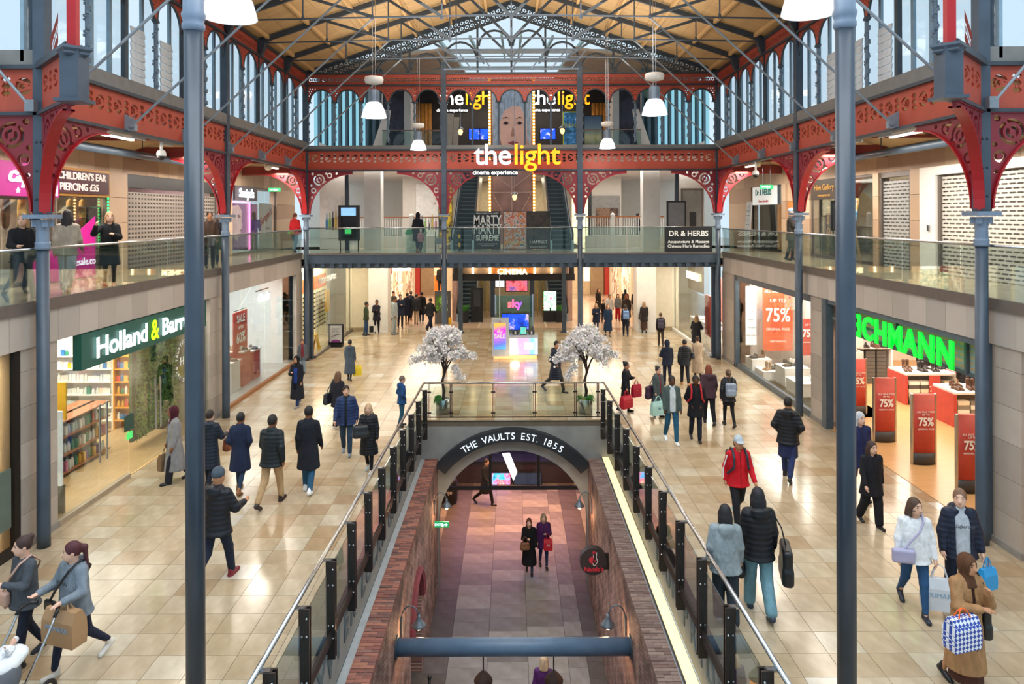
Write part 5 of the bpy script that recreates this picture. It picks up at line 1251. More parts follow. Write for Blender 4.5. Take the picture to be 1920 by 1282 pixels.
for s, nm in ((-1, 'left passage'), (1, 'right passage')):
 for k, (y0, y1, c, e) in enumerate(((36.5, 40.5, '#e8c48a', 1.0), (41, 45, '#f0dcb0', 1.2), (45.3, 49.5, '#d98a3a', .8))):
  t = thing('storefront', 'lit shop front in the passage beyond the %s column, %s' % ('food stall' if s < 0 else 'jewellery shop', ('first', 'second', 'last')[k]), 'shop front', (s * 7.2, y0, 0))
  MB().box(*sorted((s * 7.2, s * 7.3)), y0, y1, 0, 3.1).build('window', voronoi_print('passage_shop_%d_%d' % (s, k), [c, '#fff2d4', '#8a5a3a', c], 2.0, e * .5), t)
  MB().box(*sorted((s * 7.1, s * 7.3)), y0, y1, 3.1, 3.7).build('fascia', M('passage_fascia_%d_%d' % (s, k), ('#b8342c', '#d8d0c8', '#c05a28')[k], .5, emit=.4), t)
  MB().box(*sorted((s * 7.05, s * 7.35)), y1, y1 + .4, 0, 3.7).build('pier', m_crm, t)
t = thing('food_stall', 'small red and amber food stall with a lit white sign', 'stall', (-6.8, 37.5, 0))
MB().box(-7.05, -6.85, 38.2, 40, 0, 1.0).build('counter', M('red_counter', '#b8302a', .5), t); MB().box(-7.05, -6.8, 38.1, 40.1, 1.0, 1.06).build('counter_top', M('warm_top', '#e0b070', .4), t); MB().box(-7.05, -6.98, 37.5, 40, 1.06, 2.6).build('back_display', voronoi_print('food_display', ['#f0c060', '#fff0c8', '#3a8a6a', '#d06030'], 4, .9), t); MB().box(-6.6, -5.6, 37.5, 37.56, 2.75, 3.35).build('sign', M('white_food_sign', '#fff6ea', .5, emit=1.6), t); MB().box(-7.0, -6.6, 37.4, 37.5, 2.6, 3.4).build('red_sign', M('red_counter'), t)
t = thing('kiosk_cabinet', 'orange cabinet with a lit picture on top in the passage', 'cabinet', (-4.6, 43, 0)); MB().box(-4.9, -4.2, 43, 43.5, 0, 2.0).build('body', M('orange_cabinet', '#e07a20', .5), t); MB().box(-4.9, -4.2, 42.95, 43, 2.1, 3.1).build('picture', voronoi_print('lit_picture', ['#fff0d8', '#f0c890', '#c03a3a'], 3, .8), t)
# optician shop, first on the health shop side
t = thing('storefront', 'optician shop window with spectacle racks and orange band', 'shop front', (-8.05, 31, 0))
for k in range(4): MB().box(-8.06, -8.04, 27.9 + k * 1.6, 29.48 + k * 1.6, .1, 3.65).build('glass_pane', m_shopg, t)
MB().box(-8.1, -8.0, 27.8, 34.3, 0, .1).build('bottom_rail', m_trim, t)
MB().box(-9.4, -9.3, 27.8, 34.3, 0, 3.7).build('rack_wall', M('cream_rack_wall', '#efe6c0', .6), t)
MB().box(-9.3, -9.27, 28, 34, 2.35, 2.95).build('orange_band', M('orange_band', '#d8683a', .5), t)
b = MB()
for i in range(14):
 for j in range(9): b.cbox((-9.25, 28.2 + i * .42, .55 + j * .2), .03, .24, .06)
b.build('spectacles', M('dark_spectacles', '#3a342e', .4), t, kind='stuff')
text('vision express', .5, m_wl, (-8.0, 29.6, 3.1), LEFTW, 'lettering', t, .01, shear=.15)
MB().box(-8.9, -8.86, 32.5, 33.2, 1.2, 2.2).build('yellow_poster', M('mustard_poster', '#c89a2c', .5), t)
lamp('optician_light', 'AREA', (-8.7, 31, 3.6), 200, (1, .95, .75), 1, 5)
# jewellery shop on the shoe shop side
t = thing('storefront', 'bright white jewellery shop window by the far corner', 'shop front', (8.05, 31, 0))
for k in range(4): MB().box(8.04, 8.06, 27.9 + k * 1.6, 29.48 + k * 1.6, .15, 3.65).build('glass_pane', m_shopg, t)
MB().box(8.0, 8.1, 27.8, 34.3, 0, .15).build('bottom_rail', m_white, t); MB().box(10.6, 10.7, 27.8, 34.3, 0, 3.7).build('back_wall', M('bright_white_wall', '#f6efe6', .6), t)
MB().box(9.5, 9.54, 29.6, 31.2, .9, 2.9).build('pink_curtain', M('rose_curtain', '#d98a84', .6), t); MB().box(8.2, 8.3, 27.95, 29.1, .7, 2.4).build('red_heart_poster', M('red_poster', '#b8322c', .5), t)
text('PANDORA', .42, M('warm_lit_letter', '#fff0c4', .5, emit=3), (8.0, 30.3, 3.05), RIGHTW, 'lettering', t, .02, .01); MB().box(8.15, 8.2, 29.2, 31.6, 2.4, 3.6).build('sign_board', M('bronze_board', '#8a7052', .5), t)
for k, (y, z) in enumerate(((29, .95), (30.5, 1.0), (32.2, .95))):
 d = thing('display_table', 'white jewellery display table in the bright shop, %s' % ('beside the entrance post', 'in the middle', 'by the cream wall')[k], 'table', (8.9, y, 0)); MB().box(8.5, 9.3, y - .5, y + .5, z - .06, z).build('top', m_white, d)
 for xx, yy in ((8.55, y - .45), (9.25, y - .45), (8.55, y + .45), (9.25, y + .45)): MB().box(xx - .02, xx + .02, yy - .02, yy + .02, 0, z - .06).build('leg', m_white, d)
lamp('jewellery_light', 'AREA', (9.3, 31, 3.6), 290, (1, .95, .85), 1.5, 5)
for s in (-1, 1): lamp('passage_light', 'AREA', (s * 5.2, 42, 3.65), 420, (1, .86, .66), 3, 12); lamp('under_gallery_light', 'AREA', (s * 5.2, 31.5, 3.65), 150, (1, .88, .72), 4, 5)
# cinema portal
t = thing('cinema_portal', 'dark portal beam with glowing CINEMA letters under the gallery', 'portal', (0, 33.9, 2.4))
MB().box(-2.95, 3.1, 33.8, 34.0, 2.55, 2.88).build('beam', m_brnz, t)
for x in (-2.8, 2.95): MB().box(x - .12, x + .12, 33.85, 34.0, 2.88, 3.7).build('stub_post', m_brnz, t)
MB().box(-1.0, 1.05, 33.9, 33.98, 2.9, 3.6).build('lit_panel', M('amber_panel', '#b06a2c', .5, emit=.5), t)
text('CINEMA', .38, M('warm_lit_letter'), (.0, 33.8, 2.99), FRONT, 'lettering', t, .04, .012, space=1.08)
for x in (-1.95, -1.1, 1.12, 1.95): MB().tube((x, 33.85, 2.9), (x, 33.85, 3.65), .05, 8).build('glow_tube', m_blb, t)
MB().box(-2.6, 2.7, 34.05, 34.1, 2.88, 3.7).build('rear_panel', M('grey_pink_panel', '#a8968a', .4), t)
t = thing('cinema_entrance', 'glass and brass cinema entrance between the lower escalators', 'entrance', (0, 41, 0))
MB().box(-2.0, 2.0, 41.2, 41.4, 0, 3.6).build('rear_wall', M('warm_stone_wall', '#c8b48a', .6), t)
for x in (-1.75, -1.45, 1.45, 1.75): MB().box(x - .03, x + .03, 39.0, 39.1, 0, 2.6).build('brass_post', M('polished_brass', '#c9a24a', .25, .9), t)
for s in (-1, 1): MB().box(*sorted((s * 1.0, s * 1.25)), 38.9, 39.1, 0, 3.2).build('steel_pier', m_steel, t)
for s in (-1, 1): MB().box(*sorted((s * 1.4, s * 1.9)), 39.04, 39.06, 0.1, 2.4).build('glass_pane', m_shopg, t)
screen('ticket_board', 'white lit price list board in the cinema entrance', -.95, -.45, 1.75, 2.75, 38.5, M('white_list', '#eef4fa', .5, emit=.9))
screen('film_display', 'large film display with pink and blue panels in the cinema entrance', -.35, .85, 1.5, 2.8, 38.6, voronoi_print('pink_blue_film', ['#2a1a14', '#c03a4a', '#e87a8a', '#3a4ab0', '#d8b8a0'], 1.6, .7))
t = thing('monolith_sign', 'black blank monolith display beside the lower escalator', 'sign', (-1.95, 37.0, 0)); MB().box(-2.25, -1.6, 37.0, 37.12, 0, 1.85).build('casing', m_black, t); MB().box(-2.1, -1.72, 36.985, 37.0, .85, 1.75).build('dark_display', M('grey_screen', '#3c3c40', .2), t)
t = thing('digital_totem', 'digital totem with rainbow splash display', 'screen', (2.05, 37.0, 0)); MB().box(1.68, 2.4, 37.0, 37.14, 0, 1.68).build('casing', m_black, t)
MB().box(1.7, 2.38, 36.985, 37.0, .62, 1.66).build('display', voronoi_print('rainbow_splash', ['#18b848', '#f4f8f4', '#30d870', '#f8f8f8', '#e83890', '#f0a030'], 4, 1.3), t)
for s in (-1, 1):
 x = s * 2.95 - s * .25; t = thing('planter', 'black planter with green grass by the %s' % ('black monolith' if s < 0 else 'rainbow totem'), 'planter', (x - s * .1, 37.0, 0)); x -= s * .1
 MB().prism([(x - .28, .62), (x + .28, .62), (x + .22, 0), (x - .22, 0)], lambda u, v, q: (u, q, v), 36.8, 37.3).build('pot', m_black, t); b = MB()
 for k in range(90):
  a = random.uniform(0, 6.28); r = random.uniform(0, .2); q = (x + r * cos(a), 37.05 + r * sin(a), .6)
  b.path([q, (q[0] + .1 * cos(a), q[1] + .1 * sin(a), .85 + random.uniform(0, .12))], [.012, .003], 3, False)
 b.build('grass', M('fresh_green_blade', '#4f9a3a', .6, 0, .3, 8), t, kind='stuff')
t = thing('advert_stand', 'grey double advert stand with green print by the security guard', 'stand', (-3.6, 36.5, 0)); MB().box(-4.15, -3.3, 36.5, 36.62, 0, 1.75).build('frame', M('grey_stand', '#5c5a58', .5), t); MB().box(-4.08, -3.45, 36.48, 36.5, .7, 1.5).build('print', voronoi_print('green_print', ['#f0f0e8', '#7ac020', '#2a2a2a', '#e8e8e0'], 2.5, 0), t); MB().box(-3.4, -3.25, 36.35, 36.5, 0, .35).build('yellow_base', M('safety_yellow'), t)
# ================================================================ smooth organic shapes (distance fields turned into quads)
def V3(*a): return np.array(a, np.float32)
class Field:
 """union of soft shapes, meshed with surface nets into one continuous skin"""
 def __init__(s): s.p = []
 def seg(s, a, b, ra, rb=None, k=.03):
  a = np.array(a, np.float32); b = np.array(b, np.float32); rb = ra if rb is None else rb; m = max(ra, rb)
  def f(p):
   ab = b - a; t = np.clip(((p - a) @ ab) / max(float(ab @ ab), 1e-9), 0, 1)
   return np.linalg.norm(p - a - t[..., None] * ab, axis=-1) - (ra + (rb - ra) * t)
  s.p.append((f, np.minimum(a, b) - m, np.maximum(a, b) + m, k, 0)); return s
 def ell(s, c, r, rot=None, k=.03, cut=0):
  c = np.array(c, np.float32); r = np.array(r, np.float32); m = float(r.max())
  def f(p):
   q = p - c
   if rot is not None: q = q @ rot
   q = q / r; n = np.linalg.norm(q, axis=-1); g = np.linalg.norm(q / r, axis=-1) + 1e-6
   return n * (n - 1) / g
  s.p.append((f, c - m, c + m, k, cut)); return s
 def prof(s, tab, k=.03, lean=(0, 0, 0), cut=0):
  """stack of elliptical sections: rows (z, half-width, half-depth, offset y)"""
  T = np.array(tab, np.float32); z0, z1 = T[:, 0].min(), T[:, 0].max(); o = np.argsort(T[:, 0]); T = T[o]
  mx = T[:, 1].max() + .05; my = (T[:, 2] + np.abs(T[:, 3])).max() + .05
  def f(p):
   z = p[..., 2]; h = z - lean[2]
   wx = np.interp(z, T[:, 0], T[:, 1]); wy = np.interp(z, T[:, 0], T[:, 2]); cy = np.interp(z, T[:, 0], T[:, 3])
   x = p[..., 0] - lean[0] * h; y = p[..., 1] - cy - lean[1] * h
   n = np.sqrt((x / wx) ** 2 + (y / wy) ** 2); d = (n - 1) * np.minimum(wx, wy) * .9
   return np.maximum(d, np.maximum(z0 - z, z - z1))
  e = abs(lean[1]) * (z1 - z0) + abs(lean[0]) * (z1 - z0)
  s.p.append((f, V3(-mx - e, -my - e, z0), V3(mx + e, my + e, z1), k, cut)); return s
 def box(s, c, h, r=.02, rot=None, k=.02, cut=0):
  c = np.array(c, np.float32); h = np.array(h, np.float32)
  def f(p):
   q = p - c
   if rot is not None: q = q @ rot
   q = np.abs(q) - (h - r)
   return np.linalg.norm(np.maximum(q, 0), axis=-1) + np.minimum(q.max(-1), 0) - r
  m = float(np.linalg.norm(h)); s.p.append((f, c - m, c + m, k, cut)); return s
 def mesh(s, res, name, mat, clip_z=None):
  lo = np.min([p[1] for p in s.p if not p[4]], 0) - res * 3 - .02; hi = np.max([p[2] for p in s.p if not p[4]], 0) + res * 3 + .02
  n = np.ceil((hi - lo) / res).astype(int) + 1
  D = np.full(n, 1., np.float32); ax = [lo[i] + res * np.arange(n[i], dtype=np.float32) for i in range(3)]
  for f, a, b, k, cut in s.p:
   i0 = np.clip(((a - k - .05 - lo) / res).astype(int), 0, n - 1); i1 = np.clip(((b + k + .05 - lo) / res).astype(int) + 2, 1, n)
   if (i1 <= i0).any(): continue
   sl = tuple(slice(i0[i], i1[i]) for i in range(3))
   g = np.stack(np.meshgrid(*[ax[i][sl[i]] for i in range(3)], indexing='ij'), -1)
   d = f(g); e = D[sl]
   if cut: D[sl] = np.maximum(e, -d)
   else:
    h = np.clip(.5 + .5 * (e - d) / k, 0, 1); D[sl] = e * (1 - h) + d * h - k * h * (1 - h)
  if clip_z is not None: D = np.maximum(D, (clip_z - ax[2])[None, None, :])
  return snet(D, lo, res, name, mat)
def snet(D, lo, res, name, mat):
 ins = D < 0; sh = np.array(D.shape) - 1
 cs = [(i, j, k) for i in (0, 1) for j in (0, 1) for k in (0, 1)]
 def cor(A, c): return A[c[0]:c[0] + sh[0], c[1]:c[1] + sh[1], c[2]:c[2] + sh[2]]
 cnt = sum(cor(ins, c).astype(np.int8) for c in cs); act = (cnt > 0) & (cnt < 8)
 I = np.argwhere(act); nv = len(I); idx = np.full(act.shape, -1, np.int64); idx[act] = np.arange(nv)
 pos = np.zeros((nv, 3), np.float32); num = np.zeros(nv, np.float32)
 val = {c: cor(D, c)[act] for c in cs}
 for a in cs:
  for ax_ in range(3):
   if a[ax_]: continue
   b = tuple(1 if i == ax_ else a[i] for i in range(3)); da, db = val[a], val[b]
   cr = (da < 0) != (db < 0); t = np.where(cr, da / np.where(cr, da - db, 1), 0)
   q = np.tile(np.array(a, np.float32), (nv, 1)); q[:, ax_] += t; pos += q * cr[:, None]; num += cr
 pos = (I + pos / np.maximum(num, 1)[:, None]) * res + lo
 quads = []
 for ax_ in range(3):
  u, v = [(1, 2), (2, 0), (0, 1)][ax_]
  A = ins.take(range(0, sh[ax_]), ax_); B = ins.take(range(1, sh[ax_] + 1), ax_)
  E = np.argwhere(A != B); E = E[(E[:, u] > 0) & (E[:, v] > 0) & (E[:, u] < sh[u]) & (E[:, v] < sh[v])]
  if not len(E): continue
  fl = A[tuple(E.T)]
  def cell(du, dv):
   c = E.copy(); c[:, u] -= du; c[:, v] -= dv; return idx[tuple(c.T)]
  q = np.stack([cell(1, 1), cell(0, 1), cell(0, 0), cell(1, 0)], 1); q[~fl] = q[~fl][:, ::-1]; quads.append(q)
 q = np.concatenate(quads) if quads else np.zeros((0, 4), int); q = q[(q >= 0).all(1)]
 me = bpy.data.meshes.new(name); nf = len(q)
 me.vertices.add(nv); me.vertices.foreach_set('co', pos.astype(np.float32).ravel())
 me.loops.add(nf * 4); me.loops.foreach_set('vertex_index', q.astype(np.int32).ravel())
 me.polygons.add(nf); me.polygons.foreach_set('loop_start', np.arange(0, nf * 4, 4, dtype=np.int32)); me.polygons.foreach_set('loop_total', np.full(nf, 4, np.int32))
 me.update(calc_edges=True); me.validate(); me.shade_smooth(); me.materials.append(mat)
 return me
# ================================================================ ground-floor shops
m_frame = M('blue_grey_shop_frame', '#5b6873', .4, .3)
def pier(name, label, s, y0, y1, z1=3.5, depth=.5, xo=0.):
 t = thing(name, label, 'pier', (s * XS, (y0 + y1) / 2, 0), kind='structure'); z = 0.; rr = random.Random(int(y0 * 7))
 while z < z1 - .05:
  o = MB().box(*sorted((s * (XS - .05 - xo), s * (XS + depth))), y0, y1, z + .006, min(z + .62, z1)).build('stone_block', m_stone, t); tint(o.data, rr.choice([lin('#b3a89d'), lin('#aaa096'), lin('#bbb0a5')])); z += .62
 MB().box(*sorted((s * (XS - .08 - xo), s * (XS + depth))), y0 - .02, y1 + .02, 0, .12).build('plinth', M('grey_plinth', '#8f8a84', .6), t)
for i, (s, a, c, l) in enumerate(((-1, 11.8, 12.75, 'stone pier beside the closest column, health shop side'), (-1, 19.2, 20.25, 'stone pier between the health shop and the shoe window'), (-1, 26.9, 27.65, 'stone pier at the far corner, health shop side'),
         (1, 11.4, 12.15, 'stone pier beside the closest column, shoe shop side'), (1, 18.65, 19.45, 'rounded stone pier between shoe shop entrance and its window'), (1, 26.0, 27.65, 'stone pier at the far corner, shoe shop side'))):
 pier('pillar', l, s, a, c)
def wall_shell(s, y0, y1, xb, label, wallc, ceilc='#efece6', floor=None, near=None):
 """room behind a shop front: back wall, side walls, ceiling, floor"""
 t = thing('wall_%s_shop' % ('left' if s < 0 else 'right'), label, 'room', (s * (XS + 1), (y0 + y1) / 2, 0), kind='structure')
 mw = M('shop_wall_' + wallc, wallc, .7, 0, .04)
 MB().box(*sorted((s * xb, s * (xb + .1))), y0 + (3.2 if near else 0), y1, 0, 3.6).build('back_wall', mw, t)
 for y in (y0 - .08, y1): MB().box(*sorted((s * (XS + .1), s * (near if near and y < y0 else xb))), y, y + .08, 0, 3.6).build('side_wall', mw, t)
 MB().box(*sorted((s * (XS + .1), s * xb)), y0, y1, 3.5, 3.6).build('shop_ceiling', M('shop_ceiling_' + ceilc, ceilc, .7), t)
 if floor: MB().box(*sorted((s * (XS + .02), s * xb)), y0, y1, -.05, .003).build('shop_floor', floor, t)
 return t
m_oak = M('pale_oak_planks', '#c9a878', .35, 0, .14, 2.5, stretch=(9, 1, 1)); m_oak2 = M('warm_oak_planks', '#d2a470', .28, 0, .12, 2.5, stretch=(1, 9, 1))
# ---- beige window closest to camera
wall_shell(-1, 7.5, 11.75, 10.2, 'beige room behind the window closest to camera', '#cdb590', floor=m_oak)
t = thing('storefront', 'tall shop window with beige blind closest to camera', 'shop front', (-XS, 10, 0))
MB().box(-XS - .03, -XS + .03, 8.0, 11.75, 0, .18).build('bottom_rail', m_brnz, t); MB().box(-XS - .005, -XS + .005, 8.0, 11.7, .18, 3.5).build('glass_pane', m_shopg, t); MB().box(-XS - .04, -XS + .04, 11.66, 11.8, 0, 3.5).build('jamb', m_brnz, t)
MB().box(-XS - .3, -XS - .27, 8.0, 11.6, .2, 3.5).build('blind', M('beige_blind', '#d8c09a', .7, 0, .06, 2), t)
MB().box(-XS + .03, -XS + .06, 11.25, 11.55, .55, 1.55).build('opening_hours_plate', M('slate_green_plate', '#5c6a62', .5), t)
lamp('blind_window_light', 'AREA', (-9.4, 10, 3.4), 110, (1, .85, .6), 1, 3)
# ---- health food shop
wall_shell(-1, 12.75, 19.2, 14.2, 'bright interior of the health food shop', '#d6cdb6', floor=m_oak)
t = thing('storefront', 'frameless glass front and doors of the health food shop', 'shop front', (-XS, 16, 0))
for a, c in ((12.8, 14.1), (14.12, 15.2), (15.22, 17.2), (17.22, 18.3), (18.32, 19.15)): MB().box(-XS - .006, -XS + .006, a, c, .05, 2.85).build('glass_pane', m_shopg, t)
for y0, y1 in ((12.8, 15.2), (17.2, 19.15)): MB().box(-XS - .05, -XS + .05, y0, y1, 0, .09).build('bottom_rail', M('pale_timber_sill', '#a89880', .5), t)
for y in (14.0, 14.25, 16.2, 16.42):
 MB().tube((-XS + .08, y, .75), (-XS + .08, y, 1.95), .02, 8).build('door_handle', m_chrm, t)
MB().box(-XS + .01, -XS + .03, 15.0, 15.35, 1.05, 1.4).build('notice', M('dark_green_notice', '#1f4a40', .5), t); MB().box(-XS + .01, -XS + .03, 15.1, 15.3, .85, 1.0).build('green_notice', M('green_display'), t)
t = thing('shop_sign', 'green sign with glowing white health shop lettering', 'sign', (-XS, 16.2, 2.8))
MB().box(-XS - .05, -XS + .12, 13.35, 18.8, 2.78, 3.48).build('board', M('deep_green_sign', '#0f5a50', .4, 0, .05), t)
m_wg = M('white_glow_letter', '#ffffff', .5, emit=1.8, var=.01)
o = text('Holland', .58, m_wg, (-XS + .16, 15.72, 3.12), LEFTW, 'white_letters', t, .006, .011, 'RIGHT', .98, sx=1.1)
text('&', .66, M('lime_glow_letter', '#a8e818', .5, emit=1.4), (-XS + .16, 16.03, 3.12), LEFTW, 'lime_ampersand', t, .006, .01, sx=.85)
text('Barrett', .58, m_wg, (-XS + .16, 16.34, 3.12), LEFTW, 'white_letters', t, .006, .011, 'LEFT', .98, sx=1.1)
m_deep = M('lime_print', '#b8d848', .5)
t = thing('window_lettering', 'round white lettering on the health shop glass over the plant wall', 'sign', (-XS + .02, 18.0, 2.0))
text('H', .3, m_wl, (-XS + .02, 17.62, 2.05), LEFTW, 'letter', t, .003); text('&', .3, m_deep, (-XS + .02, 17.85, 2.05), LEFTW, 'letter', t, .003); text('B', .3, m_wl, (-XS + .02, 18.08, 2.05), LEFTW, 'letter', t, .003)
for k, c in enumerate('TRUSTED FOR WELLNESS SINCE 1870 '):
 a = -k * 2 * pi / 32 + pi * .95
 if c != ' ': text(c, .13, m_wl, (-XS + .02, 17.86 + .52 * cos(a), 2.05 + .52 * sin(a)), (R(90), -(a - pi / 2), R(90)), 'letter', t, .003)
t = thing('plant_wall', 'lush green plant wall behind the health shop glass', 'plants', (-9.2, 18.0, 0))
MB().box(-9.5, -9.42, 16.9, 19.1, .2, 2.9).build('backing', M('dark_leaf_back', '#2c4a22', .8), t); b = MB(); rr = random.Random(4)
for k in range(1500):
 y, z = rr.uniform(16.95, 19.05), rr.uniform(.25, 2.85); a = rr.uniform(0, 6.28); L_ = rr.uniform(.09, .17); x = -9.4 + rr.uniform(0, .07)
 b.add([(x, y, z), (x + .03, y + L_ * .5 * cos(a + .5), z + L_ * .5 * sin(a + .5)), (x + .04, y + L_ * cos(a), z + L_ * sin(a)), (x + .03, y + L_ * .5 * cos(a - .5), z + L_ * .5 * sin(a - .5))], [(0, 1, 2, 3)])
b.build('leaves', M('mixed_green_leaf', '#6f9a44', .6, 0, .5, 6), t, kind='stuff')
t = thing('checkout', 'dark wood checkout with lime shop initials', 'counter', (-9.6, 18.4, 0))
MB().box(-10.1, -9.55, 18.6, 19.0, 0, 2.6).build('back_panel', M('dark_walnut', '#3d3128', .5), t); text('H&B  H&B', .22, m_deep, (-9.82, 18.55, 1.45), FRONT, 'lettering', t, .004); text('H&B  H&B', .22, m_deep, (-9.82, 18.55, .75), FRONT, 'lettering', t, .004); MB().box(-10.1, -9.55, 18.5, 18.6, 1.2, 1.26).build('ledge', M('dark_walnut'), t)
pb = [MB().lathe([(.035, 0), (.04, .01), (.04, .12), (.022, .14), (.022, .17), (.0, .172)], n=8).mesh('product', M('white_pack', '#f2f2ee', .4), True), MB().box(-.05, .05, -.03, .03, 0, .16).mesh('product', MATS['white_pack'])]
pm_ = [M('pack_' + c, c, .45) for c in ('#f4f2ea', '#e8efe8', '#d8e4da', '#f0d8c0', '#d8483a', '#2e8a6a', '#e8b030', '#7a4a8a', '#e88ab0', '#3a7ab8')]
def shelf_unit(label, x0, x1, y, zs, ht, mback, mshelf, rows, wts, lab, grp, facing=0):
 t = thing('shelf_unit', label, 'shelf', ((x0 + x1) / 2, y, 0))
 MB().box(x0, x1, y + .3, y + .36, 0, ht).build('back_panel', mback, t)
 for x in (x0, x1): MB().box(x - .02, x + .02, y, y + .36, 0, ht).build('side', mshelf, t)
 for z in zs: MB().box(x0, x1, y, y + .32, z - .03, z).build('shelf', mshelf, t)
 rr = random.Random(int(x0 * 10))
 for z in zs[:rows]:
  x = x0 + .09
  while x < x1 - .06:
   o = inst('product', pb[rr.randrange(2)], None, (x, y + .09, z), (0, 0, 0), (1, 1, rr.uniform(.85, 1.25)), rr.choices(pm_, wts)[0]); tag(o, lab, 'product', grp); x += rr.uniform(.095, .115)
SZ = [.25, .6, .95, 1.3, 1.65, 2.0]
shelf_unit('white lit product shelves at the far end of the health shop', -12.6, -10.9, 19.0 - .42, SZ, 2.5, M('white_shelf', '#f0efe8', .5), MATS['white_shelf'], 6, [30, 20, 16, 4, 1, 6, 2, 1, 1, 1], 'small pack on the white shelves of the health shop', 'packs on the white shelves')
shelf_unit('orange product shelves at the far end of the health shop', -10.86, -10.14, 19.0 - .42, SZ, 2.5, M('orange_shelf', '#e8a02c', .5), MATS['orange_shelf'], 6, [10, 5, 3, 6, 12, 6, 8, 6, 3, 2], 'small pack on the orange shelves of the health shop', 'packs on the orange shelves')
t = thing('gondola_shelf', 'low timber gondola of health products behind the closest column', 'shelf', (-10.3, 15.6, 0))
for z in (.1, .5, .9, 1.25): MB().box(-10.75, -9.95, 14.3, 16.9, z - .03, z).build('shelf', M('red_oak_rail'), t)
MB().box(-10.4, -10.3, 14.3, 16.9, 0, 1.25).build('spine', M('dark_walnut'), t)
rr = random.Random(9)
for z in (.1, .5, .9):
 y = 14.4
 while y < 16.85:
  o = inst('product', pb[rr.randrange(2)], None, (-10.05, y, z), (0, 0, 0), (1, 1, 1.3), rr.choices(pm_, [6, 4, 6, 3, 2, 12, 8, 1, 1, 2])[0]); tag(o, 'small pack on the timber gondola of the health shop', 'product', 'packs on the timber gondola'); y += .13
t = thing('promotion_board', 'yellow promotion board on the health shop gondola', 'sign', (-10.3, 15.0, 1.25)); MB().box(-10.85, -9.95, 15.2, 15.24, 1.27, 2.1).build('panel', M('yellow_board', '#e0b428', .5), t); MB().box(-10.4, -10.3, 15.2, 15.24, 1.25, 1.27).build('foot', m_black, t)
t = thing('advert_totem', 'slim white advert panel inside the health shop door', 'sign', (-9.0, 13.3, 0)); MB().box(-9.25, -8.8, 13.3, 13.36, .55, 2.0).build('panel', M('white_ad_panel', '#eef2ee', .5, emit=.4), t); MB().tube((-9.1, 13.29, 1.1), (-9.1, 13.285, 1.1), .13, 16).build('red_spot', M('red_poster'), t); MB().box(-9.27, -8.78, 13.31, 13.39, 0, .55).build('base', m_black, t)
t = thing('lit_poster', 'blue and pink lit poster panel high in the health shop', 'screen', (-12.0, 16.0, 2.2)); MB().box(-12.4, -11.3, 16.0, 16.06, 2.3, 3.1).build('panel', gradient_mat('blue_pink_panel', [(0, '#2060d8'), (.5, '#8a60d8'), (1, '#20b0a0')], 0, -12.4, -11.3, .9), t); MB().tube((-11.9, 16.03, 3.1), (-11.9, 16.03, 3.5), .01, 5).build('cable', m_black, t)
lamp('health_shop_light', 'AREA', (-11, 16, 3.45), 380, (1, .95, .84), 4, 5)
# ---- shoe window beyond the second column
wall_shell(-1, 20.25, 26.9, 12.4, 'pale interior of the shoe shop beyond the second column, health shop side', '#dfe4e4', floor=M('grey_shop_floor', '#a8aaa8', .3))
t = thing('storefront', 'tall frameless glass front of the shoe shop with script sign', 'shop front', (-XS, 23.6, 0))
for k in range(4): MB().box(-XS - .006, -XS + .006, 20.3 + k * 1.65, 21.93 + k * 1.65, .1, 3.5).build('glass_pane', m_shopg, t)
MB().box(-XS - .05, -XS + .05, 20.25, 26.9, 0, .1).build('bottom_rail', M('amber_timber_rail', '#a06a3c', .5), t)
t = thing('shop_sign', 'white lit script sign in the shoe window', 'sign', (-8.7, 24.0, 3.0)); text('Clarks', .42, m_wg, (-8.7, 23.9, 2.95), LEFTW, 'lettering', t, .02, .004, shear=.3); MB().box(-8.76, -8.74, 23.3, 24.5, 3.2, 3.24).build('mounting_rail', m_black, t)
t = thing('sale_banner', 'red hanging sale banner with white lettering in the shoe window', 'banner', (-9.3, 23.3, 1.0)); MB().box(-9.32, -9.28, 22.75, 23.9, 1.15, 2.55).build('cloth', M('sale_red', '#c0483e', .5), t)
for b_, z, sz in (('SALE', 2.3, .36), ('UP TO', 2.0, .15), ('60%', 1.65, .5), ('OFF', 1.3, .16)): text(b_, sz, m_wl, (-9.26, 23.3, z), LEFTW, 'lettering', t, .003, .006, sx=.9)
MB().tube((-9.3, 22.8, 2.6), (-9.3, 23.85, 2.6), .012, 6).build('hanging_bar', m_black, t)
# shoes
sf = Field().seg((0, .0, .055), (0, -.13, .045), .042, .04, .02).seg((0, -.13, .045), (0, -.2, .035), .04, .034, .02).seg((0, .02, .05), (0, .015, .12), .038, .036, .03).box((0, -.09, .012), (.045, .15, .014), .012)
me_shoe = sf.mesh(.012, 'shoe', M('shoe_black', '#2a2422', .5))
bf = Field().seg((0, .0, .055), (0, -.14, .045), .044, .042, .02).seg((0, -.14, .045), (0, -.2, .035), .042, .034, .02).seg((0, .02, .05), (0, .025, .24), .042, .05, .03).box((0, -.09, .012), (.045, .15, .014), .012)
me_boot = bf.mesh(.012, 'shoe', MATS['shoe_black'])
smat = [M('shoe_' + c, c, .5) for c in ('#2a2422', '#5a3a28', '#8a6a4a', '#e6e2dc', '#3a3f4a', '#201e1e')]
def pairs(x, y, z, n, dx, dy, lab, grp, rz=0, boots=.3, r_=random.Random(2)):
 for k in range(n):
  me = me_boot if r_.random() < boots else me_shoe; m = r_.choice(smat); a = rz + r_.uniform(-.4, .4)
  for q in (-.06, .06):
   o = inst('shoe', me, None, (x + k * dx + q * cos(a), y + k * dy + q * sin(a), z), (0, 0, a), (1, 1, 1), m); tag(o, lab, 'shoe', grp)
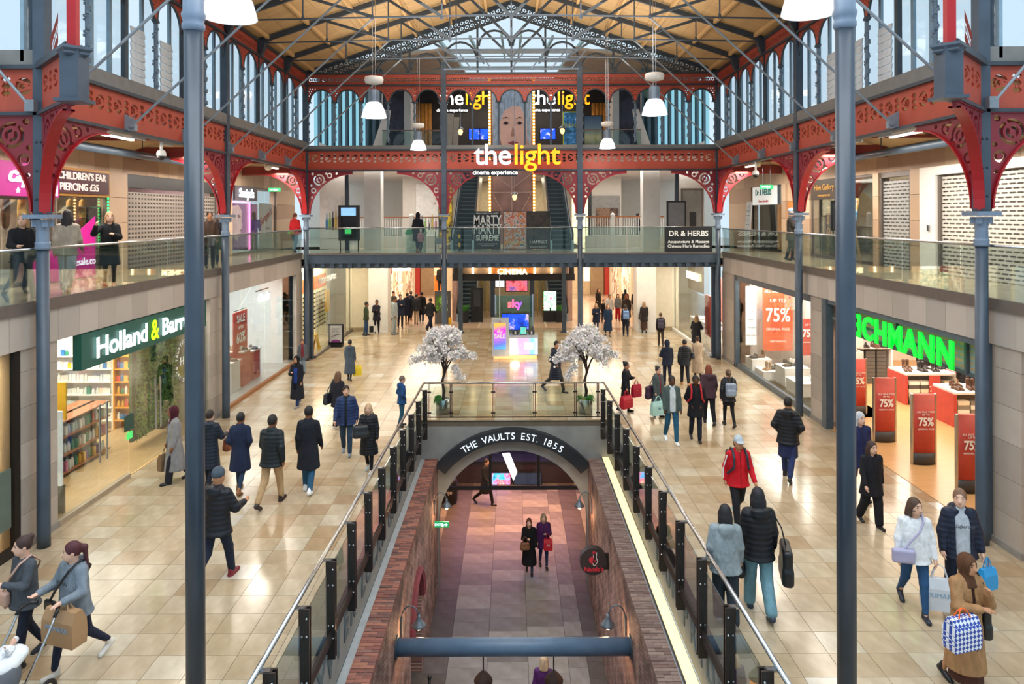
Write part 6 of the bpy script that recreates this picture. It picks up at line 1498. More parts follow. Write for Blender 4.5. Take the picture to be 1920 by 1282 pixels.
for k, (y, h) in enumerate(((22.6, 1.0), (23.5, 1.2), (24.4, 1.05))):
 t = thing('plinth', ('low white shoe plinth nearest the second column', 'tall white and red shoe plinth under the sale banner', 'red sided shoe plinth beyond the sale banner')[k], 'plinth', (-9.5, y, 0))
 MB().box(-9.85, -9.15, y - .35, y + .35, 0, h - .05).build('body', m_white if k == 0 else M('sale_red'), t); MB().box(-9.88, -9.12, y - .38, y + .38, h - .05, h).build('top', m_white, t)
 pairs(-9.65, y - .05, h, 2, .3, .05, 'shoe displayed on the plinths in the shoe window', 'shoes on the window plinths', 1.2)
t = thing('shoe_shelves', 'chrome shelves of shoes by the second column', 'shelf', (-11.0, 21.2, 0))
for z in (.5, .95, 1.4, 1.85, 2.25): MB().box(-11.6, -9.6, 21.9, 22.25, z - .02, z).build('shelf', m_chrm, t)
for x in (-11.6, -9.6): MB().box(x - .02, x + .02, 22.2, 22.25, 0, 2.5).build('upright', m_chrm, t)
for z in (.5, .95, 1.4, 1.85, 2.25): pairs(-11.4, 22.08, z, 7, .28, 0, 'shoe on the chrome shelves of the shoe window', 'shoes on the chrome shelves', 0, .1)
lamp('shoe_window_light', 'AREA', (-10.0, 23.5, 3.45), 260, (1, .95, .9), 2.5, 5)
# ---- big shoe shop: window display
wall_shell(1, 19.45, 26.0, 10.75, 'white lit display window of the big shoe shop', '#f2e6dc', floor=m_white, near=9.45)
t = thing('storefront', 'blue-grey framed display window of the big shoe shop', 'shop front', (XS, 22.7, 0))
for k in range(3): MB().box(XS - .006, XS + .006, 19.5 + k * 2.17, 21.64 + k * 2.17, .18, 3.3).build('glass_pane', m_shopg, t)
MB().box(XS - .06, XS + .06, 19.45, 26.0, 0, .18).build('bottom_rail', m_frame, t); MB().box(XS - .06, XS + .06, 19.45, 26.0, 3.3, 3.5).build('top_rail', m_frame, t); MB().box(XS - .08, XS + .06, 25.9, 26.1, 0, 3.5).build('jamb', m_frame, t)
def sale_panel(name, label, x0, x1, y, z0, z1, mat, lines, axis='y'):
 t = thing(name, label, 'poster', ((x0 + x1) / 2, y, z0)); MB().box(x0, x1, y, y + .04, z0, z1).build('panel', mat, t)
 for b_, sz, zz, sx in lines: text(b_, sz, m_wl, ((x0 + x1) / 2, y - .006, z0 + zz), FRONT, 'lettering', t, .002, .008 * (sz > .2), sx=sx)
 for x in (x0 + .1, x1 - .1): MB().tube((x, y + .02, z1), (x, y + .02, 3.5), .006, 5).build('hanging_wire', m_chrm, t)
sale_panel('sale_poster', 'large orange-red window poster offering up to 75% off', 9.25, 10.35, 25.2, .75, 3.2, M('orange_red_print', '#d05a34', .5), [('ALL SALE ITEMS', .16, 2.2, .9), ('UP TO', .2, 1.85, 1), ('75%', .7, 1.3, .78), ('ORIGINAL PRICE', .13, .8, .9), ('DEICHMANN', .1, .35, 1)])
sale_panel('sale_poster', 'smaller hanging red panel with 75% in the display window', 9.9, 10.45, 23.4, .95, 2.2, M('sale_red'), [('75%', .36, .75, .8), ('UP TO', .1, 1.05, 1), ('ORIGINAL PRICE', .06, .45, 1)])
sale_panel('brand_board', 'white board listing shoe brands in the display window', 8.75, 9.15, 25.6, .9, 3.1, M('white_ad_panel'), [])
t = bpy.data.objects['brand_board']
for k in range(6): text(('graceland', '5th avenue', 'Bench', 'adidas', 'Wrangler', 'SKECHERS')[k], .08, M('grey_print'), (8.95, 25.59, 2.75 - k * .3), FRONT, 'lettering', t, .002)
for k, (x, y, h, w_) in enumerate(((9.0, 25.0, .55, .35), (9.15, 24.2, .3, .4), (9.55, 23.3, .62, .42), (9.55, 22.1, .42, .5), (9.9, 24.6, .3, .4))):
 t = thing('plinth', 'white shoe plinth in the display window, ' + ('below the brand list', 'low, second from the far end', 'tall, beneath the red hanging panel', 'wide, closest to the entrance', 'low, under the big poster')[k], 'plinth', (x, y, 0))
 MB().box(x - w_, x + w_, y - w_, y + w_, 0, h - .03).build('body', m_white, t); MB().box(x - w_ - .01, x + w_ + .01, y - w_ - .01, y + w_ + .01, h - .03, h).build('top', m_white, t)
 pairs(x - .12, y - .05, h, 2, .3, .1, 'shoe displayed on the white plinths of the big display window', 'shoes in the big display window', -1.2, .2)
for k, z in enumerate((1.1, 1.7)):
 t = thing('display_cube', 'white wall cube with shoes in the display window, ' + ('upper', 'lower')[1 - k], 'shelf', (10.6, 21.4, z)); MB().box(10.2, 10.74, 20.9, 22.0, z - .03, z).build('base', m_white, t); MB().box(10.2, 10.74, 20.9, 22.0, z + .45, z + .48).build('top', m_white, t)
 for y in (20.9, 22.0): MB().box(10.2, 10.74, y - .015, y + .015, z, z + .45).build('side', m_white, t)
 pairs(10.4, 21.3, z, 2, 0, .35, 'shoe in the wall cubes of the display window', 'shoes in the wall cubes', -1.5, .2)
t = thing('green_poster', 'green wall poster at the edge of the display window', 'poster', (10.7, 23.1, .9)); MB().box(10.68, 10.72, 22.8, 23.5, .9, 2.0).build('panel', M('mint_green_print', '#3f9a5a', .5), t); MB().box(10.68, 10.72, 22.8, 23.5, 2.3, 3.2).build('upper_panel', MATS['mint_green_print'], t)
lamp('display_window_light', 'AREA', (9.4, 22.7, 3.4), 360, (1, .92, .82), 1.2, 5.5)
# ---- big shoe shop: entrance and sales floor
wall_shell(1, 9.0, 27.0, 17.5, 'bright sales floor of the big shoe shop', '#e8dccb', '#f4efe8', m_oak2)
t = thing('storefront', 'blue-grey framed wide entrance of the big shoe shop', 'shop front', (XS, 15.4, 0))
MB().box(XS - .1, XS + .1, 18.4, 18.66, 0, 3.5).build('jamb', m_frame, t); MB().box(XS - .06, XS + .1, 12.15, 18.5, 3.38, 3.52).build('top_rail', m_frame, t); MB().box(XS - .1, XS + .1, 12.1, 12.25, 0, 3.5).build('jamb', m_frame, t); MB().box(XS + .15, XS + .25, 17.5, 18.4, 0, 3.3).build('folded_door', M('smoky_glass_door', '#5c666c', .15), t)
m_gr = bpy.data.materials.new('pierced_white_grille'); m_gr.use_nodes = True
N = m_gr.node_tree.nodes; L = m_gr.node_tree.links; tc = N.new('ShaderNodeTexCoord'); sx = N.new('ShaderNodeSeparateXYZ'); cx = N.new('ShaderNodeCombineXYZ'); br = N.new('ShaderNodeTexBrick')
L.new(tc.outputs['Object'], sx.inputs[0]); L.new(sx.outputs[1], cx.inputs[0]); L.new(sx.outputs[2], cx.inputs[1]); L.new(cx.outputs[0], br.inputs[0]); br.inputs['Scale'].default_value = 1; br.inputs['Brick Width'].default_value = .3; br.inputs['Row Height'].default_value = .11; br.inputs['Mortar Size'].default_value = .03
br.inputs['Color1'].default_value = (*lin('#c89a78'), 1); br.inputs['Color2'].default_value = (*lin('#e8b890'), 1); br.inputs['Mortar'].default_value = (*lin('#a8b0b8'), 1); L.new(br.outputs[0], N['Principled BSDF'].inputs['Base Color'])
MB().box(XS + .28, XS + .32, 12.2, 18.6, 2.72, 3.5).build('half_lowered_grille', m_gr, t); MB().box(XS + .25, XS + .35, 12.2, 18.6, 2.66, 2.73).build('grille_rail', m_frame, t)
for y in (13.2, 15.6): MB().box(XS + .2, XS + .26, y - .03, y + .03, 2.7, 3.5).build('sign_strut', m_frame, t)
t = thing('shop_sign', 'bright green block letters over the big shoe shop entrance', 'sign', (XS - .1, 15.6, 2.76))
text('DEICHMANN', .74, M('bright_green_letter', '#04d43a', .5, emit=.75, var=.02), (XS - .1, 15.38, 3.04), RIGHTW, 'lettering', t, .02, .026, space=1.12, sx=.98); MB().box(XS - .02, XS + .02, 13.3, 18.2, 3.0, 3.06).build('mounting_rail', m_frame, t)
tot = [(1605, 778, 'closest to the doorway frame'), (1657, 828, 'second from the doorway frame'), (1730, 870, 'third from the doorway frame'), (1816, 923, 'closest to camera')]
for x, y, nm in tot:
 g = G(x, y); t = thing('sale_totem', 'red standing 75% sale totem on a dark foot, ' + nm, 'totem', g, 'red sale totems in the shoe shop entrance')
 MB().lathe([(.27, 0), (.27, .28)], g, 20, 1, .35).build('foot', M('dark_totem_foot', '#3a3a3c', .5), t, True); MB().lathe([(.265, .28), (.265, 1.62)], g, 20, 1, .33).build('red_wrap', M('sale_red'), t, True)
 for s in (-1, 1): MB().box(g.x + s * .27 - .02, g.x + s * .27 + .02, g.y - .03, g.y + .03, 0, 1.63).build('edge_profile', m_chrm, t)
 text('75%', .26, m_wl, (g.x, g.y - .1, 1.0), FRONT, 'lettering', t, .004, .008, sx=.8); text('ALL SALE ITEMS\nUP TO', .06, m_wl, (g.x, g.y - .1, 1.2), FRONT, 'lettering', t, .003); text('ORIGINAL PRICE', .05, m_wl, (g.x, g.y - .1, .84), FRONT, 'lettering', t, .003)
bx = MB().box(-.16, .16, -.1, .1, 0, .11).mesh('shoe_box', M('box_grey', '#5a5650', .6)); bmats = [M('box_' + c, c, .6) for c in ('#57534e', '#efe9dc', '#e4d8c0', '#8a8278', '#f4efe6')]
def sale_table(x, y, w_, d, h, label, grp, n):
 t = thing('display_table', label, 'table', (x, y, 0)); MB().box(x - w_, x + w_, y - d, y + d, h - .06, h).build('top', m_white, t); MB().box(x - w_ + .03, x + w_ - .03, y + d - .06, y + d - .02, 0, h - .06).build('rear_panel', m_white, t)
 for s in (-1, 1): MB().box(x + s * w_ - .04, x + s * w_ + .04, y - d, y + d, 0, h - .06).build('end_panel', M('sale_red') if s < 0 else m_white, t)
 MB().box(x - w_ * .1, x + w_ * .35, y - d - .02, y - d, .0, h - .06).build('red_sign', M('sale_red'), t); text('75%', .24, m_wl, (x + w_ * .12, y - d - .03, h * .5), FRONT, 'lettering', t, .003, .006, sx=.8)
 r_ = random.Random(int(x * 10 + y)); k = 0
 for i in range(int(w_ * 2 / .36)):
  xx = x - w_ + .24 + i * .36
  if x - w_ * .15 < xx < x + w_ * .45: continue
  for j in range(6): o = inst('shoe_box', bx, None, (xx, y - d + .12, .02 + j * .115), (0, 0, r_.uniform(-.05, .05)), (1, 1, 1), r_.choice(bmats[1:] if n else bmats)); tag(o, 'shoe box stacked under the sale tables of the big shoe shop', 'box', 'shoe boxes under the sale tables')
 pairs(x - w_ + .25, y - .1, h, int(w_ * 2 / .42), .42, 0, 'shoe standing on the sale tables of the big shoe shop', 'shoes on the sale tables', 0, .6); pairs(x - w_ + .4, y + .25, h, int(w_ * 2 / .5), .5, 0, 'shoe standing on the sale tables of the big shoe shop', 'shoes on the sale tables', .3, .4)
sale_table(13.0, 19.0, 1.0, .5, .95, 'white sale table with ankle boots, closest to the entrance totems', 'a', 1)
sale_table(12.7, 21.2, .75, .5, .95, 'white sale table with brown shoes, behind the first', 'b', 0)
sale_table(14.6, 21.6, .9, .5, .95, 'white sale table beneath the last green letters', 'c', 1)
t = thing('shelf_unit', 'white wall unit with dark stacked shoe boxes in the big shoe shop', 'shelf', (11.9, 23.3, 0)); MB().box(11.2, 12.9, 23.6, 23.66, 0, 2.1).build('back_panel', m_white, t)
for x in (11.2, 12.9): MB().box(x - .03, x + .03, 23.2, 23.66, 0, 2.1).build('side', m_white, t)
for z in (1.25, 1.75, 2.1): MB().box(11.2, 12.9, 23.2, 23.66, z - .04, z).build('shelf', m_white, t)
for i in range(4):
 for j in range(9): o = inst('shoe_box', bx, None, (11.45 + i * .38, 23.38, .02 + j * .125), (0, 0, random.uniform(-.06, .06)), (1, 1, 1.05), bmats[0]); tag(o, 'dark shoe box in the white wall unit of the big shoe shop', 'box', 'dark shoe boxes in the wall unit')
pairs(11.4, 23.38, 1.25, 5, .32, 0, 'shoe on the white wall unit of the big shoe shop', 'shoes on the wall unit', 0, .1)
lamp('shoe_shop_light', 'AREA', (12.5, 16.5, 3.45), 290, (1, .86, .68), 6, 8); lamp('shoe_shop_rear_light', 'AREA', (13, 22.5, 3.45), 330, (1, .9, .76), 5, 4)
# ================================================================ trees, kiosk, lamps, boards
m_flow = M('white_blossom', '#f2ece9', .7, 0, .06, 30); m_bark = M('dark_bark', '#3a2c26', .85, 0, .3, 12, .3, 40)
def blossom_tree(x, y, seed, label):
 rr = random.Random(seed); t = thing('blossom_tree', label, 'tree', (x, y, 0), 'white blossom trees by the opening')
 MB().lathe([(.17, 0), (.2, .02), (.21, .42), (.2, .43), (.17, .40)], (x, y, 0), 24).build('planter', m_chrm, t, True)
 MB().lathe([(.18, .37), (.17, .39), (.02, .4)], (x, y, 0), 16).build('soil', M('dark_soil', '#3a2e26', .9), t)
 f = Field(); P0 = np.array([x, y, .35]); pts = [P0 + np.array(v) for v in ((0, 0, 0), (.03, 0, .3), (-.02, 0, .6), (.05, .02, .85), (.0, 0, 1.05))]
 for i in range(4): f.seg(pts[i], pts[i + 1], .045 - .004 * i, .043 - .004 * i, .03)
 tips = []
 for k in range(9):
  a = k * 2 * pi / 9 + rr.uniform(-.2, .2); r1 = rr.uniform(.22, .38); b0 = pts[3 + (k % 2)]
  m1 = b0 + np.array([r1 * cos(a) * .5, r1 * sin(a) * .5, .32]); m2 = b0 + np.array([r1 * 1.5 * cos(a), r1 * 1.3 * sin(a), rr.uniform(.5, .95)])
  f.seg(b0, m1, .028, .02, .02); f.seg(m1, m2, .02, .01, .015); tips.append(m2); tips.append((m1 + m2) / 2)
 o = bpy.data.objects.new('trunk', f.mesh(.012, 'trunk', m_bark)); COL.objects.link(o); o.parent = t; o.matrix_parent_inverse = Matrix.Translation(t.location).inverted()
 # blossom: small five-petal flowers thickly set on every spray
 b = MB(); g = MB(); sprays = []
 for k in range(95):
  a = rr.uniform(0, 6.28); u = rr.uniform(-.25, 1); rad = .72 * sqrt(max(0, 1 - max(0, u) ** 2.2)) * rr.uniform(.45, 1.0)
  sprays.append((rad * cos(a), rad * sin(a) * .85, 1.75 + u * .72 + rr.uniform(-.05, .05)))
 for s, dz in ((-1, 0), (1, .2)):
  for q in range(4): sprays.append((s * (.62 + .09 * q), 0, 1.62 - .02 * q + dz * .6))
 for q in range(4): sprays.append(((.35 + .06 * q) * (1 if seed % 2 else -1), -.1, 1.38 - .11 * q))
 for (sx_, sy_, sz_) in sprays:
  for k in range(52):
   p = Vector((x + sx_ + rr.gauss(0, .06), y + sy_ + rr.gauss(0, .06), sz_ + rr.gauss(0, .055))); n = Vector((rr.gauss(0, 1), rr.gauss(0, 1) - .4, rr.gauss(0, 1) + .3)).normalized(); u = n.orthogonal().normalized(); v = n.cross(u); r0 = rr.uniform(.028, .046)
   vs = [p];
   for q in range(10): rr_ = r0 if q % 2 == 0 else r0 * .55; vs.append(p + rr_ * (cos(q * pi / 5) * u + sin(q * pi / 5) * v) + n * (.012 if q % 2 == 0 else .0))
   b.add(vs, [(0, 1 + q, 1 + (q + 1) % 10) for q in range(10)])
  if rr.random() < .5:
   p = Vector((x + sx_ * 1.05, y + sy_ - .06, sz_ + .04)); g.add([p, p + Vector((.03, 0, .02)), p + Vector((.05, -.01, .06)), p + Vector((.01, 0, .04))], [(0, 1, 2, 3)])
 b.build('blossom', m_flow, t, kind='stuff'); g.build('leaves', M('sage_leaf', '#6a9a6a', .6), t, kind='stuff')
 c = MB()
 for k in range(70):
  a = rr.uniform(2.2, 4.4) if seed % 2 else rr.uniform(0, 6.28); r = rr.uniform(.05, .17); q = Vector((x + r * cos(a), y + r * sin(a), .4))
  c.path([q, q + Vector((.06 * cos(a), .06 * sin(a), .1)), q + Vector((.13 * cos(a), .13 * sin(a), rr.uniform(-.12, .08)))], [.012, .012, .003], 3, False)
 c.build('fern', M('fresh_green_blade'), t, kind='stuff')
g = G(828, 779); blossom_tree(g.x, g.y + .22, 1, 'white blossom tree in a steel pot closest to the health shop'); g = G(1098, 778); blossom_tree(g.x, g.y + .22, 4, 'white blossom tree in a steel pot closest to the shoe shop')
# phone and television kiosk
K0 = 27.7; t = thing('kiosk', 'grey television sales kiosk with glowing gradient panels', 'kiosk', (0, K0, 0))
m_kg = M('kiosk_grey', '#b4b9bd', .45); x0, x1, x2 = -.83, -.14, 1.04
MB().box(x0, x1, K0 - .25, K0 + .2, .12, 1.62).build('advert_column', m_kg, t); MB().box(x1, x2, K0 - .1, K0 + .7, .12, .92).build('counter', m_kg, t); MB().box(x0 + .06, x2 - .06, K0 - .1, K0 + .6, 0, .12).build('recessed_base', M('kiosk_glow_base', '#f0b070', .5, emit=1.2), t)
MB().box(x0 + .09, x1 - .13, K0 - .275, K0 - .25, .42, 1.46).build('sale_display', gradient_mat('kiosk_gradient', [(0, '#30a8e8'), (.3, '#5060e0'), (.55, '#9a50e0'), (.8, '#e020b0'), (1, '#e89040')], 2, -.1 + .5, 1.5, 1.2, -.25), t)
text('SALE', .25, m_wl, ((x0 + x1 - .04) / 2, K0 - .285, .93), FRONT, 'lettering', t, .003, .012, sx=.85); text('sky', .18, m_wl, ((x0 + x1 - .04) / 2, K0 - .285, 1.14), FRONT, 'lettering', t, .003, .008); text('Great deals for you', .055, m_wl, ((x0 + x1 - .04) / 2, K0 - .285, .78), FRONT, 'lettering', t, .002); text('sky', .09, M('red_script'), ((x0 + x1 - .04) / 2, K0 - .26, 1.54), FRONT, 'lettering', t, .003)
MB().box(x1 + .03, x2 - .03, K0 - .125, K0 - .1, .17, .82).build('front_display', gradient_mat('kiosk_gradient_wide', [(0, '#f4e0c0'), (.35, '#f08ac0'), (.6, '#b090e8'), (.8, '#60a8f0'), (1, '#c8e4f8')], 0, -.15, 1.05, 1.3), t); MB().box(x2 - .55, x2 - .2, K0 - .135, K0 - .125, .38, .64).build('white_patch', M('white_glow_letter'), t); text('The UK\nbest value', .08, m_wl, (.25, K0 - .13, .5), FRONT, 'lettering', t, .002)
MB().box(x0 + .3, x0 + .33, K0 + .2, K0 + .23, 0, 3.68).build('cable_pole', m_white, t)
MB().box(-.7, .85, K0 + .72, K0 + .74, .9, 2.45).build('glass_screen', glass('aqua_glass', '#cdeeea', .5, .03, .03), t)
for x in (-.7, .85): MB().box(x - .03, x + .03, K0 + .7, K0 + .76, 0, 2.5).build('screen_post', m_chrm, t)
text('sky', .45, gradient_mat('sky_logo', [(0, '#f06a4a'), (.5, '#e05a9a'), (1, '#4050d8')], 0, -.35, .35, 1.2), (.1, K0 + .7, 2.1), FRONT, 'logo', t, .01, .02)
tv = thing('television', 'flat television showing a blue menu on the kiosk', 'television', (0, K0 + .45, .92)); MB().box(-.45, .7, K0 + .45, K0 + .51, 1.05, 1.75).build('casing', m_black, tv); MB().box(-.42, .67, K0 + .44, K0 + .45, 1.08, 1.72).build('display', voronoi_print('tv_menu', ['#0a1c50', '#1038b0', '#2050d8', '#d8b8a8'], 2.5, 1.2), tv); MB().box(0, .2, K0 + .4, K0 + .6, .92, 1.05).build('stand', m_black, tv)
d = thing('tablet_stand', 'small lit tablet card on the kiosk counter', 'tablet', (.45, K0 + .1, .92)); MB().cbox((.45, K0 + .1, 1.1), .28, .03, .34, Matrix.Rotation(R(-10), 3, 'X')).build('casing', m_black, d); MB().cbox((.45, K0 + .082, 1.1), .24, .008, .28, Matrix.Rotation(R(-10), 3, 'X')).build('display', voronoi_print('tablet_print', ['#203040', '#40c0b0', '#c03040'], 5, .8), d)
for k, x in enumerate((.12, .78)):
 d = thing('phone_display', 'small grey phone block on the kiosk counter, ' + ('beside the advert column', 'at the corner')[k], 'phone', (x, K0 + .2, .92), 'phone blocks on the kiosk')
 MB().box(x - .12, x + .12, K0 + .1, K0 + .25, .92, 1.1).build('block', M('dark_totem_foot'), d); MB().box(x - .03, x + .03, K0 + .085, K0 + .1, .96, 1.06).build('phone', m_white, d)
lamp('kiosk_glow', 'POINT', (.1, K0 - .6, .1), 10, (1, .7, .4), .2)
# bell pendant lamps
m_sh = M('glowing_prismatic_shade', '#e4ebf0', .35, emit=.32, var=.06, scale=20)
N = m_sh.node_tree.nodes; L = m_sh.node_tree.links; mx = N.new('ShaderNodeMixShader'); mx.inputs[0].default_value = .6; L.new(N.new('ShaderNodeBsdfTransparent').outputs[0], mx.inputs[1]); L.new(N['Principled BSDF'].outputs[0], mx.inputs[2]); L.new(mx.outputs[0], N['Material Output'].inputs[0])
def bell_lamp(px, py, rpx, Y, label, disc=True):
 p = P(px, py, Y); r = rpx / F * Y; t = thing('pendant_lamp', label, 'lamp', p, 'bell pendant lamps of the hall'); q = tuple(p)
 MB().lathe([(r * .42, r * 1.25), (r * .62, r * 1.1), (r * .86, r * .6), (r, .08 * r), (r * 1.02, 0), (r * .97, 0), (r * .82, r * .6), (r * .56, r * 1.05)], q, 28).build('shade', m_sh, t, True)
 b = MB().lathe([(r * .38, r * 1.2), (r * .4, r * 2.2), (r * .2, r * 2.3)], q, 20)
 for k in range(16): a = k * pi / 8; b.cbox((q[0] + r * .41 * cos(a), q[1] + r * .41 * sin(a), q[2] + r * 1.7), r * .06, r * .04, r * .95, Matrix.Rotation(a, 3, 'Z'))
 b.build('ballast_housing', M('grey_finned_housing', '#8c97a4', .4, .4), t)
 MB().lathe([(r * .1, r * .5), (r * .2, r * .75), (r * .12, r * 1.1)], q, 10).build('bulb', M('cool_bulb', '#ffffff', .4, emit=6), t, True)
 top = p.z + r * 2.3
 if disc: MB().lathe([(r * .15, top + r * .35 - p.z), (r * .7, top + r * .5 - p.z), (r * .78, top + r * .8 - p.z), (r * .7, top + r * .98 - p.z), (r * .2, top + r * 1.05 - p.z)], q, 24).build('junction_disc', m_white, t, True)
 zt = rz_(p.x) + .02 if Y > 12 else 14.5
 MB().tube((q[0] - .04, q[1], top), (q[0] - .04, q[1], zt), .008, 5).build('cable', m_chrm, t); MB().tube((q[0] + .04, q[1], top), (q[0] + .04, q[1], zt), .008, 5).build('cable', m_chrm, t)
 lamp('pendant_light', 'POINT', (q[0], q[1], q[2] + r * .3), 60 if disc else 10, (1, .97, .92), r * .4)
bell_lamp(702, 220, 23, 20.0, 'bell pendant lamp with white disc over the hall, health shop side'); bell_lamp(1228, 215, 23.5, 20.0, 'bell pendant lamp with white disc over the hall, shoe shop side')
bell_lamp(785, 281, 15, 25.8, 'smaller distant bell pendant lamp, health shop side'); bell_lamp(1139, 278, 15, 25.8, 'smaller distant bell pendant lamp, shoe shop side')
bell_lamp(432, 34, 49, 10.6, 'big bell pendant lamp cut by the picture top, health shop side', False); bell_lamp(1520, 25, 51, 10.6, 'big bell pendant lamp cut by the picture top, shoe shop side', False)
# caged bulkhead lamps hanging in front of the tower
for k, (x, y) in enumerate(((965, 367), (864, 245), (1055, 243))):
 p = P(x, y, 30); t = thing('cage_lamp', 'small caged bulb lamp ' + ('hanging before the tower print', 'hanging before the blue lobby screens', 'hanging before the yellow framed poster')[k], 'lamp', p, 'small caged lamps'); MB().lathe([(.06, .16), (.14, .1), (.14, .05)], p, 12).build('cap', m_chrm, t, True); MB().lathe([(.08, .05), (.11, -.05), (.06, -.18), (.01, -.2)], p, 10).build('bulb', M('amber_glass_bulb', '#ffcf90', .4, emit=1.5), t, True); MB().tube(p + Vector((0, 0, .15)), Vector((p.x, p.y, 12.9)), .01, 5).build('cable', m_chrm, t)
# boards near the optician
p = G(629, 650); t = thing('pavement_board', 'black framed swing advert board by the optician window', 'sign', p)
MB().box(p.x - .33, p.x + .33, p.y, p.y + .08, .12, 1.0).build('frame', m_black, t); MB().box(p.x - .27, p.x + .27, p.y - .012, p.y, .2, .94).build('print', M('grey_white_print', '#c8c8cc', .5), t); MB().box(p.x - .3, p.x + .3, p.y - .12, p.y + .22, 0, .12).build('weighted_base', m_black, t); text('SHOP\nNOW', .12, M('grey_print'), (p.x, p.y - .02, .72), FRONT, 'lettering', t, .002); MB().path([(p.x - .18, p.y - .015, .45), (p.x - .02, p.y - .015, .52), (p.x + .18, p.y - .015, .56)], .012, 5).build('swoosh', m_black, t)
MB().prism([(p.x - .22 + .22 * (1 + cos(a)), .2 + .12 * sin(a)) for a in np.linspace(0, pi, 10)], lambda u, v, q: (u, q, v), p.y - .02, p.y - .012).build('purple_arc', M('purple_print', '#8a3a8a', .5), t)
p = G(592, 655); t = thing('wet_floor_sign', 'folding yellow wet floor sign behind the far corner column', 'sign', p); b = MB()
for s in (-1, 1): b.add([(p.x + s * .18, p.y - .12, 0), (p.x + s * .10, p.y - .12, 0), (p.x + s * .0 - .03, p.y - .12, .62), (p.x + .03, p.y - .12, .62), (p.x + s * .18, p.y + .12, 0), (p.x + s * .10, p.y + .12, 0), (p.x - .03, p.y + .12, .62), (p.x + .03, p.y + .12, .62)], [(0, 1, 2, 3), (7, 6, 5, 4), (0, 3, 7, 4), (1, 5, 6, 2), (2, 6, 7, 3), (0, 4, 5, 1)])
b.build('legs', M('safety_yellow'), t); MB().box(p.x - .05, p.x + .05, p.y - .13, p.y + .13, .58, .66).build('hinge_top', M('safety_yellow'), t)
# ================================================================ people
def cloth(col, kind='plain'):
 nm = kind + '_cloth_' + col
 if nm in MATS: return MATS[nm]
 m = M(nm, col, .82 if kind != 'puffer' else .5, 0, .16, 9, .75 if kind != 'puffer' else .0, 8, spec=.3, stretch=(1.4, 1.4, .6))
 for q in m.node_tree.nodes:
  if q.type == 'BUMP': q.inputs['Distance'].default_value = .06
 if kind in ('puffer', 'check'):
  N = m.node_tree.nodes; L = m.node_tree.links; b = N['Principled BSDF']; tc = N.new('ShaderNodeTexCoord'); wv = N.new('ShaderNodeTexWave'); wv.bands_direction = 'Z'; wv.inputs['Scale'].default_value = 4.2 if kind == 'puffer' else 22; wv.inputs['Distortion'].default_value = .6
  L.new(tc.outputs['Object'], wv.inputs['Vector']); bu = N.new('ShaderNodeBump'); bu.inputs['Strength'].default_value = .22; bu.inputs['Distance'].default_value = .03; L.new(wv.outputs['Fac'], bu.inputs['Height']); L.new(bu.outputs[0], b.inputs['Normal'])
 return m
SK = ['#d9ac92', '#c08a66', '#8a5a40', '#5a3a2a', '#e0b49c']
def skin(i): return M('skin_%d' % i, SK[i], .55, 0, .06, 6, spec=.35)
me_eye = MB().lathe([(.0, -.009), (.008, -.005), (.011, 0), (.008, .005), (.0, .009)], n=8).mesh('eye', M('dark_eye', '#221a18', .3), True)
me_brow = MB().box(-.017, .017, -.004, .004, -.003, .003).mesh('eyebrow', M('dark_brow', '#33261f', .8))
me_mouth = MB().lathe([(.0, -.006), (.012, -.003), (.021, 0), (.012, .003), (.0, .006)], n=8).mesh('mouth', M('rose_lips', '#8c4a44', .5), True)
ARM = {'d': (3, 7, 14, 0), 'p': (24, 6, 88, 42), 'k': (-14, 16, 52, 30), 'f': (48, 8, 38, 6), 'h': (30, 10, 122, 30), 'b': (6, 12, 8, 0), 'c': (30, 14, 70, 60), 'o': (14, 16, 74, 10), 'w': (40, 40, 100, 10), 'x': (-10, 18, 24, 0)}
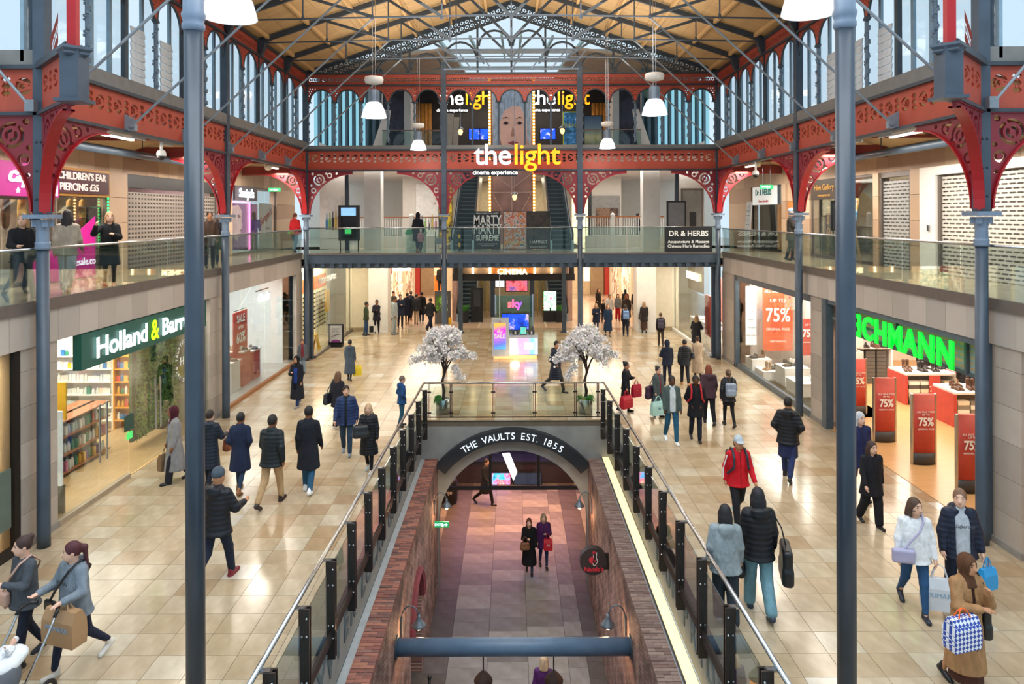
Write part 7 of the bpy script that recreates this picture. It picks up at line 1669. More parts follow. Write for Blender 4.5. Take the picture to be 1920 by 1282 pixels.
def person(x, yf, yh, hd, label, top, leg, shoe='#26242a', hair=('short', '#2a201a'), sk=0, st=.7, L='s', Rg='s', turn=0, bulk=1., flip=1, z=0., loc=None, H=None, inner=None, group='people in the hall', open_=0, cut=None):
 g = Vector(loc) if loc is not None else G(x, yf, z)
 if H is None: H = max(.9, min(1.95, P(x, yh, g.y).z - z))
 S = H / 1.74; dist = g.y; res = min(.029, max(.0115, dist * .00105)) / S
 t = thing('person', label, 'person', g, group, rz=R(hd)); t.scale = (S, S, S)
 mk = top[0]; fine = res < .0165
 # --- skeleton
 foot = {}; hip = {}; kne = {}; ank = {}; pit = {}
 for sg in (1, -1):
  f = st * flip * sg
  a, k = (24 * f, 5 + 5 * f) if f >= 0 else (19 * f, 4 - 30 * f)
  h = np.array([sg * .088 * (1 + .25 * (bulk - 1)), 0, .92]); d1 = np.array([0, -sin(R(a)), -cos(R(a))]); d2 = np.array([0, -sin(R(a - k)), -cos(R(a - k))])
  kn_ = h + .43 * d1; an = kn_ + .41 * d2; hip[sg], kne[sg], ank[sg] = h, kn_, an; pit[sg] = R(max(-38, (a - k) * .75))
 def fp(sg, fy, fz):
  p = pit[sg]; return ank[sg] + np.array([0, -(fy * cos(p) - fz * sin(p)), fy * sin(p) + fz * cos(p)])
 low = min(min(fp(s, .15, -.075)[2], fp(s, -.06, -.075)[2]) for s in (1, -1)); dz = -low
 for d in (hip, kne, ank):
  for s in d: d[s] = d[s] + np.array([0, 0, dz])
 zt = dz; ly = -.035 * st
 def up(v): v = np.array(v, float); v[2] += zt; return v
 sh, el, wr, hd2 = {}, {}, {}, {}
 for sg, code in ((1, L), (-1, Rg)):
  u = up((sg * .156 * (1 + .35 * (bulk - 1)), ly * .48, 1.405))
  if code == 's': f = st * flip * sg; fl, ab, eb, iw = (-24 * f if f > 0 else -20 * f), 8, 14 + 14 * abs(f), 0
  else: fl, ab, eb, iw = ARM[code]
  ab += 6 * (bulk - 1) * 4 + (4 if mk in ('puffer', 'longpuffer') else 0)
  d1 = np.array([sg * sin(R(ab)), -sin(R(fl)) * cos(R(ab)), -cos(R(fl)) * cos(R(ab))]); q = R(fl + eb)
  d2 = np.array([-sg * sin(R(iw)) + sg * .08, -sin(q) * cos(R(iw)), -cos(q) * cos(R(iw))]); d2 /= np.linalg.norm(d2)
  e = u + .285 * d1; sh[sg], el[sg], wr[sg], hd2[sg] = u, e, e + .245 * d2, d2
 hc = up((0, ly * .7 - .02, 1.622)); RT = np.array(Matrix.Rotation(R(turn), 3, 'Z'))
 HS = 1.05
 def hp(a, b, c): return hc + RT @ np.array([a, b, c]) * HS
 rot = RT
 bw = 1 + .9 * (bulk - 1)
 # --- body: one continuous skin
 F_ = Field()
 F_.ell(hc, np.array((.077, .097, .12)) * HS, rot, .03); F_.ell(hp(0, -.028, -.062), np.array((.056, .066, .062)) * HS, rot, .03)
 F_.seg(hp(0, -.086, .005), hp(0, -.108, -.028), .011, .017, .015)
 for sg in (1, -1): F_.ell(hp(sg * .074, .01, -.01), np.array((.012, .022, .033)) * HS, rot, .01)
 F_.seg(hp(0, .015, -.07), up((0, ly * .5 + .01, 1.43)), .052, .06, .03)
 F_.prof([(.86 + zt, .14 * bw, .10 * bw, 0), (1.08 + zt, .12 * bw, .09 * bw, 0), (1.32 + zt, .15 * bw, .095, 0), (1.43 + zt, .10, .07, 0)], .04, (0, ly, .92 + zt))
 for sg in (1, -1):
  F_.seg(sh[sg], el[sg], .045, .038); F_.seg(el[sg], wr[sg], .037, .027)
  w0, d = wr[sg], hd2[sg]; fw = np.array([0, -1., 0]) - d * (-d[1]); fw = fw / np.linalg.norm(fw) if np.linalg.norm(fw) > .3 else np.array([-sg * 1., 0, 0]); nn = np.cross(d, fw)
  if nn[0] * sg > 0: nn = -nn
  F_.seg(w0 + d * .01, w0 + d * .07, .027, .03, .02); F_.seg(w0 + d * .03 + fw * .02, w0 + d * .085 + fw * .05 + nn * .02, .0125, .01, .008)
  for j, (off, ln) in enumerate(((-.027, .055), (-.009, .07), (.009, .075), (.026, .066))):
   a = w0 + d * .075 + fw * off; m_ = a + d * ln * .55 + nn * .008; F_.seg(a, m_, .0105, .0095, .005); F_.seg(m_, m_ + d * ln * .4 + nn * .022, .0095, .008, .004)
  F_.seg(hip[sg], kne[sg], .07 * bw, .048); F_.seg(kne[sg], ank[sg], .048, .034); F_.seg(fp(sg, -.03, -.04) + [0, 0, dz], fp(sg, .14, -.05) + [0, 0, dz], .034, .028)
 def put(name, me): o = bpy.data.objects.new(name, me); COL.objects.link(o); o.parent = t; return o
 put('body', F_.mesh(res, 'body', skin(sk)))
 # --- upper garment
 th = {'jacket': .022, 'puffer': .036, 'coat': .028, 'longcoat': .028, 'longpuffer': .034, 'hoodie': .03, 'sweater': .016, 'midcoat': .026, 'robe': .03}[mk]
 hem = {'jacket': .80, 'puffer': .78, 'coat': .50, 'longcoat': .30, 'longpuffer': .48, 'hoodie': .78, 'sweater': .80, 'midcoat': .66, 'robe': .12}[mk] + zt
 T = [(.95 + zt, .160 * bw + th, .115 * bw + th, 0), (1.08 + zt, .145 * bw + th * 1.1, .108 * bw + th, 0), (1.22 + zt, .162 * bw + th, .116 + th, 0), (1.34 + zt, .165 + th * .9, .108 + th * .8, .008), (1.41 + zt, .125 + th * .6, .085 + th * .5, .01), (1.465 + zt, .07 + th * .3, .065 + th * .3, .008)]
 fl_ = .02 + .05 * max(0, (.8 + zt - hem)); spread = abs(st) * max(0, .9 + zt - hem) * .11
 if hem < .9 + zt: T = [(hem, .175 * bw + th + fl_ * .9, .125 * bw + th + fl_ + spread, 0), (.86 + zt, .172 * bw + th, .124 * bw + th + spread * .2, 0)] + T
 F_ = Field(); F_.prof(T, .03, (0, ly, .92 + zt)); F_.seg(sh[1] * [.75, 1, 1] + [0, 0, -.02], sh[-1] * [.75, 1, 1] + [0, 0, -.02], .06 + th * .5, None, .05)
 for sg in (1, -1):
  F_.seg(sh[sg] + [0, 0, -.012], el[sg], .052 + th * .7, .046 + th * .65, .04); F_.seg(el[sg], wr[sg] - hd2[sg] * .01, .045 + th * .65, .034 + th * .5, .03)
 if mk in ('jacket', 'puffer', 'coat', 'longcoat', 'longpuffer', 'midcoat'): F_.seg(up((-.03, ly * .5 + .01, 1.455)), up((.03, ly * .5 + .01, 1.455)), .062 + th * .3, None, .02)
 if mk in ('hoodie', 'longpuffer') or (len(top) > 2 and top[2] == 'hood'):
  F_.ell(up((0, .085, 1.44)), (.12, .075, .075), None, .04); F_.ell(up((0, .105, 1.39)), (.09, .05, .07), None, .04)
 if open_:
  F_.box(up((0, -.2, 1.1)), (open_, .12, .5), .01, cut=1)
 F_.ell(up((0, ly * .5 - .03, 1.50)), (.058, .06, .06), cut=1)
 ck = 'puffer' if 'puffer' in mk else ('check' if mk == 'longcoat' and top[1] == '#8a8a8c' else 'plain')
 put({'hoodie': 'hoodie', 'sweater': 'sweater', 'robe': 'robe'}.get(mk, 'jacket' if mk in ('jacket', 'puffer') else 'coat'), F_.mesh(res * 1.15, 'garment', cloth(top[1], ck)))
 if not open_ and mk in ('jacket', 'puffer', 'longpuffer', 'coat', 'midcoat') and dist < 26 and abs(hd) < 100:
  Ta = np.array(sorted(T)); zs = np.linspace(hem + .01, 1.44 + zt, 9)
  MB().path([(0, -float(np.interp(q, Ta[:, 0], Ta[:, 2])) + ly * (q - .92 - zt) + .002, q) for q in zs], .006, 5).build('zip', m_brnz, t, True, True)
 if inner:
  F_ = Field(); F_.prof([(.82 + zt, .155 * bw + .012, .115 * bw + .012, 0), (1.08 + zt, .14 * bw + .012, .106 * bw + .014, 0), (1.22 + zt, .155 * bw, .114 + .014, 0), (1.36 + zt, .14, .1, .0), (1.45 + zt, .07, .07, .0)], .03, (0, ly, .92 + zt))
  F_.seg(up((-.025, ly * .5 - .01, 1.46)), up((.025, ly * .5 - .01, 1.46)), .06, None, .03); put('inner_top', F_.mesh(res, 'inner_top', cloth(inner)))
 # --- lower garment
 lk = leg[0]; F_ = Field(); r1, r2, r3 = {'trousers': (.09, .068, .056), 'wide': (.098, .086, .08), 'slim': (.083, .058, .043)}.get(lk, (.083, .058, .043))
 r1 *= bw; r2 *= (1 + .5 * (bulk - 1))
 if lk == 'skirt':
  F_.prof([(.16 + zt, .19, .17 + .06 * st, 0), (.6 + zt, .19, .16, 0), (.95 + zt, .15, .12, 0)], .03)
 else:
  F_.ell(up((0, .0, .92)), (.155 * bw, .115 * bw, .11), None, .04)
  for sg in (1, -1): F_.seg(hip[sg] + [0, 0, -.02], kne[sg], r1, r2, .03); F_.seg(kne[sg], ank[sg] + [0, 0, .02], r2, r3, .02)
  if lk == 'miniskirt': F_.prof([(.66 + zt, .19, .15, 0), (.95 + zt, .15, .12, 0)], .02)
 put('skirt' if lk == 'skirt' else 'trousers', F_.mesh(res * 1.2, 'lower_garment', cloth(leg[1])))
 for sg in (1, -1):
  F_ = Field(); dv = np.array([0, 0, dz]); hl, to = fp(sg, -.045, -.048) + dv, fp(sg, .15, -.05) + dv
  F_.seg(hl, to, .043, .038, .02); F_.seg(fp(sg, -.02, -.02) + dv, fp(sg, -.02, .04) + dv, .045, .043, .02)
  if lk == 'boots': F_.seg(ank[sg], ank[sg] * .55 + kne[sg] * .45, .05, .056, .02)
  o = put('shoe', F_.mesh(max(res * 1.1, .013), 'shoe', M('leather_' + shoe, shoe, .45)))
 # --- hair and headwear
 hk, hcol = hair[0], hair[1]; mh = M('hair_' + hcol, hcol, .6, 0, .3, 40, .3, 120, stretch=(1, 1, .2)); F_ = Field()
 if hk in ('short', 'long', 'pony', 'bun', 'grey', 'bob'):
  F_.ell(hp(0, .012, .018), np.array((.084, .102, .112)) * HS, rot, .02)
  if hk in ('long', 'bob'):
   b = .3 if hk == 'long' else .13
   F_.ell(hp(0, .06, -.06), np.array((.085, .055, .12)) * HS, rot, .03); F_.seg(hp(.045, .055, -.05), hp(.06, .065 + .02, -b), .05, .035, .03); F_.seg(hp(-.045, .055, -.05), hp(-.06, .065 + .02, -b), .05, .035, .03); F_.seg(hp(0, .075, -.05), hp(0, .095, -b), .05, .04, .03)
   for sg in (1, -1): F_.seg(hp(sg * .074, .0, .0), hp(sg * .08, -.005, -.13 if hk == 'bob' else -.22), .026, .022, .02)
  if hk == 'pony': F_.seg(hp(0, .09, .05), hp(0, .14, .02), .03, .035, .02); F_.seg(hp(0, .14, .02), hp(.02, .17, -.25), .036, .018, .03)
  if hk == 'bun': F_.ell(hp(0, .09, .09), np.array((.042, .042, .042)) * HS, rot, .02)
  F_.ell(hp(0, -.105, -.045), np.array((.068, .09, .095)) * HS, rot, cut=1); F_.box(hp(0, -.06, -.13), (.06, .1, .09), .02, rot, cut=1)
  if hk == 'short': F_.box(hp(0, 0, -.12), (.14, .14, .075), .02, rot, cut=1)
  put('hair', F_.mesh(min(res, .012) if fine else res * .8, 'hair', mh))
 elif hk == 'hijab':
  F_.ell(hp(0, .012, .005), np.array((.094, .112, .13)) * HS, rot, .03); F_.prof([(1.36 + zt, .15, .12, .0), (1.46 + zt, .09, .09, 0), (1.56 + zt, .075, .085, 0)], .04, (0, ly, .92 + zt)); F_.ell(hp(0, -.115, -.02), np.array((.055, .085, .085)) * HS, rot, cut=1)
  put('headscarf', F_.mesh(res * .9, 'headscarf', cloth(hcol)))
 elif hk in ('hood', 'beanie'):
  if hk == 'hood': F_.ell(hp(0, .02, .01), np.array((.105, .125, .14)) * HS, rot, .03); F_.seg(hp(0, .06, -.08), up((0, .05, 1.42)), .085, .10, .04); F_.ell(hp(0, -.125, -.015), np.array((.07, .09, .10)) * HS, rot, cut=1)
  else: F_.ell(hp(0, .01, .045), np.array((.088, .106, .105)) * HS, rot, .02); F_.box(hp(0, 0, -.09), (.16, .16, .1), .01, rot, cut=1)
  put('hood' if hk == 'hood' else 'beanie', F_.mesh(res * .9, 'headwear', cloth(hcol)))
 elif hk == 'cap':
  F_.ell(hp(0, .008, .035), np.array((.085, .104, .1)) * HS, rot, .02); F_.box(hp(0, 0, -.085), (.16, .16, .1), .01, rot, cut=1); F_.seg(hp(-.04, -.11, .028), hp(.04, -.11, .028), .02, None, .02); F_.ell(hp(0, -.115, .022), np.array((.075, .06, .012)) * HS, rot, .02)
  put('cap', F_.mesh(res * .8, 'cap', cloth(hcol)))
  F2 = Field(); F2.ell(hp(0, .03, -.03), np.array((.082, .09, .09)) * HS, rot); F2.ell(hp(0, -.09, -.03), np.array((.09, .1, .12)) * HS, rot, cut=1); put('hair', F2.mesh(res * .8, 'hair', M('hair_#2a201a', '#2a201a', .6, 0, .3, 40)))
 # --- face
 if dist < 34:
  for sg in (1, -1):
   a = hp(sg * .031, -.0835, .012); o = inst('eye', me_eye, t, a, (R(90), 0, R(turn)), (1.25, 1, .75)); a = hp(sg * .032, -.0855, .036); inst('eyebrow', me_brow, t, a, (0, R(-6) * sg, R(turn) + R(12) * sg))
  inst('mouth', me_mouth, t, hp(0, -.092, -.062), (0, 0, R(turn)), (1, .5, 1))
 # --- world positions for things carried
 MW = Matrix.LocRotScale(g, t.rotation_euler, (S, S, S))
 def W(v): return MW @ Vector([float(q) for q in v])
 return dict(t=t, W=W, hl=W(wr[1] + hd2[1] * .08), hr=W(wr[-1] + hd2[-1] * .08), el=W(el[1]), er=W(el[-1]), sl=W(sh[1]), sr=W(sh[-1]), S=S, hd=hd, zt=zt, put=put, g=g, ly=ly, th=th, up=up)
# ---------------------------------------------------------------- carried things
def carrier(hand, rz, w_, h, d, col, label, cat='bag', txt=None, handle=.16, tcol='#ffffff', name='shopping_bag', mat=None):
 t = thing(name, label, cat, (hand.x, hand.y, hand.z - handle - h), rz=R(rz)); m = mat or M('bag_' + col, col, .5, 0, .06, 4, .15, 12)
 b = MB(); lv = [(0, 1.), (.3, 1.04), (.7, 1.0), (1., .9)]
 for f, q in lv: b.v += [(sx * w_ / 2 * (q if f < 1 else .95), sy * d / 2 * (q if f < 1 else .5), f * h) for sx, sy in ((-1, -1), (1, -1), (1, 1), (-1, 1))]
 b.f.append((3, 2, 1, 0))
 for i in range(3):
  for j in range(4): b.f.append((i * 4 + j, i * 4 + (j + 1) % 4, i * 4 + 4 + (j + 1) % 4, i * 4 + 4 + j))
 b.f.append((12, 13, 14, 15))
 b.build('body', m, t, local=True)
 for sy in (-1, 1):
  pts = [(-w_ * .22, sy * d * .2, h), (-w_ * .14, sy * d * .08, h + handle * .7), (0, 0, h + handle), (w_ * .14, sy * d * .08, h + handle * .7), (w_ * .22, sy * d * .2, h)]
  MB().path(pts, .008, 5).build('handle', m, t, local=True)
 if txt:
  mt_ = M('bagprint_' + tcol, tcol, .6)
  for sy, ro in ((-1, 0), (1, pi)):
   o = text(txt, h * .22, mt_, (0, 0, 0), (R(90), 0, ro), 'lettering', None, .002); o.parent = t; o.location = (0, sy * (d / 2 * 1.05), h * .5)
 return t
def handbag(pos, rz, w_, h, d, col, label, strap=None, name='handbag'):
 """soft bag whose top hangs at pos, with a strap through the given points"""
 t = thing(name, label, 'bag', (pos.x, pos.y, pos.z - h), rz=R(rz)); F_ = Field().box((0, 0, h / 2), (w_ / 2, d / 2, h / 2), min(d, h) * .35).box((0, 0, h * .25), (w_ * .54, d * .56, h * .25), d * .4, k=.04)
 o = bpy.data.objects.new('body', F_.mesh(.014, 'bag', M('leatherbag_' + col, col, .4, 0, .12, 10, .1, 60))); COL.objects.link(o); o.parent = t
 MB().box(-w_ * .4, w_ * .4, -d * .12, d * .12, h - .012, h + .004).build('zip', m_brnz, t, local=True)
 if strap: MB().path([Vector(p) for p in strap], .011, 6).build('strap', M('leatherbag_' + col), t)
 else: MB().path([(-w_ * .3, 0, h - .01), (-w_ * .2, 0, h + .12), (0, 0, h + .16), (w_ * .2, 0, h + .12), (w_ * .3, 0, h - .01)], .009, 6).build('handle', M('leatherbag_' + col), t, local=True)
 return t
def backpack(p, col, label, scol=None, w_=.28, h=.4):
 zt = p['zt']; t = thing('backpack', label, 'backpack', p['W'](p['up']((0, .17 + p['th'], .98)) - [0, 0, 0]), rz=R(p['hd'])); S = p['S']
 F_ = Field().box((0, .05, h / 2), (w_ / 2, .085, h / 2), .05).box((0, .12, h * .32), (w_ * .38, .05, h * .22), .03, k=.03)
 o = bpy.data.objects.new('body', F_.mesh(.016, 'backpack', M('pack_cloth_' + col, col, .55, 0, .15, 8))); COL.objects.link(o); o.parent = t
 for sg in (1, -1):
  th = p['th']; pts = [p['up']((sg * .09, .15 + th, 1.30)), p['up']((sg * .115, .06, 1.475 + th * .6)), p['up']((sg * .12, -.03, 1.485 + th * .6)), p['up']((sg * .125, -.135 - th * .9, 1.36)), p['up']((sg * .14, -.155 - th * .9, 1.18)), p['up']((sg * (.19 + th), -.03, 1.04))]
  MB().path([p['W'](q) for q in pts], .024 * S, 6).build('strap', M('pack_cloth_' + (scol or col), scol or col, .55), t)
 return t
def crossbag(p, col, label, side=1, scol=None, size=(.26, .18, .09)):
 """small bag on a strap slung across the chest; side = hip it hangs on"""
 th = p['th'] + .03; U = p['up']
 b0 = U((side * .2, -.14 - th, .93)); t = thing('crossbody_bag', label, 'bag', p['W'](b0), rz=R(p['hd'])); w_, h, d = size
 F_ = Field().box((0, 0, .0), (w_ / 2, d / 2, h / 2), .035); o = bpy.data.objects.new('body', F_.mesh(.012, 'bag', M('leatherbag_' + col, col, .4))); COL.objects.link(o); o.parent = t
 pts = [U((side * .2, -.14 - th, 1.0)), U((side * .1, -.135 - th, 1.15)), U((-side * .02, -.13 - th, 1.29)), U((-side * .09, -.075 - th, 1.42)), U((-side * .11, .02, 1.475 + th * .5)), U((-side * .06, .12 + th, 1.35)), U((side * .12, .13 + th, 1.08)), U((side * .21, .02, .98))]
 MB().path([p['W'](q) for q in pts], .015, 6).build('strap', M('leatherbag_' + (scol or col), scol or col, .45), t)
 return t
# ================================================================ the crowd, placed where each one stands
A = person
# -- health shop side, near
p = A(326, 903, 760, -50, 'person in a maroon headscarf and long grey check coat by the health shop', ('longcoat', '#8a8a8c'), ('wide', '#22242e'), '#17171a', ('hijab', '#4a1c28'), 2, .6, Rg='d', L='d', inner='#1f4fc0', open_=.03)
carrier(p['hr'], 60, .34, .36, .14, '#7a6248', 'brown paper bag carried by the person in the long check coat')
p = A(391, 915, 769, 175, 'person in a navy padded coat half hidden behind the tall column', ('longpuffer', '#1f2836'), ('slim', '#1c2230'), st=.4, L='d', Rg='o')
handbag(p['hr'] + Vector((.03, 0, -.1)), 80, .3, .28, .14, '#8a4a2c', 'tan leather handbag on the arm behind the tall column')
p = A(405, 1090, 876, 168, 'person in a dark hooded jacket and maroon trainers striding away', ('puffer', '#1d2027', 'hood'), ('trousers', '#20283a'), '#7a1c2c', ('beanie', '#4a5560'), 1, .85, flip=-1, Rg='o', bulk=1.08)
A(449, 921, 773, 178, 'person in a navy knee-length coat and brown shoes walking away', ('coat', '#1f2a44'), ('slim', '#2a3e58'), '#8a5a34', ('short', '#17151a'), 2, .5, L='k', Rg='k')
A(508, 945, 776, 172, 'person in a black padded jacket and beige chinos walking away', ('puffer', '#1c2429'), ('trousers', '#b3946e'), '#2a1a1e', ('short', '#1d1714'), 2, .75, bulk=1.08, flip=-1)
A(577, 922, 762, 180, 'person in a charcoal overcoat, blue jeans and white trainers walking away', ('coat', '#1b1f28'), ('trousers', '#2c5878'), '#eef0f2', ('short', '#141216'), 2, .4)
A(556, 762, 666, -12, 'person in a long black robe over blue with a dark headscarf', ('longcoat', '#1b1d26'), ('trousers', '#22345e'), '#8a8a90', ('hijab', '#17171c'), 1, .6, L='d', Rg='p', inner='#23408a', open_=.06)
p = A(566, 700, 636, 20, 'person in a grey jacket and red top standing at the far corner column', ('midcoat', '#5c6268'), ('wide', '#8a98a4'), hair=('short', '#2a201c'), sk=1, st=.2, inner='#7a3038', open_=.05)
p = A(655, 713, 637, 178, 'person in a long slate coat with a yellow bag walking away', ('longcoat', '#46525e', 'hood'), ('slim', '#191a20'), hair=('short', '#17151a'), sk=1, st=.4, Rg='d', L='d')
carrier(p['hr'] + Vector((.06, 0, 0)), 10, .3, .34, .14, '#e0c420', 'bright yellow carrier bag held by the person in the long slate coat')
p = A(632, 800, 696, 160, 'person with long brown wavy hair in dark clothes walking away', ('midcoat', '#23242e'), ('wide', '#2c2028'), '#cfc8c4', ('long', '#6a4a34'), 0, .5)
handbag(p['el'] + Vector((-.1, 0, -.05)), 70, .3, .3, .12, '#232632', 'dark shoulder bag of the person with long wavy hair', [p['sl'] + Vector((0, 0, .09)), p['el'] + Vector((-.1, -.08, .0)), p['el'] + Vector((-.1, .0, -.1))])
A(648, 852, 722, 8, 'person in a blue quilted jacket and teal jeans walking towards camera', ('puffer', '#24365e'), ('trousers', '#2c4258'), '#7a8894', ('short', '#2c2018'), 0, .45, turn=12, inner='#20282a', open_=.025, bulk=1.12)
p = A(690, 885, 756, -4, 'person with long blonde hair in a black quilted coat walking towards camera', ('longpuffer', '#191b20'), ('slim', '#15161c'), '#c6d2dc', ('long', '#c2a47e'), 0, .4, L='d', Rg='p', turn=6)
handbag(p['hr'] + Vector((-.08, -.02, .06)), 15, .34, .28, .16, '#22262a', 'black handbag of the person with long blonde hair')
p = A(752, 800, 705, 120, 'person in a bright blue hooded jacket seen past the railing', ('jacket', '#1f4a7c', 'hood'), ('trousers', '#2c5870'), hair=('short', '#6a5a50'), sk=0, st=.2, L='k', Rg='k')
# -- bottom corner: two with a pushchair
p = A(45, 1240, 1003, -28, 'person in a grey sweater and dark leggings with pink crossbody strap', ('sweater', '#4a5058'), ('slim', '#1c2334'), '#20222a', ('bun', '#3a2420'), 4, .5, L='p', Rg='d', bulk=1.16, turn=-18)
crossbag(p, '#c4a090', 'small bag on a pale pink strap of the person in the grey sweater', -1)
q = A(138, 1252, 1010, -24, 'person with long dark red ponytail in a grey hoodie pushing the pushchair', ('hoodie', '#7a8590'), ('slim', '#20263a'), '#d8d4cc', ('pony', '#4a1c24'), 4, .8, L='o', Rg='o', bulk=1.22, turn=-35, flip=-1)
o = text('VINA', .075, M('dark_hoodie_print', '#4a525c', .8), (0, 0, 0), (R(90), 0, 0), 'chest_print', None, .004, sx=1.3); o.parent = q['t']; o.location = q['up']((0, -.182, 1.26))
crossbag(q, '#1c1c20', 'black bag strap across the grey hoodie', -1, size=(.2, .14, .07))
carrier(q['hl'] + Vector((.02, .12, .0)), -18, .5, .42, .2, '#a98560', 'big brown paper shopping bag hanging by the pushchair', txt='PRIMARK', tcol='#8aa6c4', handle=.1)
g = (q['hl'] + q['hr']) / 2; rv = Matrix.Rotation(R(-6), 3, 'Z') @ Vector((0, .69, 0)); g = Vector((g.x - rv.x, g.y - rv.y, 0)); t = thing('pushchair', 'grey pushchair with chrome handles and a baby at the picture corner', 'pushchair', (g.x, g.y, 0), rz=R(-6))
F_ = Field(); F_.ell((0, -.15, .55), (.27, .4, .26), None, .05); F_.ell((0, -.05, .78), (.21, .33, .2), cut=1)
o = bpy.data.objects.new('carrycot', F_.mesh(.018, 'carrycot', M('grey_pram_fabric', '#59606a', .8))); COL.objects.link(o); o.parent = t
F_ = Field(); F_.ell((0, -.36, .68), (.28, .26, .3), None, .04); F_.box((0, -.1, .6), (.4, .16, .5), .02, cut=1); F_.ell((0, -.34, .64), (.24, .24, .27), cut=1)
o = bpy.data.objects.new('hood', F_.mesh(.018, 'hood', M('pale_grey_hood', '#7c848e', .8))); COL.objects.link(o); o.parent = t
F_ = Field(); F_.ell((0, .05, .68), (.2, .26, .1), None, .04); F_.ell((.02, .2, .72), (.17, .14, .08), None, .04)
o = bpy.data.objects.new('baby_blanket', F_.mesh(.016, 'baby_blanket', M('white_fleece', '#dfe4e8', .9, 0, .05, 20, .3, 60))); COL.objects.link(o); o.parent = t
for s in (-1, 1):
 MB().path([(s * .25, .1, .42), (s * .25, .45, .8), (s * .25, .6, 1.0), (s * .22, .68, 1.03)], .016, 8).build('handle_bar', m_chrm, t, True, True); MB().path([(s * .25, .55, .95), (s * .25, .6, 1.0), (s * .2, .69, 1.03), (s * .1, .7, 1.03)], .022, 8).build('grip', m_black, t, True, True)
 MB().bar((s * .25, .1, .45), (s * .22, -.45, .18), .03, .03).build('frame_tube', m_chrm, t, local=True); MB().bar((s * .25, -.1, .4), (s * .26, .4, .16), .03, .03).build('frame_tube', m_chrm, t, local=True)
 for y in (-.45, .4): MB().path([(s * .28 + .12 * 0, y + .13 * cos(a), .14 + .13 * sin(a)) for a in np.linspace(0, 2 * pi, 15)], .025, 6, False).tube((s * .25, y, .14), (s * .31, y, .14), .05, 10).build('wheel', m_black, t, True, True)
b = A(0, 0, 0, 150, 'baby in white fleece lying in the pushchair', ('hoodie', '#e4e6ea'), ('slim', '#2a3a6a'), '#d05a6a', ('beanie', '#e8e4e4'), 4, .0, L='o', Rg='o', loc=(g.x + .05, g.y - .02, .62), H=.62, group='baby')
b['t'].rotation_euler = (R(-70), 0, R(-6))
b['t'].location = g + Vector((-.03, -.3, .64))
# -- vaults
p = A(0, 0, 0, -4, 'person with auburn hair in a long black coat down in the vaults', ('longcoat', '#131316'), ('slim', '#24405a'), '#1a1a1e', ('long', '#6a3a24'), 4, .4, L='d', Rg='p', loc=(G(990, 1074, VZ)), H=1.62)
handbag(p['hr'] + Vector((-.12, 0, -.08)), 10, .26, .22, .12, '#7a5238', 'brown patterned handbag carried down in the vaults')
q = A(0, 0, 0, 6, 'person with fair bobbed hair in a purple quilted jacket down in the vaults', ('midcoat', '#4a2050'), ('slim', '#243456'), '#1a1a1e', ('bob', '#a08c6c'), 4, .35, L='p', Rg='d', loc=(G(1017, 1064, VZ)), H=1.62)
carrier(q['hl'] + Vector((.1, 0, .02)), 0, .26, .32, .12, '#b81c2c', 'red carrier bag with white letters carried down in the vaults', txt='ALI')
A(0, 0, 0, 60, 'person in dark trousers beyond the glass screen of the vaults', ('coat', '#17171a'), ('trousers', '#141418'), '#0f0f12', st=.9, loc=(-1.0, 25.0, VZ), H=1.72)
A(0, 0, 0, 170, 'fair-haired person in purple under the hanging lantern', ('jacket', '#4a2058'), ('slim', '#22304a'), '#1a1a1e', ('bob', '#b8a084'), 4, .4, loc=(.62, 13.9, VZ), H=1.62)
# -- shoe shop side, near
p = A(1808, 1292, 1036, 8, 'person in a camel wrap coat and leopard headscarf carrying bags', ('longcoat', '#a57c54'), ('skirt', '#4a2a22'), '#17161c', ('hijab', '#5a3a26'), 1, .5, L='h', Rg='c', inner='#3a241c', open_=.02, turn=10)
F_ = Field(); U = p['up']; F_.prof([(1.03 + p['zt'], .185, .15, 0), (1.075 + p['zt'], .185, .15, 0)], .01, (0, p['ly'], .92 + p['zt'])); p['put']('belt', F_.mesh(.014, 'belt', cloth('#96704a')))
bgm = bpy.data.materials.new('lattice_print_bag'); bgm.use_nodes = True; MATS['lattice_print_bag'] = bgm
N = bgm.node_tree.nodes; L_n = bgm.node_tree.links; tc = N.new('ShaderNodeTexCoord'); mp = N.new('ShaderNodeMapping'); mp.inputs['Rotation'].default_value = (0, R(45), 0); ch = N.new('ShaderNodeTexChecker'); ch.inputs['Scale'].default_value = 26; ch.inputs[1].default_value = (*lin('#e8ecf2'), 1); ch.inputs[2].default_value = (*lin('#2c4aa8'), 1)
L_n.new(tc.outputs['Object'], mp.inputs[0]); L_n.new(mp.outputs[0], ch.inputs[0]); L_n.new(ch.outputs[0], N['Principled BSDF'].inputs['Base Color'])
t = carrier(p['hr'] + Vector((-.34, -.02, .04)), 15, .38, .36, .18, '#ffffff', 'blue and white lattice shopping bag with orange handles', mat=bgm, handle=.1)
for c in t.children:
 if c.name.startswith('handle'): c.data.materials.clear(); c.data.materials.append(M('orange_webbing', '#f0641e', .6))
handbag(p['sl'] + Vector((.12, .1, -.35)), 80, .34, .36, .1, '#20211f', 'black shoulder bag behind the camel coat', [p['sl'] + Vector((.02, -.08, -.02)), p['sl'] + Vector((.0, 0, .09)), p['sl'] + Vector((.1, .1, -.1)), p['sl'] + Vector((.12, .1, -.36))])
p = A(1712, 1146, 930, -14, 'person in a white fleece, blue jeans and glasses with lilac bag', ('sweater', '#e6e8ea'), ('slim', '#2a5078'), '#1f2634', ('bob', '#4a3426'), 0, .7, L='d', Rg='d', turn=28, bulk=1.22)
crossbag(p, '#a8a4c0', 'lilac crossbody bag worn over the white fleece', -1, size=(.3, .2, .1))
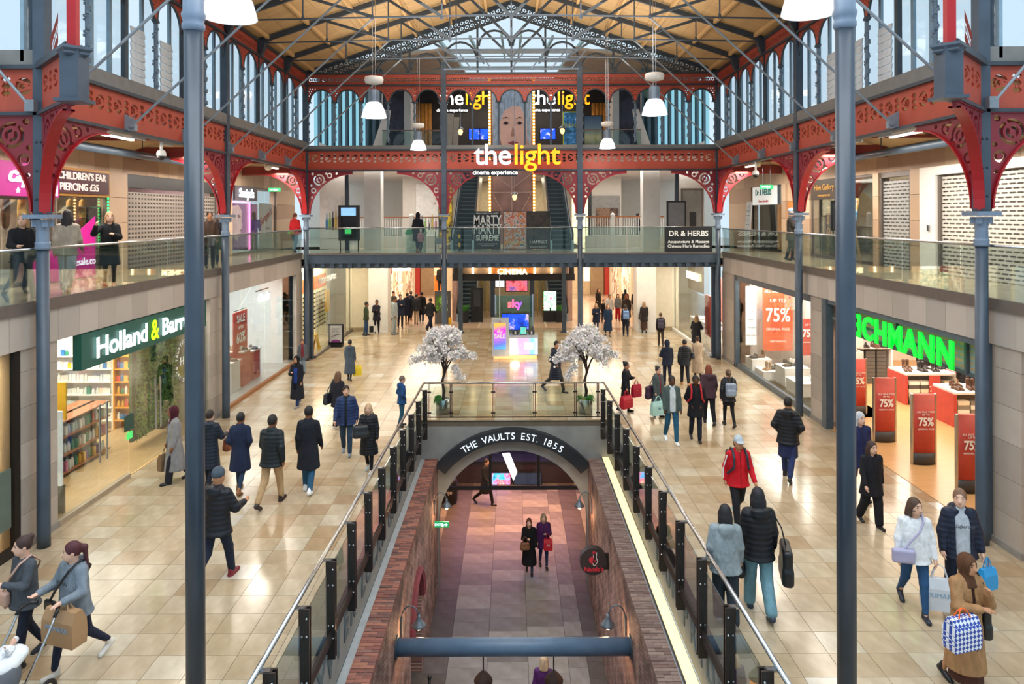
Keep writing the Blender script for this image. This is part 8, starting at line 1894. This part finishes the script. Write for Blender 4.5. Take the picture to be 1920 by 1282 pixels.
MB().path([p['W'](p['up']((a, -.125, 1.64))) for a in (-.06, -.02, .02, .06)], .006, 5).build('spectacles', m_black, p['t'])
carrier(p['hl'] + Vector((.06, .02, 0)), -15, .46, .44, .16, '#c9cdd4', 'big pale silver shopping bag held beside the white fleece', txt='PRIMARK', tcol='#8aa8c0', handle=.2)
q = A(1796, 1140, 917, -8, 'person in a navy parka over a grey printed hoodie', ('puffer', '#1c2336', 'hood'), ('trousers', '#1b2234'), '#1a1a1e', ('short', '#7a5a44'), 4, .3, L='d', Rg='d', turn=-25, bulk=1.18, inner='#b4bac2', open_=.10)
o = text('Superdry', .07, M('dark_hoodie_print'), (0, 0, 0), (R(90), 0, 0), 'chest_print', None, .004, shear=.3); o.parent = q['t']; o.location = q['up']((0, -.165, 1.26))
carrier(q['hl'] + Vector((.06, 0, 0)), 20, .26, .3, .12, '#2a9ad8', 'bright blue carrier bag held beside the navy parka')
p = A(1632, 985, 826, 4, 'person with dark shoulder-length hair in a black jacket and trousers', ('midcoat', '#1a1a1f'), ('wide', '#19191f'), '#17171c', ('long', '#3a241e'), 0, .5, turn=8, bulk=1.1)
A(1610, 935, 772, 0, 'grey-haired person in a navy coat beside the tall column', ('midcoat', '#232a50'), ('trousers', '#1c2030'), '#17171c', ('bob', '#b8bcc2'), 4, .4, turn=15)
p = A(1476, 897, 743, 150, 'person in a black padded jacket over a long blue tunic walking away', ('puffer', '#1c1d22', 'hood'), ('trousers', '#27345c'), '#17171c', ('short', '#15120f'), 1, .75, L='k', Rg='k', bulk=1.1)
F_ = Field(); F_.prof([(.5 + p['zt'], .2, .19, 0), (.8 + p['zt'], .19, .15, 0)], .02); p['put']('tunic_hem', F_.mesh(.018, 'tunic_hem', cloth('#23294a')))
p = A(1382, 985, 813, 2, 'person in a red track jacket and pale cap walking towards camera', ('jacket', '#c81624'), ('trousers', '#1c1d22'), '#5ab4d8', ('cap', '#aeb8be'), 1, .8, flip=-1, bulk=1.06)
for sg, a, b_, c in ((1, 'sl', 'el', 'hl'), (-1, 'sr', 'er', 'hr')):
 for k in (-1, 0, 1):
  off = p['W'](p['up']((sg * .07, -.035 + k * .018, 0))) - p['W'](p['up']((0, 0, 0)))
  MB().path([p[a] + off * 1.0, p[b_] + off * .9, p[b_].lerp(p[c], .62) + off * .75], .006, 4).build('sleeve_stripe', m_wl, p['t'])
backpack(p, '#2a2d36', 'dark backpack worn over the red track jacket')
p = A(1358, 1168, 948, 172, 'person with black hair in a pale grey hoodie behind the railing', ('hoodie', '#8d989c'), ('wide', '#2c343c'), '#d0d0d0', ('long', '#17141a'), 1, .3, L='d', Rg='d', bulk=1.1)
q = A(1420, 1146, 914, 176, 'person in a short black padded jacket and light blue jeans walking away', ('puffer', '#1b1d22', 'hood'), ('wide', '#6f97a4'), '#2a3444', ('long', '#15131a'), 1, .55, L='d', Rg='d')
handbag(q['sr'] + Vector((.22, -.05, -.45)), 75, .5, .5, .14, '#14181c', 'large black leather tote on the shoulder of the black padded jacket', [q['sr'] + Vector((0, -.05, .07)), q['sr'] + Vector((.15, -.06, -.2)), q['sr'] + Vector((.22, -.05, -.48))])
handbag(q['hl'] + Vector((0, -.04, -.1)), 70, .26, .24, .12, '#131417', 'small black handbag hanging between the two walking away')
# -- right middle group
p = A(1172, 772, 678, 60, 'person in a black jacket holding a phone and red bags', ('jacket', '#181b22'), ('skirt', '#17181e'), '#17171c', ('bun', '#17131a'), 1, .4, L='p', Rg='d')
carrier(p['hr'] + Vector((-.02, -.05, .02)), 40, .4, .36, .16, '#b8142c', 'larger red carrier bag with yellow spot held low', txt='*', tcol='#f0c030'); carrier(p['el'] + Vector((.14, -.1, -.02)), 30, .3, .36, .12, '#b01432', 'smaller red carrier bag with yellow spot on the forearm', txt='*', tcol='#f0c030', handle=.14)
p = A(1232, 782, 687, 35, 'person in a grey coat with maroon scarf and teal bag', ('coat', '#4c5658'), ('trousers', '#3a2430'), '#1c1a20', ('bun', '#1c1820'), 0, .3, inner='#7a3038', open_=.03, L='d', Rg='d')
carrier(p['hr'] + Vector((.05, -.08, 0)), 20, .42, .38, .16, '#a8d4d0', 'pale teal printed carrier bag of the person in grey', txt='W', tcol='#2a4a7a')
handbag(p['er'] + Vector((-.12, .05, -.02)), 50, .34, .36, .14, '#3a2438', 'plum shoulder bag of the person in grey', [p['sr'] + Vector((0, 0, .08)), p['er'] + Vector((-.1, .03, .05)), p['er'] + Vector((-.12, .05, -.03))])
A(1258, 829, 703, 3, 'person in an open grey-green jacket and jeans looking down', ('jacket', '#4a5856'), ('trousers', '#235a78'), '#eef2f4', ('short', '#15120f'), 3, .55, inner='#c2ccd0', open_=.07, L='d', Rg='d')
p = A(1303, 826, 703, -6, 'person in a black parka with red backpack straps', ('midcoat', '#17181f', 'hood'), ('trousers', '#1c2230'), '#26262c', ('short', '#120f0d'), 3, .45, L='k', Rg='k'); backpack(p, '#b81424', 'red backpack worn over the black parka')
A(1328, 794, 683, 176, 'person with copper hair in a plum jacket with grey hood walking away', ('jacket', '#46323c', 'hood'), ('trousers', '#1a1b22'), '#22222a', ('bob', '#7a3a22'), 0, .55, bulk=1.12)
p = A(1365, 798, 692, 178, 'person in a dark jacket, short skirt and black tights walking away', ('puffer', '#23262c'), ('miniskirt', '#17171d'), '#17171c', ('pony', '#5a4230'), 0, .6); backpack(p, '#8a98ac', 'shiny silver-blue backpack on the dark jacket', '#2a2d36', .28, .36)
A(1250, 722, 638, 180, 'person in a navy top with the hood up walking away', ('hoodie', '#1b2234'), ('trousers', '#1a1f30'), hair=('hood', '#1b2234'), sk=1, st=.35, L='o', Rg='d')
p = A(1283, 722, 636, 178, 'person in a black padded jacket and tan boots walking away', ('puffer', '#1d2026', 'hood'), ('trousers', '#1c1c22'), '#b07a3a', ('short', '#1c1613'), 1, .5)
handbag(p['er'] + Vector((.1, 0, .1)), 80, .2, .2, .08, '#33343c', 'small dark bag under the arm of the black padded jacket')
A(1307, 712, 631, 176, 'person in a beige belted coat walking away', ('longcoat', '#a8937c'), ('slim', '#1d1c22'), '#17171c', ('bun', '#4a3024'), 0, .3)
p = A(1305, 662, 591, 150, 'person with long fair hair in a black coat by the jewellery window', ('coat', '#26262b'), ('wide', '#1d1b1d'), hair=('long', '#9a7a54'), sk=0, st=.3, L='o', Rg='o'); handbag(p['hl'] + Vector((0, -.1, 0)), 20, .3, .3, .1, '#2a2b2e', 'dark tote of the person by the jewellery window')
p = A(1238, 648, 586, 172, 'person in a black jacket and brown trousers with grey backpack', ('jacket', '#212026'), ('trousers', '#4a3c34'), hair=('short', '#6a4c38'), sk=0, st=.5); backpack(p, '#4a4658', 'grey-violet backpack on the black jacket')
# -- centre and far middle
A(1041, 735, 637, 55, 'bearded person in a long navy quilted coat beside the kiosk', ('longpuffer', '#1b2233', 'hood'), ('trousers', '#3a3630'), '#1a1c22', ('short', '#17130f'), 1, .9, L='k', Rg='k', turn=-25)
A(686, 629, 566, 95, 'person in a green bomber jacket and jeans standing with a trolley', ('jacket', '#36442f'), ('trousers', '#2a4468'), hair=('short', '#17120f'), sk=2, st=.15)
A(706, 624, 562, 10, 'person in a dark coat facing the green bomber jacket', ('midcoat', '#22202a'), ('trousers', '#191a22'), hair=('short', '#1c1613'), sk=2, st=.15, Rg='p', L='k')
A(739, 627, 556, 80, 'person in a pale grey tracksuit and body warmer', ('hoodie', '#98a0a2'), ('trousers', '#9aa2a4'), '#7a7c80', ('short', '#17120f'), 2, .1)
A(750, 615, 552, 20, 'person in navy holding a white tray of food', ('midcoat', '#222a3e'), ('trousers', '#221f30'), '#4a2c28', ('short', '#3a2a20'), 0, .15, L='p', Rg='p')
A(737, 601, 547, 40, 'person in black with a plum knitted hat', ('coat', '#1b191d'), ('trousers', '#1c1a20'), hair=('beanie', '#5a2c3a'), sk=0, st=.1)
A(763, 608, 549, 175, 'person in a navy coat and tan boots standing with their back turned', ('coat', '#1b1e30'), ('slim', '#1a1a24'), '#8a5a34', ('short', '#15120f'), 1, .3)
A(770, 600, 546, 165, 'person in dark blue mostly hidden behind the navy coat', ('midcoat', '#232638'), ('trousers', '#191a20'), '#8a5a34', ('short', '#3a2a20'), 0, .3)
A(780, 608, 551, 178, 'person in a black jacket and beige trousers, back turned, in the far passage', ('puffer', '#25282c'), ('trousers', '#a89478'), '#4a2428', ('short', '#2a1f18'), 1, .35)
A(790, 606, 547, 180, 'person in a long black coat and jeans in the far passage', ('coat', '#17171b'), ('trousers', '#32455e'), '#c0c4c8', ('short', '#17130f'), 1, .4)
A(806, 619, 558, 150, 'person in a black padded jacket over navy striding behind the blossom tree', ('puffer', '#17181d', 'hood'), ('wide', '#1b2036'), hair=('short', '#1c1613'), sk=1, st=.8)
A(0, 0, 0, 0, 'security guard in black standing behind the advert stand', ('jacket', '#1b1815'), ('trousers', '#17171a'), hair=('short', '#17120f'), sk=2, st=.0, loc=(-4.25, 40.5, 1.1), H=1.75)
A(1117, 626, 569, 0, 'person in a navy parka with fur hood walking towards camera', ('midcoat', '#1c2338', 'hood'), ('slim', '#2a4468'), hair=('long', '#a8825a'), sk=0, st=.3, Rg='p')
A(1139, 630, 570, 4, 'person in a long teal-blue coat walking towards camera', ('longcoat', '#1f3450'), ('slim', '#17171c'), hair=('long', '#8a5c38'), sk=4, st=.4)
A(1158, 601, 551, 0, 'person in a grey jumper and red trousers', ('sweater', '#6a6e70'), ('wide', '#b01c24'), hair=('long', '#3a241c'), sk=0, st=.2)
A(1142, 606, 552, 5, 'person in a white padded top with a green bag', ('puffer', '#cfc8c0'), ('trousers', '#2a2a30'), hair=('short', '#3a2a22'), sk=1, st=.2)
A(1131, 605, 562, 10, 'child in black between the adults near the escalator', ('jacket', '#1b191c'), ('trousers', '#1c1b22'), hair=('short', '#2a1c16'), sk=0, st=.2)
A(1121, 588, 541, 40, 'person in a black furry coat near the lower escalator', ('coat', '#1a1614'), ('trousers', '#17161a'), hair=('bob', '#1c1512'), sk=1, st=.2, bulk=1.15)
p = A(1172, 630, 571, 178, 'person in navy with a pale blue backpack walking away', ('jacket', '#1f2434'), ('trousers', '#1c2130'), hair=('short', '#221a15'), sk=1, st=.5); backpack(p, '#6f8fc0', 'pale blue backpack on the navy jacket')
A(1174, 612, 552, 178, 'person with copper hair in a brown hooded coat walking away', ('coat', '#3a2c28', 'hood'), ('trousers', '#1e1c22'), hair=('bob', '#8a4a24'), sk=0, st=.3, bulk=1.1)
p = A(1193, 609, 556, 178, 'person in black with tights and a small blue backpack', ('midcoat', '#1f2022'), ('slim', '#141318'), hair=('bun', '#7a5c40'), sk=0, st=.4); backpack(p, '#6a94b4', 'small blue backpack on the black coat', None, .22, .28)
A(1190, 594, 543, 180, 'person in a dark brown jacket at the end of the passage', ('jacket', '#2c2522'), ('trousers', '#221e20'), hair=('short', '#2a1c15'), sk=0, st=.3)
A(1206, 594, 542, 178, 'person in a tan coat at the end of the passage', ('coat', '#9a7c5c'), ('trousers', '#2a2422'), hair=('bob', '#3a261c'), sk=0, st=.3)
A(1172, 590, 543, 170, 'person in a black headscarf at the end of the passage', ('coat', '#1a181b'), ('trousers', '#19171a'), hair=('hijab', '#15131a'), sk=1, st=.2)
p = A(1207, 624, 566, 178, 'person with long fair hair in a dark fur coat and brown long skirt', ('midcoat', '#2c2826'), ('skirt', '#4a362c'), hair=('long', '#9a7a5a'), sk=0, st=.3); handbag(p['hl'] + Vector((.1, 0, .25)), 20, .34, .3, .14, '#3c352f', 'grey-brown shoulder bag on the dark fur coat')
# -- inside the shoe shop
A(0, 0, 0, 150, 'customer in a black puffer jacket among the sale tables', ('puffer', '#17171b', 'hood'), ('trousers', '#1a1a20'), hair=('short', '#1a1512'), sk=1, st=.1, loc=(13.55, 20.35, 0), H=1.68)
A(0, 0, 0, 120, 'customer in a long dark brown coat at the rear of the shoe shop', ('coat', '#2a2220'), ('trousers', '#1c1a1e'), hair=('hijab', '#20191c'), sk=1, st=.1, loc=(13.6, 22.6, 0), H=1.65)
# -- galleries
GA = 'people on the galleries'
def gal(x, yh, X_, hd, label, top, leg, H=1.66, **k):
 Y = X_ * F / (x - 960); return A(0, 0, 0, hd, label, top, leg, loc=(X_, Y, GZ), H=H, group=GA, **k)
p = gal(40, 427, -8.85, 60, 'person with fair bobbed hair in black top and tights on the gallery', ('sweater', '#17191d'), ('slim', '#1a1d26'), 1.64, shoe='#1c1c22', hair=('bob', '#a8865c'), sk=0, st=.9, L='d', Rg='o', turn=-40)
gal(66, 408, -9.6, 50, 'bald person in a grey body warmer on the gallery behind the salon stroller', ('midcoat', '#4c4a4a'), ('trousers', '#1c2c48'), 1.8, shoe='#3a2a22', hair=('bald', '#000000'), sk=0, st=.6, inner='#23262e')
gal(126, 416, -9.0, -160, 'person with long dark wavy hair in a cream fleece and white trousers', ('jacket', '#a89c8c'), ('wide', '#c9cdd0'), 1.7, shoe='#d8d8d8', hair=('long', '#241a1c'), sk=1, st=.7)
gal(205, 422, -8.9, 40, 'person with fair hair in a black dress and red shoes leaning on the gallery rail', ('coat', '#17181c'), ('slim', '#1b1c22'), 1.64, shoe='#c0202a', hair=('bob', '#a07c54'), sk=0, st=.1, L='p', Rg='w')
gal(393, 415, -9.0, 30, 'person with dark hair in a brown coat beyond the tall column on the gallery', ('midcoat', '#4a3a30'), ('trousers', '#1c2030'), 1.68, hair=('short', '#15120f'), sk=1, st=.2)
gal(412, 415, -9.3, 20, 'person in black leaning near the gallery rail beside a patterned bag', ('coat', '#17171c'), ('trousers', '#26405a'), 1.7, hair=('short', '#15120f'), sk=1, st=.2)
gal(553, 409, -9.2, 165, 'person in a red hooded top and jeans on the gallery', ('hoodie', '#b41c22'), ('trousers', '#5a7c8c'), 1.66, hair=('pony', '#6a3a24'), sk=0, st=.3)
A(0, 0, 0, 165, 'person in black with a raised hood walking on the far gallery', ('coat', '#1b1d24', 'hood'), ('slim', '#26304a'), '#8a6a44', ('hijab', '#17171c'), 1, .5, loc=(-3.95, 28.6, GZ), H=1.68, group=GA)
A(0, 0, 0, 170, 'small child in a pink coat on the far gallery', ('jacket', '#b07a84'), ('slim', '#23283c'), '#8a6a44', ('beanie', '#a8b4b4'), 0, .4, loc=(-3.75, 28.0, GZ), H=.98, group=GA)
A(0, 0, 0, 100, 'person with dark hair in a navy jacket by the white balustrade', ('jacket', '#1c2030'), ('trousers', '#1c2444'), hair=('short', '#1a1512'), sk=0, st=.2, L='p', Rg='p', loc=(6.35, 34.5, GZ), H=1.62, group=GA)
gal(1483, 395, 9.35, 60, 'person in a pale blue beanie and floral scarf on the gallery', ('midcoat', '#33322f'), ('trousers', '#20242e'), 1.72, hair=('beanie', '#8fa6c0'), sk=0, st=.2, L='p', Rg='p', inner='#9a4a3a', open_=.05)
p = thing('shop_mannequin', 'mannequin in a patterned blue coat in the beauty shop window', 'mannequin', (-11.0, 29.1, GZ))
F_ = Field(); F_.prof([(.75, .17, .12, 0), (1.0, .15, .11, 0), (1.3, .19, .12, 0), (1.45, .06, .06, 0)]); F_.seg((.2, 0, 1.35), (.24, 0, .95), .06, .05); F_.seg((-.2, 0, 1.35), (-.24, 0, .95), .06, .05); o = bpy.data.objects.new('coat', F_.mesh(.024, 'coat', cloth('#4a4a6a'))); COL.objects.link(o); o.parent = p
F_ = Field(); F_.ell((0, 0, 1.6), (.08, .1, .13)); F_.seg((.08, 0, .8), (.09, 0, .05), .07, .05); F_.seg((-.08, 0, .8), (-.09, 0, .05), .07, .05); F_.seg((0, 0, 1.4), (0, 0, 1.55), .05); F_.seg((0, 0, .8), (0, 0, 1.45), .08); o = bpy.data.objects.new('body', F_.mesh(.022, 'body', cloth('#2a2224'))); COL.objects.link(o); o.parent = p
g = G(690, 624); t = thing('trolley_bag', 'small upright trolley bag beside the green bomber jacket', 'bag', (g.x + .16, g.y, 0)); MB().box(g.x + .06, g.x + .26, g.y - .08, g.y + .08, .05, .35).build('case', m_black, t); MB().tube((g.x + .16, g.y, .35), (g.x + .16, g.y, .95), .015, 6).build('handle', m_chrm, t)
